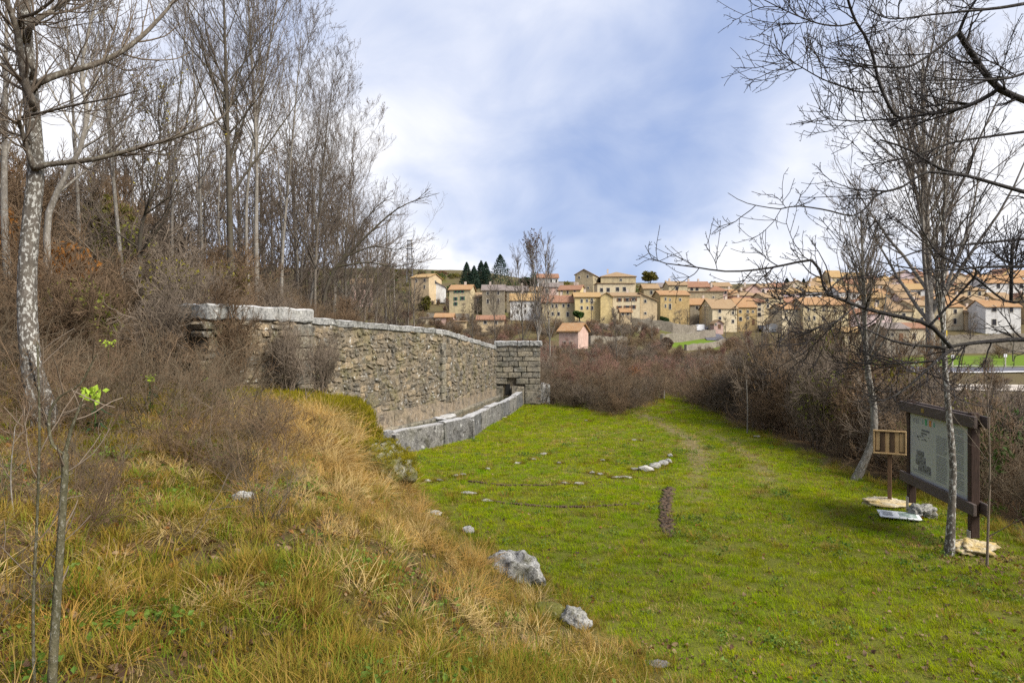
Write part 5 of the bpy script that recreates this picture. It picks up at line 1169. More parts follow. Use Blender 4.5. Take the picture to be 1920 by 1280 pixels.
def house(label, px0, px1, yb, ye, yr, d, wall_='wall_cream', roof_='roof_orange', kind='eave', depth=8.0, yaw=0.0, wins=(), chim=1, name='house', group='village houses', shut=None, side=None, found=4.0, doors=(), sidewins=0, cat='house', over=.35):
    """front face between px0 and px1 at distance d; yb/ye/yr: image heights of foot, eaves and ridge"""
    W = (px1 - px0) / FPX * d; cxm = P((px0 + px1) / 2, yb, d); hb = 0.0; he = (yb - ye) / FPX * d
    hr = CAM_Z - (d + (depth / 2 if kind != 'gable' else 0)) * (yr - CY) / FPX - cxm[2]
    hr = max(hr, he + (.9 if kind != 'flat' else .1))
    o = thing(name, tuple(cxm), label, cat, group, yaw)
    w = W / 2; D = depth
    acc = Acc()
    if kind == 'gable':
        V = [(-w, 0, -found), (w, 0, -found), (w, D, -found), (-w, D, -found), (-w, 0, he), (w, 0, he), (w, D, he), (-w, D, he), (0, 0, hr - .1), (0, D, hr - .1)]
        acc.add(V, q=[(0, 1, 5, 4), (1, 2, 6, 5), (2, 3, 7, 6), (3, 0, 4, 7)], t=[(4, 5, 8), (6, 7, 9)])
    elif kind == 'mono':                                # lean-to: high on the left
        V = [(-w, 0, -found), (w, 0, -found), (w, D, -found), (-w, D, -found), (-w, 0, hr - .1), (w, 0, he), (w, D, he), (-w, D, hr - .1)]
        acc.add(V, q=[(0, 1, 5, 4), (1, 2, 6, 5), (2, 3, 7, 6), (3, 0, 4, 7)])
    else:
        V = [(-w, 0, -found), (w, 0, -found), (w, D, -found), (-w, D, -found), (-w, 0, he), (w, 0, he), (w, D, he), (-w, D, he), (-w, D / 2, hr - .1), (w, D / 2, hr - .1)]
        t_ = [(5, 6, 9), (7, 4, 8)] if kind == 'eave' else []
        acc.add(V if kind == 'eave' else V[:8], q=[(0, 1, 5, 4), (1, 2, 6, 5), (2, 3, 7, 6), (3, 0, 4, 7)], t=t_)
    acc.build('wall', MAT[wall_], o)
    t = .18; ov = over; acc = Acc()
    def slab(a, b, c_, e_):                             # roof plane with thickness
        a, b, c_, e_ = [np.array(k, float) for k in (a, b, c_, e_)]; up = np.array((0, 0, t))
        acc.add([a, b, c_, e_, a + up, b + up, c_ + up, e_ + up], q=[(0, 3, 2, 1), (4, 5, 6, 7), (0, 1, 5, 4), (1, 2, 6, 5), (2, 3, 7, 6), (3, 0, 4, 7)])
    if kind == 'gable':
        k = (hr - he) / w; slab((-w - ov, -ov, he - k * ov), (0, -ov, hr), (0, D + ov, hr), (-w - ov, D + ov, he - k * ov)); slab((0, -ov, hr + .002), (w + ov, -ov, he - k * ov), (w + ov, D + ov, he - k * ov), (0, D + ov, hr + .002))
    elif kind == 'mono':
        slab((-w - ov, -ov, hr), (w + ov, -ov, he), (w + ov, D + ov, he), (-w - ov, D + ov, hr))
    elif kind == 'flat':
        slab((-w - ov, -ov, he), (w + ov, -ov, he), (w + ov, D, he + .2), (-w - ov, D, he + .2))
    elif kind == 'hip':
        k = (hr - he) / (D / 2); zl = he - k * ov; m_ = max(.2, w - D / 2)
        V = [(-w - ov, -ov, zl), (w + ov, -ov, zl), (w + ov, D + ov, zl), (-w - ov, D + ov, zl), (-m_, D / 2, hr), (m_, D / 2, hr), (-w - ov, -ov, zl - t), (w + ov, -ov, zl - t), (w + ov, D + ov, zl - t), (-w - ov, D + ov, zl - t)]
        acc.add(V, q=[(0, 1, 5, 4), (2, 3, 4, 5), (0, 6, 7, 1), (1, 7, 8, 2), (2, 8, 9, 3), (3, 9, 6, 0), (6, 9, 8, 7)], t=[(1, 2, 5), (3, 0, 4)])
    else:
        k = (hr - he) / (D / 2); slab((-w - ov, -ov, he - k * ov), (w + ov, -ov, he - k * ov), (w + ov, D / 2, hr), (-w - ov, D / 2, hr)); slab((-w - ov, D / 2, hr + .002), (w + ov, D / 2, hr + .002), (w + ov, D + ov, he - k * ov), (-w - ov, D + ov, he - k * ov))
    rf = acc.build('roof', MAT[roof_], o)
    for i in range(chim):
        cx_ = rv.uniform(-.7, .7) * w; sized('chimney', UNITCH, rf, (cx_, D * .5 if kind != 'gable' else D * rv.uniform(.2, .6), hr + .25), (.6, .6, 1.6))
    sh = {'b': SHB, 'g': SHG}.get(shut)
    def window(u, z, ww, wh, dx=0):
        f_ = link('window', UNITWIN, o); f_.location = (u, -.02, z); f_.scale = (ww + .24, .10, wh + .24)
        p_ = link('pane', UNITPANE, f_); p_.location = (0, -.3, 0); p_.scale = (ww / (ww + .24), .9, wh / (wh + .24))
        if sh is not None:
            for s_ in (-1, 1): sized('shutter', sh, o, (u + s_ * (ww * .75), -.06, z), (ww * .48, .06, wh))
    if wins == 'auto':
        nc = max(1, int(W / 3.2)); nr = max(1, int((he - .6) / 2.7))
        for r__ in range(nr):
            for c__ in range(nc):
                if rv.random() < .82: window(-w + W * (c__ + .5) / nc + rv.uniform(-.3, .3), he - 1.35 - r__ * 2.75, .85, 1.25 if r__ < nr - 1 or nr == 1 else 1.5)
    else:
        for (px_, py_, ww, wh) in wins:
            window((px_ - (px0 + px1) / 2) / FPX * d, (yb - py_) / FPX * d, ww / FPX * d, wh / FPX * d)
    for (px_, py_, ww, wh) in doors:
        sized('door', UNITDOOR, o, ((px_ - (px0 + px1) / 2) / FPX * d, -.03, (yb - py_) / FPX * d), (ww / FPX * d, .12, wh / FPX * d))
    for i in range(sidewins):                            # on the right-hand end wall
        f_ = sized('window', UNITWIN, o, (w + .02, D * (i + 1) / (sidewins + 1), he - 1.4), (.10, 1.1, 1.4)); p_ = link('pane', UNITPANE, f_); p_.location = (.3, 0, 0); p_.scale = (.9, .8, .82)
    return o
def zr(ox, oy, s, l): return [(ox + a / s, oy + b / s, c_ / s, e_ / s) for a, b, c_, e_ in l]
z2 = lambda l: zr(980, 480, 7.11, l); z3 = lambda l: zr(1200, 480, 7.11, l); z1_ = lambda l: zr(640, 440, 5.333, l); z4 = lambda l: zr(1440, 460, 4.0, l)
house('small pink shed with bright orange roof standing alone in the valley', 1047, 1085, 655, 620.5, 607, 115, 'wall_pink', 'roof_orange', 'eave', 5.5, -.42, z2([(560, 1155, 32, 30), (650, 1155, 32, 30)]), 0, 'shed', None, cat='shed')
house('white rendered house with gold roof behind the slim valley trees', 957, 1013, 594, 563, 551, 190, 'wall_white', 'roof_gold', 'eave', 9, 0, [(973, 573, 3, 5), (985, 573, 3, 5), (997, 573, 3, 5), (971, 584, 3, 6), (985, 584, 3, 6), (1000, 584, 3, 6)])
house('long cream house with red roof right of the white house', 1016, 1077, 591, 566.5, 554.5, 186, 'wall_cream', 'roof_red', 'eave', 9, 0, z2([(400, 665, 26, 40), (450, 665, 26, 40), (545, 660, 26, 40), (610, 660, 26, 40), (400, 770, 26, 45), (480, 770, 28, 45), (600, 775, 30, 60)]), 2)
house('yellow house with gold roof between the red roofed and pink cream houses', 1078, 1126, 588, 556.6, 549, 184, 'wall_yellow', 'roof_gold', 'eave', 8, 0, z2([(788, 597, 24, 40), (858, 595, 20, 34), (922, 600, 28, 60), (788, 690, 24, 40), (865, 690, 20, 34), (925, 692, 26, 48)]), 1)
house('pale yellow gabled end house adjoining the yellow house', 1126, 1148, 588, 556, 549, 182.5, 'wall_yellow', 'roof_gold', 'gable', 8.5, 0, (), 0)
house('pink cream house with four brown shuttered windows', 1148.5, 1200, 591, 555, 549.6, 185, 'wall_beige', 'roof_brown', 'eave', 9, 0, z2([(1290, 582, 34, 44), (1395, 582, 44, 44), (1480, 578, 44, 44), (1290, 685, 36, 42), (1395, 682, 48, 44), (1480, 678, 30, 46)]), 1, shut='b')
house('tan extension with lean-to roof joined to the pink cream house', 1200.5, 1232, 591, 565, 551, 186, 'wall_tan', 'roof_brown', 'mono', 8, 0, z2([(1635, 600, 28, 38), (1635, 762, 28, 26)]), 0)
house('small wooden porch with orange roof against the pink cream house', 1164, 1184, 592, 584.5, 581, 180, 'wall_tan', 'roof_orange', 'eave', 3, 0, [(1168, 588, 4, 5), (1177, 588, 4, 5)], 0, 'porch', None, cat='porch')
house('big grey stone building with gable front on the village crest', 1078, 1112, 560, 514.5, 505, 240, 'wall_stone', 'roof_brown', 'gable', 16, -.30, z2([(752, 285, 20, 32), (868, 272, 20, 32), (875, 425, 18, 26)]), 0, sidewins=3)
house('large ochre building beside the grey gabled building on the crest', 1127, 1192, 560, 517.5, 510, 244, 'wall_cream', 'roof_brown', 'hip', 14, -.06, z2([(1310, 318, 26, 26)]), 1, sidewins=2)
house('flat fronted annex with four big windows below the ochre building', 1120, 1190, 556, 531.5, 530, 228, 'wall_beige', 'roof_brown', 'flat', 9, 0, z2([(1052, 452, 38, 52), (1140, 450, 42, 52), (1265, 442, 42, 52), (1357, 440, 40, 54)]), 0)
house('yellow house with red roof on the slope left of the stone building', 1046, 1088, 558, 543.5, 535.5, 215, 'wall_yellow', 'roof_red', 'eave', 9, -.28, z2([(520, 480, 20, 44), (695, 485, 24, 50), (600, 480, 20, 40)]), 2, sidewins=2)
house('white house with red trimmed upper floor behind the valley trees', 1008, 1047, 541, 521, 514, 252, 'wall_white', 'roof_red', 'eave', 9, 0, z2([(280, 330, 24, 34), (380, 330, 24, 34), (450, 330, 20, 34)]), 1)
house('dark red house below the white house with red upper floor', 1014, 1056, 556, 538, 531, 228, 'wall_pink', 'roof_grey', 'eave', 8, 0, 'auto', 1)
house('tan house with gold roof alone on the left hillside', 769, 806, 562, 520, 514.5, 236, 'wall_tan', 'roof_gold', 'eave', 10, -.35, z1_([(840, 457, 20, 26), (838, 522, 16, 30), (750, 460, 16, 26)]), 0, sidewins=1)
house('white shed with dark sloping roof beside the tan hillside house', 816, 833, 546, 538, 528.5, 240, 'wall_white', 'roof_grey', 'mono', 6, 0, (), 0, 'shed', None, cat='shed')
house('stone house with green shutters left of the grey house', 842, 882, 590, 543, 534.7, 202, 'wall_cream', 'roof_orange', 'eave', 9, -.12, z1_([(1142, 570, 18, 26), (1176, 570, 16, 24), (1210, 568, 20, 26), (1142, 640, 20, 34), (1212, 635, 24, 36), (1142, 690, 20, 34)]), 1, shut='g')
house('grey stone house with mauve roof above the wall bend', 904, 946, 588, 544, 534.7, 206, 'wall_grey', 'roof_grey', 'eave', 9, 0, z1_([(1465, 587, 22, 32), (1570, 582, 22, 32), (1465, 665, 22, 44), (1570, 660, 22, 44)]), 1)
house('grey roofed house tucked behind the grey stone house', 950, 990, 566, 545, 537, 216, 'wall_grey', 'roof_grey', 'eave', 9, 0, 'auto', 1)
house('tiny red orange roofed barn below the left houses', 816, 849, 610, 594.5, 588, 166, 'wall_pink', 'roof_orange', 'eave', 5, 0, [(822, 601, 3, 4)], 0, 'barn', None, doors=[(840, 602, 6, 12)], cat='barn')
house('low tan walled shed right of the red orange barn', 849, 873, 616, 603, 601.5, 160, 'wall_tan', 'roof_brown', 'flat', 4, 0, [(858, 608, 4, 5)], 0, 'shed', None, cat='shed')
house('low pale shed left of the red orange barn', 789, 814, 608, 596, 592, 168, 'wall_beige', 'roof_grey', 'flat', 5, 0, (), 0, 'shed', None, cat='shed')
house('pink house half hidden behind twigs at the wood edge', 657, 696, 552, 532, 523, 222, 'wall_pink', 'roof_brown', 'eave', 9, .15, 'auto', 1)
house('brick red low roofed shed in the valley above the wall', 895, 945, 610, 599, 594, 150, 'wall_tan', 'roof_red', 'eave', 5, 0, [(910, 604, 5, 6), (930, 604, 5, 6)], 0, 'shed', None, cat='shed')
house('ochre house with broken edge roof above the bare fruit trees', 1238, 1293, 588, 553, 545.5, 200, 'wall_ochre', 'roof_orange', 'eave', 9, .05, z3([(340, 572, 18, 36), (400, 582, 16, 26), (537, 580, 24, 30), (400, 672, 26, 70), (340, 665, 16, 40)]), 0)
house('cream tower house rising behind the ochre house', 1254, 1289, 552, 534.5, 528, 226, 'wall_cream', 'roof_brown', 'eave', 8, 0, z3([(490, 432, 34, 50)]), 1)
house('house with wide red roof and shaded porch on the crest', 1290, 1332, 552, 538, 528.5, 234, 'wall_beige', 'roof_red', 'eave', 9, 0, z3([(690, 440, 40, 40), (760, 440, 40, 40)]), 2)
house('long red hipped roof house right of the wide roofed house', 1332, 1364, 556, 544, 536, 228, 'wall_pink', 'roof_red', 'hip', 9, 0, z3([(1000, 480, 40, 34), (1080, 485, 40, 34), (1140, 480, 26, 40)]), 1)
house('long stone faced house wall under the red roofs', 1293, 1356, 566, 547, 545, 216, 'wall_stone', 'roof_brown', 'flat', 6, 0, z3([(980, 548, 20, 20)]), 0)
house('low grey rendered house with orange roof above the parked van', 1294, 1333, 608, 571, 560, 206, 'wall_grey', 'roof_orange', 'eave', 9, 0, z3([(760, 690, 40, 40), (830, 720, 20, 40), (800, 820, 40, 80)]), 1)
house('cream stone house with weathered orange roof right of the utility pole', 1335, 1383, 618, 578, 561.6, 195, 'wall_beige', 'roof_brown', 'eave', 10, .10, z3([(1060, 732, 34, 44), (1243, 757, 28, 34), (1062, 830, 34, 44), (1243, 870, 30, 44)]), 1)
house('tiny gabled porch house against the cream stone house', 1339, 1356, 617, 606, 601.5, 189, 'wall_pink', 'roof_brown', 'gable', 4, 0, z3([(1012, 910, 18, 24)]), 0, 'porch', None, doors=[(1349, 612, 5, 8)], cat='porch')
house('ochre stone house with arched door beside the cream stone house', 1383.5, 1418, 612, 575.6, 560, 197, 'wall_ochre', 'roof_orange', 'eave', 10, 0, z3([(1336, 738, 32, 34), (1438, 738, 22, 32), (1506, 740, 20, 28), (1440, 826, 20, 28), (1340, 838, 36, 50)]), 0, doors=[(1412.5, 604, 5, 10)])
house('narrow cream house with balconies in the gap right of the arched door', 1419, 1433, 606, 566, 560, 204, 'wall_beige', 'roof_red', 'eave', 8, 0, z3([(1590, 640, 40, 40), (1590, 710, 40, 40), (1590, 780, 40, 50)]), 0)
house('rose pink gabled house on the skyline', 1398, 1426, 562, 541, 533, 242, 'wall_pink', 'roof_brown', 'gable', 10, 0, (), 1)
house('pale pink wing with two arched windows on the skyline', 1426.5, 1450, 562, 538.5, 533, 243, 'wall_rose', 'roof_brown', 'eave', 8, 0, z3([(1640, 462, 24, 40), (1746, 462, 24, 40)]), 0)
house('low hipped roof house below the rose pink house', 1376, 1426, 568, 553, 545, 226, 'wall_pink', 'roof_brown', 'hip', 9, 0, z3([(1380, 545, 30, 34), (1500, 545, 30, 34)]), 1)
house('red roofed house squeezed between hipped roof and arched door house', 1383, 1432, 580, 566, 558, 214, 'wall_stone', 'roof_red', 'eave', 8, 0, 'auto', 1)
house('cream house with iron balcony at the turn of the village', 1432, 1470, 606, 558, 550, 206, 'wall_cream', 'roof_brown', 'eave', 9, .12, z3([(1870, 560, 40, 40), (1690, 580, 30, 44), (1700, 665, 30, 44), (1810, 660, 26, 50), (1890, 660, 28, 50), (1775, 755, 24, 50)]), 1)
house('pale house with small orange roof at the front of the right village', 1466, 1505, 612, 579, 570, 190, 'wall_beige', 'roof_orange', 'eave', 8, .08, z4([(140, 490, 12, 18), (140, 547, 12, 20), (215, 490, 12, 18)]), 0)
house('long cream house with fresh orange roof at the front of the right village', 1506, 1590, 613, 571, 558, 188, 'wall_cream', 'roof_orange', 'eave', 9, -.04, z4([(306, 482, 12, 18), (350, 480, 12, 18), (418, 482, 12, 18), (310, 545, 12, 20), (350, 545, 13, 26), (416, 548, 14, 28), (500, 490, 12, 18), (540, 550, 14, 26)]), 2)
house('yellow roofed low hut below the front houses of the right village', 1583, 1618, 640, 622, 614, 150, 'wall_stone', 'roof_gold', 'eave', 6, 0, [(1593, 633, 4, 5)], 0, 'hut', None, cat='hut')
house('grey rendered barn right of the yellow roofed hut', 1660, 1706, 640, 616, 606, 152, 'wall_grey', 'roof_grey', 'eave', 7, .1, [(1672, 627, 5, 6)], 0, 'barn', None, doors=[(1690, 632, 8, 15)], cat='barn')
house('small house with red roof behind the pale trunk by the board', 1704, 1745, 640, 615, 606, 154, 'wall_beige', 'roof_red', 'eave', 7, 0, [(1714, 630, 5, 10)], 0, 'house')
house('white rendered house with balcony at the right edge of the village', 1850, 1912, 618, 575, 563, 186, 'wall_white', 'roof_orange', 'eave', 9, -.1, z4([(1700, 475, 30, 40), (1700, 575, 30, 44), (1820, 480, 26, 40)]), 1)
house('large white house with orange roof high at the right edge', 1850, 1925, 566, 530, 516, 226, 'wall_white', 'roof_orange', 'eave', 10, 0, [(1872, 536, 6, 9), (1895, 536, 6, 9), (1915, 536, 6, 9), (1872, 552, 6, 9), (1895, 552, 6, 9)], 2)
# the rest of the right-hand village climbs the slope in rows
wc = ['wall_cream', 'wall_beige', 'wall_stone', 'wall_tan', 'wall_white', 'wall_ochre', 'wall_rose']; rc = ['roof_orange', 'roof_brown', 'roof_orange', 'roof_red', 'roof_brown', 'roof_gold']
cw = {'wall_cream': 'cream', 'wall_beige': 'beige', 'wall_stone': 'stone', 'wall_tan': 'tan', 'wall_white': 'white', 'wall_ochre': 'ochre', 'wall_rose': 'rose'}; rw = {'roof_orange': 'orange', 'roof_brown': 'brown', 'roof_red': 'red', 'roof_gold': 'gold'}
rowname = ['lowest', 'second lowest', 'middle', 'upper', 'topmost']; num = ['first', 'second', 'third', 'fourth', 'fifth', 'sixth', 'seventh', 'eighth', 'ninth', 'tenth', 'eleventh', 'twelfth', 'thirteenth', 'fourteenth', 'fifteenth', 'sixteenth', 'seventeenth', 'eighteenth', 'nineteenth', 'twentieth']
rh = np.random.default_rng(64)
fill = [(1207, 1236, 556, 541, 533, 240, 'wall_stone', 'roof_brown', 'low stone house with brown roof right of the large ochre building'), (1236, 1256, 550, 538, 531, 244, 'wall_tan', 'roof_grey', 'small tan house left of the cream tower house'), (1340, 1372, 548, 537, 530, 250, 'wall_beige', 'roof_brown', 'beige house at the skyline behind the long red hipped roof'), (1364, 1384, 566, 551, 543, 232, 'wall_tan', 'roof_orange', 'tan house squeezed left of the low hipped roof'), (1450, 1476, 572, 552, 544, 236, 'wall_cream', 'roof_orange', 'cream house right of the pale pink wing'), (1448, 1482, 552, 538, 531, 258, 'wall_beige', 'roof_red', 'beige skyline house right of the pale pink wing'), (1232, 1240, 592, 570, 565, 204, 'wall_stone', 'roof_brown', 'sliver of a stone house between the tan extension and ochre house'), (990, 1016, 560, 545, 538, 224, 'wall_cream', 'roof_brown', 'cream house behind the slim valley trees'), (884, 904, 574, 556, 549, 214, 'wall_stone', 'roof_brown', 'small stone house between green shuttered and grey houses')]
for k_, (x0, x1, yb, ye, yr, d, a, b, lb) in enumerate(fill): house(lb, x0, x1, yb + 4, ye, yr, d, a, b, 'eave', 8, 0, 'auto', k_ % 2)
for ri, (x0, x1, yb, d, hh) in enumerate(((1596, 1845, 615, 192, 34), (1474, 2060, 596, 208, 30), (1470, 2060, 577, 226, 27), (1480, 1845, 559, 246, 24), (1530, 2060, 545, 268, 22))):
    x = x0; k = 0
    while x < x1:
        wd_ = rh.uniform(22, 44); k += 1; a, b = wc[int(rh.integers(7))], rc[int(rh.integers(6))]
        h_ = hh * rh.uniform(.8, 1.15); rp = rh.uniform(8, 12); yb_ = yb + rh.uniform(-3, 3) - (x - 1500) * .012
        if not (ri in (2,) and 1845 < x < 1925):
            house(f'{cw[a]} house under {rw[b]} roof, {num[(k - 1) % 20]} from the left in the {rowname[ri]} row', x, x + wd_ - 1, yb_ + 4, yb_ - h_, yb_ - h_ - rp, d + rh.uniform(-4, 4), a, b, ['eave', 'eave', 'eave', 'hip', 'gable'][int(rh.integers(5))], rh.uniform(7, 9), rh.uniform(-.15, .15), 'auto', int(rh.random() < .6), group='houses of the right hand village slope')
        x += wd_ + rh.uniform(-2, 3)

# ------------------------------------------------------------------ retaining walls
wallm('terrace_stone', (.17, .145, .115), (.27, .235, .19), .7)
def terrace(label, pts, h, thick=.6, name='retaining_wall'):
    acc = Acc(); c_ = resample(np.array([(d * (px - CX) / FPX, d, 0) for px, d in pts]), 24, False); c_[:, 2] = H(c_[:, 0], c_[:, 1]); o_ = c_[12].copy(); t_ = unit(np.gradient(c_, axis=0)); nn = np.stack((-t_[:, 1], t_[:, 0], 0 * t_[:, 0]), 1)
    rj = np.random.default_rng(len(label)); hh = h * (1 + rj.normal(0, .05, 24))
    A, B = c_ - nn * thick / 2, c_ + nn * thick / 2; up = np.stack((0 * hh, 0 * hh, hh), 1); dn = np.array((0, 0, -1.5))
    V = np.concatenate((A + dn, B + dn, B + up, A + up)) - o_; q = []
    for i in range(23):
        for k in range(4): a, b = k * 24 + i, ((k + 1) % 4) * 24 + i; q.append((a, a + 1, b + 1, b))
    acc.add(V, q=q + [(0, 24, 48, 72), (23, 95, 71, 47)])
    o = link(name, acc.mesh(name, False, MAT['terrace_stone'])); o.location = tuple(o_); return set_props(o, label, 'wall', 'retaining walls below the village')
terrace('long grey retaining wall under the lawn left of the white van', [(1150, 186), (1200, 184), (1260, 184), (1305, 188)], 2.6)
terrace('beige retaining wall above the bright green field below the van', [(1240, 150), (1262, 160), (1300, 174), (1340, 182)], 2.0)
terrace('low dry stone wall curving under the bright green field', [(1285, 140), (1310, 144), (1338, 152), (1358, 164)], 1.2)
terrace('grey terrace wall behind the road on the right', [(1640, 143), (1740, 143), (1860, 143), (1990, 143)], 3.0)
terrace('pale terrace wall above the road on the far right', [(1760, 160), (1860, 160), (1990, 160)], 2.6)
terrace('dark terrace wall right of the pink shed', [(1105, 126), (1140, 130), (1175, 132)], 2.0)
terrace('terrace wall below the house with green shutters', [(800, 184), (830, 184), (880, 184)], 2.0)
terrace('low wall in front of the yellow and pink cream houses', [(1075, 172), (1130, 172), (1235, 178)], 1.4)

# ------------------------------------------------------------------ village trees and the conifers on the crest
def conifer(px, yb, yt, d, seed, label, wf=.34):
    q_ = np.random.default_rng(seed); b_ = P(px, yb, d); hgt = (yb - yt) / FPX * d; o = thing('conifer', tuple(b_), label, 'conifer', 'dark conifers on the crest')
    acc = Acc(); tube1(acc, [(0, 0, -2), (0, 0, hgt * .5), (0, 0, hgt * .98)], [.22, .13, .03], 6); acc.build('trunk', MAT['bark_dark'], o, True)
    N = 2600; wf *= 1.55; t = q_.random(N) ** .9; rad = hgt * wf * (1 - t) ** .75 * (.45 + .55 * np.abs(np.sin(t * 26 + 1.7 * np.sin(3 * 0 + q_.integers(0, 5, N))))) * np.sqrt(q_.uniform(.25, 1, N)); a = q_.uniform(0, 6.283, N)
    p_ = np.stack((rad * np.cos(a), rad * np.sin(a), hgt * (.06 + .94 * t) - rad * .25), 1)
    link('crown', leaves_at(q_, p_, .62, .08, 'crown', MAT['needle'], .5), o)
for i, (px, yb, yt, d, lb, wf) in enumerate([(938, 540, 477, 262, 'tallest spreading dark conifer on the crest', .36), (902, 540, 489, 270, 'pointed conifer left of the tallest one', .26), (911, 540, 491, 272, 'twin pointed conifer right beside its partner', .26), (875, 540, 492, 266, 'leftmost conifer of the crest group', .28), (889, 540, 499, 264, 'short conifer between the leftmost and the twin conifers', .3), (1475, 552, 522, 290, 'spreading conifer on the skyline above the right village', .42), (1507, 552, 523, 300, 'slim conifer right of the spreading skyline conifer', .26), (1519, 552, 521, 300, 'second slim conifer on the skyline above the right village', .26)]):
    conifer(px, yb, yt, d, 500 + i, lb, wf)
def leafy(px, yb, yt, d, wpx, seed, label, mat, N=2200, size=.75):
    q_ = np.random.default_rng(seed); b_ = P(px, yb, d); hgt = (yb - yt) / FPX * d; w_ = wpx / FPX * d / 2; o = thing('leafy_tree', tuple(b_), label, 'tree', 'leafy trees in the village')
    acc = Acc(); tube1(acc, [(0, 0, -2), (.1, 0, hgt * .3), (0, .1, hgt * .7)], [.25, .18, .06], 6); acc.build('trunk', MAT['bark_dark'], o, True)
    cl_ = unit(q_.normal(0, 1, (14, 3))) * q_.uniform(.3, .72, (14, 1)); k = q_.integers(0, 14, N); p_ = cl_[k] + unit(q_.normal(0, 1, (N, 3))) * q_.uniform(.1, .38, (N, 1)); p_ = p_ * (w_, w_, hgt * .50) + (0, 0, hgt * .42)
    link('crown', leaves_at(q_, p_, size, .05, 'crown', MAT[mat], .7), o)
for i, a in enumerate([(795, 582, 545, 215, 34, 'round yellow green tree in front of the tan hillside house', 'leaf_olive'), (1004, 545, 508, 268, 40, 'dark green tree behind the tallest valley tree', 'leaf_dark'), (985, 545, 512, 272, 30, 'dark evergreen left of the dark green tree on the crest', 'leaf_dark'), (1219, 530, 503, 270, 36, 'olive green tree right of the large ochre building', 'leaf_olive'), (1086, 596, 578, 176, 22, 'green garden tree before the yellow house', 'leaf_green'), (1246, 610, 590, 190, 18, 'dark green bush by the tan extension', 'leaf_dark'), (735, 530, 498, 290, 40, 'autumn tinted tree on the left skyline', 'leaf_olive'), (700, 540, 505, 280, 46, 'broad autumn tree at the left skyline above the pink house', 'leaf_olive'), (1250, 655, 632, 128, 26, 'rust brown bush left of the bright green field', 'leaf_brown'), (1335, 545, 524, 262, 40, 'olive shrub tree behind the red roofs', 'leaf_olive')]):
    leafy(*a[:5], 600 + i, a[5], a[6])
TR = []
for i in range(2):
    q_ = np.random.default_rng(800 + i); Pt, Rt = limbs([(np.array([(0, 0, -.05), (.02, 0, .25), (0, .02, .6), (.02, .02, .95)]), .022, .006)], 10)
    TR.append((branch_mesh('trunk', [(Pt, Rt)], [5], MAT['bark_branch']), branch_mesh('crown', grow(q_, Pt, Rt, [dict(n=18, t=(.25, .95), ang=(25, 60), len=(.25, .45), np=5, wan=.12, up=.08, rr=.5, rmin=.0035), dict(n=8, t=(.2, 1), ang=(25, 60), len=(.1, .22), np=3, wan=.12, up=.05, rr=.6, rmin=.0028)])[1:], [3, 3], MAT['twig_grey'])))
vt = [(1222, 660, 606, 140, 'bare fruit tree left of the bright green field'), (1290, 612, 568, 192, 'bare tree before the ochre house with broken roof'), (1275, 612, 572, 190, 'bare tree left of the one before the ochre house'), (1265, 610, 575, 193, 'bare tree beside the dark green bush by the extension'), (1165, 640, 592, 150, 'bare tree below the wooden porch'), (1182, 660, 600, 132, 'bare tree between pink shed and green field'), (1130, 645, 600, 140, 'bare tree above the dark terrace wall'), (1400, 640, 592, 178, 'bare tree under the ochre stone house'), (1360, 640, 600, 176, 'bare tree under the cream stone house'), (1440, 625, 580, 186, 'bare tree beside the white covered car'), (1150, 600, 565, 181, 'bare tree against the pale yellow gable'), (895, 600, 555, 194, 'bare tree between the two left stone houses'), (870, 605, 570, 180, 'bare tree below the house with green shutters'), (960, 620, 570, 160, 'bare tree below the white rendered house'), (850, 550, 525, 250, 'bare tree behind the white shed'), (1375, 555, 526, 262, 'bare tree on the skyline left of the rose house'), (1395, 552, 525, 270, 'second bare tree on the skyline by the rose house'), (1820, 640, 570, 150, 'bare tree in front of the white rendered house'), (1560, 650, 600, 140, 'bare tree below the long cream house'), (1520, 655, 610, 132, 'bare tree below the pale house with small roof'), (1640, 650, 596, 142, 'bare tree right of the yellow roofed hut'), (1050, 520, 506, 300, 'tiny bare tree on the skyline left of the stone building'), (1900, 665, 600, 126, 'bare tree beside the road at the right edge')]
for i, (px, yb, yt, d, lb) in enumerate(vt):
    b_ = P(px, yb, d); hgt = (yb - yt) / FPX * d; o = thing('small_bare_tree', (b_[0], b_[1], h1p(b_[0], b_[1])), lb, 'tree', 'small bare trees around the village', i * 1.3); o.scale = (hgt,) * 3
    link('trunk', TR[i % 2][0], o); link('crown', TR[i % 2][1], o)
# autumn scrub along the skyline
BL = [leaves_at(np.random.default_rng(i), unit(np.random.default_rng(i + 5).normal(0, 1, (160, 3))) * np.random.default_rng(i + 9).uniform(.3, 1, (160, 1)) * (1, 1, .7) + (0, 0, .5), .30, .05, 'bush', MAT[m_], .7) for i, m_ in enumerate(('leaf_olive', 'leaf_brown', 'leaf_olive', 'leaf_green'))]
q_ = np.random.default_rng(71); N = 900; d = q_.uniform(255, 400, N); px = q_.uniform(560, 2000, N); kp = ((px < 880) | (q_.random(N) < .35)) ; d, px = d[kp], px[kp]; x, y = d * (px - CX) / FPX, d
s_ = q_.uniform(1.2, 3.2, len(x)); set_props(scatter('hill_scrub', np.stack((x, y, H(x, y)), 1), np.stack((0 * x, 0 * x, q_.uniform(0, 6.28, len(x))), 1), np.stack((s_, s_, s_ * q_.uniform(.6, 1.0, len(x))), 1), BL), 'autumn coloured scrub covering the far hillside', 'scrub')
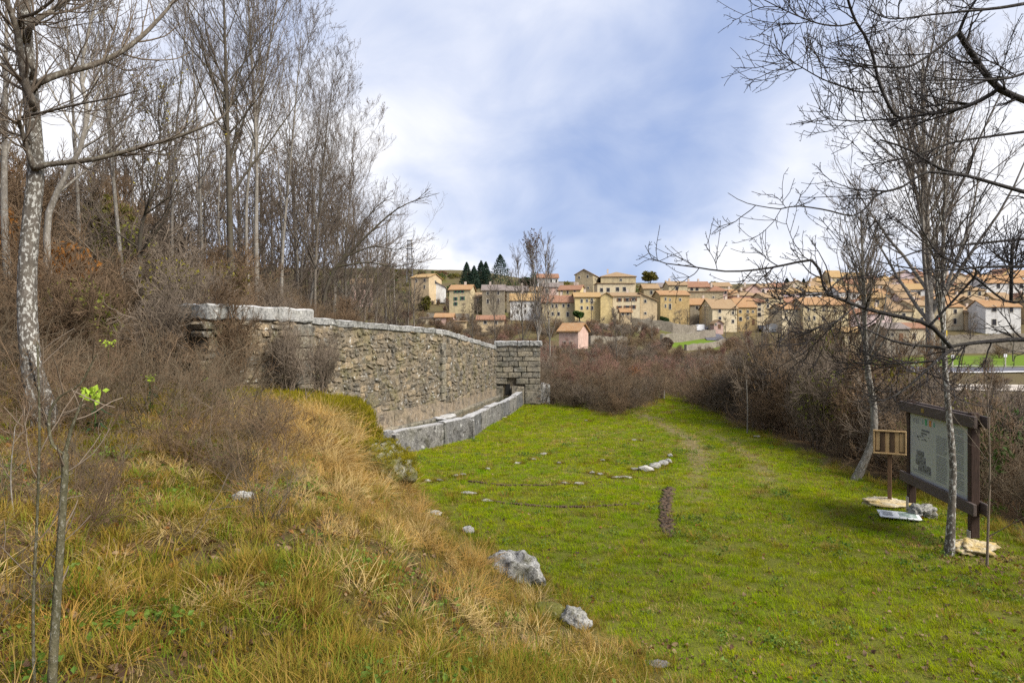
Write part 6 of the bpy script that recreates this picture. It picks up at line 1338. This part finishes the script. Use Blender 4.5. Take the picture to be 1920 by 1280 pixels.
# ------------------------------------------------------------------ information board
def woodm(name, c1, c2, sc=(14, 14, 1.5)):
    n = NT(name); v = n.scaled(n.obj(), sc); f = n.noise(3.0, 6, .65, v, .4); g = n.noise(2.2, 4, .6, n.obj())
    c = n.mix(n.ramp(f, [(.3, 0), (.7, 1)]), c1, c2); c = n.mix(n.ramp(g, [(.45, 0), (.7, .5)]), c, tuple(k * .5 for k in c1))
    n.inp('Base Color', c); n.inp('Roughness', .75); n.inp('Specular IOR Level', .25); n.bump(f, .5, .01); MAT[name] = n.m; return n.m
woodm('wood_dark', (.030, .017, .012), (.062, .036, .026)); woodm('wood_beam', (.062, .045, .038), (.105, .080, .068), (1.5, 14, 14)); woodm('wood_plank', (.34, .21, .09), (.52, .37, .19)); woodm('wood_burnt', (.05, .032, .02), (.14, .085, .045)); woodm('wood_post', (.11, .062, .032), (.17, .10, .055))
PL, PR = np.array((7.02, 12.0)), np.array((6.66, 9.85)); eb = (PR - PL) / np.linalg.norm(PR - PL); Wb = np.linalg.norm(PR - PL); zg = h1p(*((PL + PR) / 2))
board = thing('information_board', (*PL, zg), 'tall dark timber information board with grey printed panel at the lawn edge', 'board', None, math.atan2(eb[1], eb[0]))
# local: x along the board (left post 0 -> right post Wb), y: behind is +, front towards the lawn is... chosen below
fr = 1 if np.dot(np.array((-eb[1], eb[0])), np.array((-1, 0))) > 0 else -1      # local y sign of the lawn side
def bev(acc, c, size, b=.008):
    bm = bmesh.new(); bmesh.ops.create_cube(bm, size=1.0)
    for v in bm.verts: v.co = Vector((v.co.x * size[0], v.co.y * size[1], v.co.z * size[2]))
    bmesh.ops.bevel(bm, geom=bm.edges[:], offset=b, segments=1, affect='EDGES'); bm.verts.index_update()
    V = np.array([v.co for v in bm.verts]) + np.asarray(c); q = [tuple(v.index for v in f.verts) for f in bm.faces if len(f.verts) == 4]; t = [tuple(v.index for v in f.verts) for f in bm.faces if len(f.verts) == 3]
    bm.free(); acc.add(V, q=q, t=t); return acc
for xx in (0, Wb):
    bev(Acc(), (0, 0, 1.06), (.11, .12, 1.80), .010).build('post', MAT['wood_dark'], board).location = (xx, 0, 0)
    bev(Acc(), (0, 0, .06), (.10, .012, .36), .003).build('post_foot_bracket', plain('galvanised', (.42, .40, .38), .5, .2, 8, .6), board).location = (xx, fr * .066, .02)
bev(Acc(), (Wb / 2, fr * .088, 1.84), (Wb + .5, .05, .17), .008).build('top_beam', MAT['wood_beam'], board)
bev(Acc(), (Wb / 2, -fr * .088, 1.84), (Wb + .46, .05, .17), .008).build('rear_top_beam', MAT['wood_beam'], board)
bev(Acc(), (Wb / 2, fr * .088, .60), (Wb + .46, .05, .17), .008).build('bottom_beam', MAT['wood_beam'], board)
bev(Acc(), (Wb / 2, -fr * .088, .60), (Wb + .44, .05, .17), .008).build('rear_bottom_beam', MAT['wood_beam'], board)
n = NT('panel_grey'); a = n.noise(1.2, 4, .6, n.obj()); c = n.mix(a, (.30, .315, .325), (.37, .385, .39)); n.inp('Base Color', c); n.inp('Roughness', .28); n.inp('Specular IOR Level', .5); MAT['panel_grey'] = n.m
Acc().box((Wb / 2, fr * .03, 1.25), (Wb - .16, .03, 1.20)).build('panel', MAT['panel_grey'], board)
Acc().box((Wb / 2, -fr * .03, 1.25), (Wb - .15, .05, 1.28)).build('backing', MAT['wood_dark'], board)
plain('ink', (.10, .105, .11), .6, .1); plain('ink_soft', (.17, .18, .19), .6, .1)
# printed columns of small text: thin strips just proud of the panel
yf = fr * .0475; q_ = np.random.default_rng(3)
def s2x(s): return .09 + s * (Wb - .18)         # 0..1 as read from the lawn, left to right (left post = 0)
acc = Acc()
def text(s0, s1, ztop, rows, dz=.026, h=.009):
    for i in range(rows):
        s = s0
        e_ = s1 - (0 if q_.random() < .8 else q_.uniform(0, .3) * (s1 - s0))
        while s < e_ - .004:
            wl_ = q_.uniform(.008, .03); wl_ = min(wl_, e_ - s); acc.box(((s2x(s) + s2x(s + wl_)) / 2, yf, ztop - i * dz), (wl_ * (Wb - .18), .003, h)); s += wl_ + .006
text(.05, .17, 1.67, 4, .022, .007); text(.50, .68, 1.47, 11); text(.50, .68, 1.16, 16); text(.76, .95, 1.66, 3); text(.76, .95, 1.56, 10); text(.76, .95, 1.28, 9); text(.76, .95, 1.02, 10); text(.05, .40, .80, 2)
acc.build('printed_text', MAT['ink_soft'], board)
acc = Acc(); acc.box((s2x(.30), yf, 1.50), (.30, .003, .028)); acc.box((s2x(.27), yf, 1.45), (.22, .003, .024))
for i in range(16): acc.box((s2x(q_.uniform(.13, .36)), yf, q_.uniform(1.33, 1.43)), (q_.uniform(.02, .07), .003, q_.uniform(.008, .02)))
acc.build('heading', MAT['ink'], board)
n = NT('engraving'); v = n.obj(); f = n.noise(22, 6, .75, v, .6); n.inp('Base Color', n.ramp(f, [(.42, (.035, .035, .04)), (.58, (.24, .25, .26))])); n.inp('Roughness', .5); MAT['engraving'] = n.m
acc = Acc()
for (s0, s1, z0, z1) in ((.13, .27, 1.06, 1.14), (.11, .30, .90, 1.05), (.16, .40, .80, .93)): acc.box((s2x((s0 + s1) / 2), yf, (z0 + z1) / 2), ((s1 - s0) * (Wb - .18), .003 + .0006 * z0, z1 - z0))
acc.build('engraved_picture', MAT['engraving'], board)
for i, (s, c_, w_) in enumerate(((.245, (.20, .30, .25), .035), (.31, (.06, .30, .13), .075), (.39, (.45, .19, .06), .085), (.46, (.08, .28, .17), .04))):
    Acc().box((s2x(s), yf, 1.645 if w_ > .05 else 1.64), (w_, .004, .10 if w_ > .05 else .07)).build('crest', plain(f'crest_{i}', c_, .5, .3, 40), board)
Acc().box((s2x(.33), fr * .117, 1.845), (.10, .008, .07)).build('plate', plain('plate_yellow', (.22, .15, .04), .5, .4, 30), board)
rock('footing_rock', 1822, 1034, (.62, .46, .34), 91, MAT['limestone_lichen'], 'yellow lichened rock at the foot of the right board post', .12, .6, .3, z=zg, amp=.6, sub=4)
rock('footing_rock', 1725, 968, (.42, .36, .42), 92, MAT['limestone'], 'pale grey rock at the foot of the left board post', .12, .6, .3, z=zg, amp=.6, sub=4)

# ------------------------------------------------------------------ plank sign on a post
SG = ground_px(1668, 945); zs = h1p(SG[0], SG[1])
sign = thing('plank_sign', (SG[0], SG[1], zs), 'small framed sign of scorched vertical planks on a brown post', 'sign', None, -.50)
bev(Acc(), (0, 0, .52), (.07, .07, 1.15), .006).build('post', MAT['wood_post'], sign)
Acc().box((0, -.02, 1.18), (.48, .012, .40)).build('backing', MAT['wood_burnt'], sign)
q_ = np.random.default_rng(12)
for i in range(6):
    h_ = q_.uniform(.33, .41); bev(Acc(), (0, 0, 0), (.072, .02, h_), .004).build('plank', MAT['wood_plank'] if i not in (1, 3) else MAT['wood_burnt'], sign).location = (-.192 + i * .077, -.038 - .004 * (i % 2), 1.18 + q_.uniform(-.02, .02))
for nm, c_, sz in (('frame_rail', (0, -.05, 1.385), (.54, .035, .03)), ('frame_rail', (0, -.05, .975), (.54, .035, .03)), ('frame_stile', (-.255, -.05, 1.18), (.03, .031, .378)), ('frame_stile', (.255, -.05, 1.18), (.03, .031, .378))):
    bev(Acc(), (0, 0, 0), sz, .004).build(nm, MAT['wood_plank'], sign).location = c_
rock('footing_rock', 1664, 946, (.92, .6, .30), 93, MAT['limestone_lichen'], 'broad flat pale rock under the plank sign post', .16, .6, .1, z=zs, amp=.6, sub=4)

# ------------------------------------------------------------------ printed panel fallen on the grass
FPn = ground_px(1686, 973); fp = thing('fallen_panel', (FPn[0], FPn[1], h1p(FPn[0], FPn[1]) + .075), 'white printed sheet panel lying flat on the grass before the board', 'panel', None, -.35)
fp.rotation_euler = (.05, .03, -.35)
Acc().box((0, 0, 0), (.62, .40, .012)).build('sheet', plain('sheet_white', (.72, .73, .72), .35, .06, 4), fp)
n = NT('photo_print'); f = n.noise(9, 6, .7, n.obj(), .5); n.inp('Base Color', n.ramp(f, [(.35, (.07, .11, .12)), (.5, (.25, .31, .26)), (.65, (.48, .52, .52))])); n.inp('Roughness', .4); MAT['photo_print'] = n.m
Acc().box((.13, .02, .0075), (.26, .28, .003)).build('picture', MAT['photo_print'], fp)
acc = Acc()
for i in range(9): acc.box((-.18, .12 - i * .03, .0075), (.18 - .03 * (i % 3), .008, .003))
acc.build('printed_text', MAT['ink_soft'], fp)

# ------------------------------------------------------------------ tyre mark and ruts in the turf
n = NT('mud'); f = n.noise(18, 5, .7); n.inp('Base Color', n.ramp(f, [(.3, (.05, .032, .02)), (.7, (.13, .085, .052))])); n.inp('Roughness', .95); n.bump(f, .8, .03); MAT['mud'] = n.m
q_ = np.random.default_rng(44); acc = Acc()
ys = np.linspace(MUDB[1] - .05, MUDA[1] + .05, 46); xs = np.interp(ys, [MUDB[1], 12.2, MUDA[1]], [MUDB[0], 2.72, MUDA[0]])
for i, (x, y) in enumerate(zip(xs, ys)):
    w_ = .085 * (1 + .18 * math.sin(i * 1.9)) * (.75 if i < 2 or i > 43 else 1)
    for s_ in (-1, 0, 1):
        acc.box((x + s_ * w_ * .72 + q_.normal(0, .012), y + q_.normal(0, .012), h1p(x, y) + .004), (w_ * .9 * q_.uniform(.7, 1.3), .075 * q_.uniform(.6, 1.3), .02 + q_.uniform(0, .025)), q_.normal(0, .5))
set_props(acc.build('tyre_mark', MAT['mud'], None, True), 'brown muddy tyre tread mark pressed into the lawn', 'tyre mark')
def rut(name, pts, w_, label):
    acc = Acc(); c_ = resample(pts, 70, False); nr = np.random.default_rng(len(label))
    for i in range(69):
        if nr.random() < .85: acc.box((c_[i, 0], c_[i, 1] + nr.normal(0, .012), h1p(c_[i, 0], c_[i, 1]) + .008), (np.linalg.norm(c_[i + 1] - c_[i]) * 1.15, w_ * nr.uniform(.5, 1.3), .045), math.atan2(c_[i + 1, 1] - c_[i, 1], c_[i + 1, 0] - c_[i, 0]))
    set_props(acc.build(name, MAT['mud'], None, True), label, 'rut')
rut('rut', RUT, .05, 'long thin brown rut curving across the near lawn')
rut('rut', RUT2, .035, 'fainter thin rut behind the long rut in the lawn')

# ------------------------------------------------------------------ lime flowered hellebores on the bank
def hellebore(px, py, d, label, seed, s=1.0):
    q_ = np.random.default_rng(seed); p_ = P(px, py, d); z0 = h1p(p_[0], p_[1]); hgt = max(.35, p_[2] - z0); o = thing('hellebore', (p_[0], p_[1], z0), label, 'plant', 'hellebores on the bank')
    acc = Acc(); tube1(acc, [(0, 0, -.03), (.02, 0, hgt * .5), (0, 0, hgt)], [.010, .008, .006], 5); acc.build('stem', MAT['leaf_green'], o, True)
    link('flowers', leaves_at(q_, q_.normal(0, .055 * s, (26, 3)) * (1, 1, .7) + (0, 0, hgt), .085 * s, .01, 'flowers', MAT['leaf_lime'], .75), o)
    acc = Acc()
    for i in range(16):
        a = q_.uniform(0, 6.28); L = q_.uniform(.16, .30); b_ = np.array((0, 0, hgt * q_.uniform(.25, .8))); dr = np.array((math.cos(a), math.sin(a), .15)); sd = np.array((-math.sin(a), math.cos(a), 0)) * .022
        acc.add([b_, b_ + dr * L * .5 + sd, b_ + dr * L - (0, 0, .07), b_ + dr * L * .5 - sd], q=[(0, 1, 2, 3)])
    acc.build('leaves', MAT['leaf_dark'], o)
for i, a in enumerate([(176, 738, 8.2, 'hellebore with bright lime flowers nearest the mottled trunk', 1.15), (280, 708, 10.5, 'small hellebore with lime flowers in the brush right of the first', .75), (202, 645, 11.5, 'hellebore with lime flowers higher up the bank', .8), (385, 712, 12.5, 'faint hellebore in the brush before the wall', .5)]):
    hellebore(a[0], a[1], a[2], a[3], 20 + i, a[4])
# ------------------------------------------------------------------ saplings in the left foreground
def sapling(path, d, r0, label, seed, n1=6, mt='sapling_bark', r1=.004, ln=(.2, .6)):
    q_ = np.random.default_rng(seed); pts = pp(path, d); pts[0][2] = min(pts[0][2], h1p(pts[0][0], pts[0][1]) - .05)
    Pt, Rt = limbs([(pts, r0, r1)], 16)
    put_tree('sapling', grow(q_, Pt, Rt, [dict(n=n1, t=(.3, .98), ang=(30, 65), len=ln, np=7, wan=.12, up=.08, rr=.5, rmin=.0022), dict(n=3, t=(.2, 1), ang=(30, 60), len=(.08, .25), np=4, wan=.12, up=.05, rr=.6, rmin=.0018)]), 1, label, 'saplings in the left foreground', mt, 'twig_grey', 'sapling', [8, 4, 3])
q_ = np.random.default_rng(1); pts = pp([(93, 1330), (103, 1180), (112, 1040), (121, 900), (122, 850)], 2.85); pts[0][2] = min(pts[0][2], h1p(pts[0][0], pts[0][1]) - .05)
Pt, Rt = limbs([(pts, .020, .013), (pp([(122, 852), (97, 830), (92, 780), (110, 745), (150, 720), (180, 665)], 2.85), .008, .0025), (pp([(122, 850), (135, 800), (154, 752)], 2.85), .008, .005)], 16)
put_tree('sapling', grow(q_, Pt, Rt, [dict(n=3, t=(.4, .98), ang=(30, 65), len=(.12, .35), np=6, wan=.12, up=.08, rr=.4, rmin=.0022)]), 1, 'forked green brown sapling, thickest stem in the left foreground', 'saplings in the left foreground', 'sapling_bark', 'twig_grey', 'sapling', [8, 4])
sapling([(66, 1330), (62, 1150), (70, 960), (74, 800), (70, 640)], 2.9, .007, 'thin dark sapling left of the thickest foreground sapling', 3, 7)
sapling([(320, 1200), (330, 1110), (345, 1090), (360, 1010), (400, 940)], 5.2, .007, 'thin dead twig standing in the dry grass of the mound', 4, 5, 'twig_brown', .003)
sapling([(425, 1000), (415, 900), (395, 830), (398, 760)], 8.0, .008, 'thin crooked grey twig in the brush above the dry grass', 6, 8, 'twig_grey', .003)
sapling([(572, 850), (575, 770), (568, 700), (545, 640)], 13.0, .014, 'bare twiggy stem rising from the dry grass tussock before the wall', 7, 14, 'twig_grey', .004, (.4, .9))
sapling([(30, 1000), (20, 900), (28, 800)], 5.0, .006, 'thin pale twig at the left picture edge', 8, 6, 'bark_pale', .003)

# ------------------------------------------------------------------ marker post, stake
mp_ = ground_px(1241, 748); o = thing('marker_post', tuple(mp_), 'short dark marker post where the grass track ends', 'post')
o.location.z = h1p(mp_[0], mp_[1]); bev(Acc(), (0, 0, .25), (.12, .12, .62), .01).build('post', MAT['wood_dark'], o); bev(Acc(), (.12, -.02, .22), (.05, .03, .5), .004).build('metal_strip', MAT['galvanised'], o)
st = ground_px(1401, 815); acc = Acc(); z0 = h1p(st[0], st[1]); tube1(acc, [(st[0], st[1], z0 - .1), (st[0] + .01, st[1], z0 + .9), (st[0] - .03, st[1], z0 + 1.75)], [.022, .020, .016], 6)
set_props(acc.build('stake', MAT['bark_pale'], None, True), 'thin pale stake standing in the shrubs beside the track', 'stake')

# ------------------------------------------------------------------ vehicles
plain('paint_white', (.70, .70, .71), .35, .04, 2, 0, .5); plain('paint_dark', (.05, .055, .065), .35, .1, 2, 0, .5); plain('rubber', (.025, .025, .026), .8); plain('auto_glass', (.04, .05, .06), .12, .1, 2, 0, .6); plain('lamp_red', (.4, .03, .02), .4); plain('lamp_clear', (.6, .6, .58), .2); plain('canvas', (.52, .52, .50), .9)
def vehicle(name, px, py, d, rz, label, cat, prof, cabin, wid, paint, glass_side):
    p_ = P(px, py, d); z0 = h1p(p_[0], p_[1]) + .16; o = thing(name, (p_[0], p_[1], z0), label, cat, None, rz)
    def extr(pr, w_, ins=0.0):
        nP = len(pr); V = [(x, -w_ / 2 + ins * (z > 1.0), z) for x, z in pr] + [(x, w_ / 2 - ins * (z > 1.0), z) for x, z in pr]; a = Acc(); a.add(V, q=[(i, (i + 1) % nP, nP + (i + 1) % nP, nP + i) for i in range(nP)])
        c1 = len(pr); ctr = np.mean(pr, 0); a.add([(x, -w_ / 2 + ins * (z > 1.0), z) for x, z in pr] + [(ctr[0], -w_ / 2, ctr[1])], t=[((i + 1) % nP, i, nP) for i in range(nP)]); a.add([(x, w_ / 2 - ins * (z > 1.0), z) for x, z in pr] + [(ctr[0], w_ / 2, ctr[1])], t=[(i, (i + 1) % nP, nP) for i in range(nP)]); return a
    extr(prof, wid, .10).build('body', MAT[paint], o)
    for g_ in glass_side:
        for s_ in (-1, 1):
            a = Acc(); a.add([(x, s_ * (wid / 2 - .085), z) for x, z in g_] + [(x, s_ * (wid / 2 - .05), z) for x, z in g_], q=[(0, 1, 2, 3), (7, 6, 5, 4), (0, 4, 5, 1), (1, 5, 6, 2), (2, 6, 7, 3), (3, 7, 4, 0)]); a.build('side_window', MAT['auto_glass'], o)
    (x0, z0_), (x1, z1_) = cabin; a = Acc(); dz = .03; a.add([(x0 - dz, -wid * .40, z0_), (x0 - dz, wid * .40, z0_), (x1 - dz, wid * .36, z1_ - .05), (x1 - dz, -wid * .36, z1_ - .05)], q=[(0, 1, 2, 3)]); a.build('windscreen', MAT['auto_glass'], o)
    L0, L1 = min(x for x, _ in prof), max(x for x, _ in prof)
    for x in (L0 + .75, L1 - .75):
        for s_ in (-1, 1):
            a = Acc(); tube1(a, [(x, s_ * (wid / 2 - .2), .12), (x, s_ * (wid / 2 + .015), .12)], .31, 16); cv = [(x + .31 * math.cos(k * .3927), s_ * (wid / 2 + .015), .12 + .31 * math.sin(k * .3927)) for k in range(16)]; a.add(cv + [(x, s_ * (wid / 2 + .015), .12)], t=[(k, (k + 1) % 16, 16) for k in range(16)])
            w_ = a.build('wheel', MAT['rubber'], o, True); a = Acc(); cv = [(x + .19 * math.cos(k * .7854), s_ * (wid / 2 + .022), .12 + .19 * math.sin(k * .7854)) for k in range(8)]; a.add(cv + [(x, s_ * (wid / 2 + .03), .12)], t=[(k, (k + 1) % 8, 8) for k in range(8)]); a.build('rim', MAT['galvanised'], w_)
    for s_ in (-1, 1):
        Acc().box((L0 - .01, s_ * wid * .38, .62), (.04, .26, .16)).build('headlight', MAT['lamp_clear'], o); Acc().box((L1 + .01, s_ * wid * .42, .75), (.04, .14, .34)).build('tail_light', MAT['lamp_red'], o)
    return o
van = [(-2.05, .1), (-2.1, .55), (-1.95, .82), (-1.15, 1.0), (-.45, 1.72), (-.2, 1.80), (1.95, 1.80), (2.08, 1.2), (2.1, .1)]
vehicle('parked_van', 1308, 625, 197, .12, 'small white van parked on the lane below the grey rendered house', 'van', van, ((-1.15, 1.0), (-.45, 1.72)), 1.75, 'paint_white', [[(-.95, 1.06), (-.1, 1.06), (-.1, 1.62), (-.4, 1.62)]])
car = [(-2.0, .1), (-2.05, .5), (-1.9, .74), (-1.0, .86), (-.45, 1.36), (.9, 1.40), (1.6, .95), (2.0, .88), (2.05, .1)]
vehicle('parked_car', 1427, 604, 198, 1.35, 'dark parked car under the narrow balconied house', 'car', car, ((-1.0, .86), (-.45, 1.36)), 1.72, 'paint_dark', [[(-.8, .92), (.1, .92), (.1, 1.30), (-.4, 1.30)], [(.16, .92), (1.2, .92), (.85, 1.32), (.16, 1.32)]])
vehicle('parked_car', 1330, 624, 199, .3, 'silver car parked on the lane right of the white van', 'car', car, ((-1.0, .86), (-.45, 1.36)), 1.72, 'paint_white', [[(-.8, .92), (.1, .92), (.1, 1.30), (-.4, 1.30)], [(.16, .92), (1.2, .92), (.85, 1.32), (.16, 1.32)]])
p_ = P(1447, 606, 194); o = thing('canvas_shelter', (p_[0], p_[1], h1p(p_[0], p_[1])), 'rounded white canvas shelter beside the dark parked car', 'shelter')
acc = Acc(); ang = np.linspace(0, math.pi, 9); pr = [(2.0 * math.cos(a), 2.3 * math.sin(a) ** .8) for a in ang]; V = [(x, yv, z) for yv in (-1.6, 1.6) for x, z in pr]; acc.add(V, q=[(i, i + 1, i + 10, i + 9) for i in range(8)]); acc.build('cover', MAT['canvas'], o, True)
acc = Acc(); acc.add([(x, 1.58, z) for x, z in pr] + [(0, 1.58, 0)], t=[(i, i + 1, 9) for i in range(8)]); acc.add([(x, -1.58, z) for x, z in pr] + [(0, -1.58, 0)], t=[(i + 1, i, 9) for i in range(8)]); acc.build('end_panel', MAT['canvas'], o)

# ------------------------------------------------------------------ poles, mast, banners
plain('steel_grey', (.16, .165, .18), .6, .1, 4, .2); plain('pole_wood', (.07, .055, .045), .9)
def pole(px, yb, yt, d, label, arms=1, r=.13):
    p_ = P(px, yb, d); hgt = (yb - yt) / FPX * d; o = thing('utility_pole', tuple(p_), label, 'pole'); acc = Acc(); tube1(acc, [(0, 0, -2), (0, 0, hgt)], [r, r * .7], 7); acc.build('pole', MAT['pole_wood'], o, True)
    for i in range(arms): Acc().box((0, -.12, hgt - .5 - i * .9), (1.7, .12, .14)).build('cross_arm', MAT['pole_wood'], o)
    for i in (-1, 0, 1): acc = Acc(); tube1(acc, [(i * .7, -.12, hgt - .45), (i * .7, -.12, hgt - .15)], [.08, .05], 5); acc.build('insulator', MAT['frame_pale'], o)
pole(1322, 622, 571, 194, 'dark wooden utility pole beside the cream stone house', 2)
pole(1109, 596, 562, 178, 'utility pole in front of the yellow house', 1, .09)
pole(1184, 590, 560, 180, 'slim pole before the pink cream house', 1, .08)
pole(1260, 533, 517, 250, 'short pole on the skyline above the tower house', 1, .1)
p_ = P(768, 540, 300); o = thing('lattice_mast', tuple(p_), 'grey lattice mast rising above the left hillside skyline', 'mast'); hm = 90 / FPX * 300
for sx in (-1, 1):
    for sy in (-1, 1): acc = Acc(); tube1(acc, [(sx * 1.5, sy * 1.5, -3), (sx * .75, sy * .75, hm)], [.14, .10], 4); acc.build('leg', MAT['steel_grey'], o)
lv_ = np.linspace(0, hm, 13)
for i in range(12):
    a = lambda z: 1.5 - .75 * (z + 0) / hm
    for k, (s0, s1) in enumerate((((-1, -1), (1, -1)), ((1, -1), (1, 1)), ((1, 1), (-1, 1)), ((-1, 1), (-1, -1)))):
        z0, z1 = lv_[i], lv_[i + 1]; acc = Acc(); tube1(acc, [(s0[0] * a(z0), s0[1] * a(z0), z0), (s1[0] * a(z1), s1[1] * a(z1), z1)], .05, 3); tube1(acc, [(s1[0] * a(z0), s1[1] * a(z0), z0), (s0[0] * a(z1), s0[1] * a(z1), z1)], .05, 3); acc.build('brace', MAT['steel_grey'], o)
for z in (hm * .60, hm * .82, hm * .99): Acc().box((0, 0, z), (3.4 if z < hm * .9 else 2.4, 2.2, .22)).build('platform', MAT['steel_grey'], o)
for (x, z) in ((1.5, .62), (-1.5, .84), (1.4, .86), (-1.2, .64), (.9, .96)): Acc().box((x, -.9, hm * z + .5), (.35, .25, 1.3)).build('antenna', MAT['frame_pale'], o)
plain('banner_orange', (.62, .09, .02), .7, .1); plain('banner_yellow', (.70, .48, .02), .7, .1)
p_ = P(1768, 665, 118); o = thing('banner_pole', (p_[0], p_[1], h1p(p_[0], p_[1])), 'pole with an orange banner and a yellow one seen through the branches', 'banner'); hz = CAM_Z - 118 * (570 - CY) / FPX - o.location.z
acc = Acc(); tube1(acc, [(0, 0, -.5), (0, 0, hz + .4)], [.07, .05], 6); acc.build('pole', MAT['steel_grey'], o, True)
Acc().box((-.38, -.05, hz - 1.2), (.72, .05, 3.0)).build('orange_banner', MAT['banner_orange'], o); Acc().box((.38, -.06, hz - 5.3), (.6, .05, 1.5)).build('yellow_banner', MAT['banner_yellow'], o)
for i, px in enumerate((1786, 1885)):
    p_ = P(px, 690, 112); o = thing('road_post', (p_[0], p_[1], h1p(p_[0], p_[1])), ['white roadside post left of the parking bay', 'white roadside post at the right of the road'][i], 'post'); acc = Acc(); tube1(acc, [(0, 0, -.3), (0, 0, 2.2)], [.10, .09], 8); acc.build('pole', MAT['frame_pale'], o, True); Acc().box((0, -.02, 2.0), (.5, .05, .5)).build('plate', MAT['paint_white'], o)
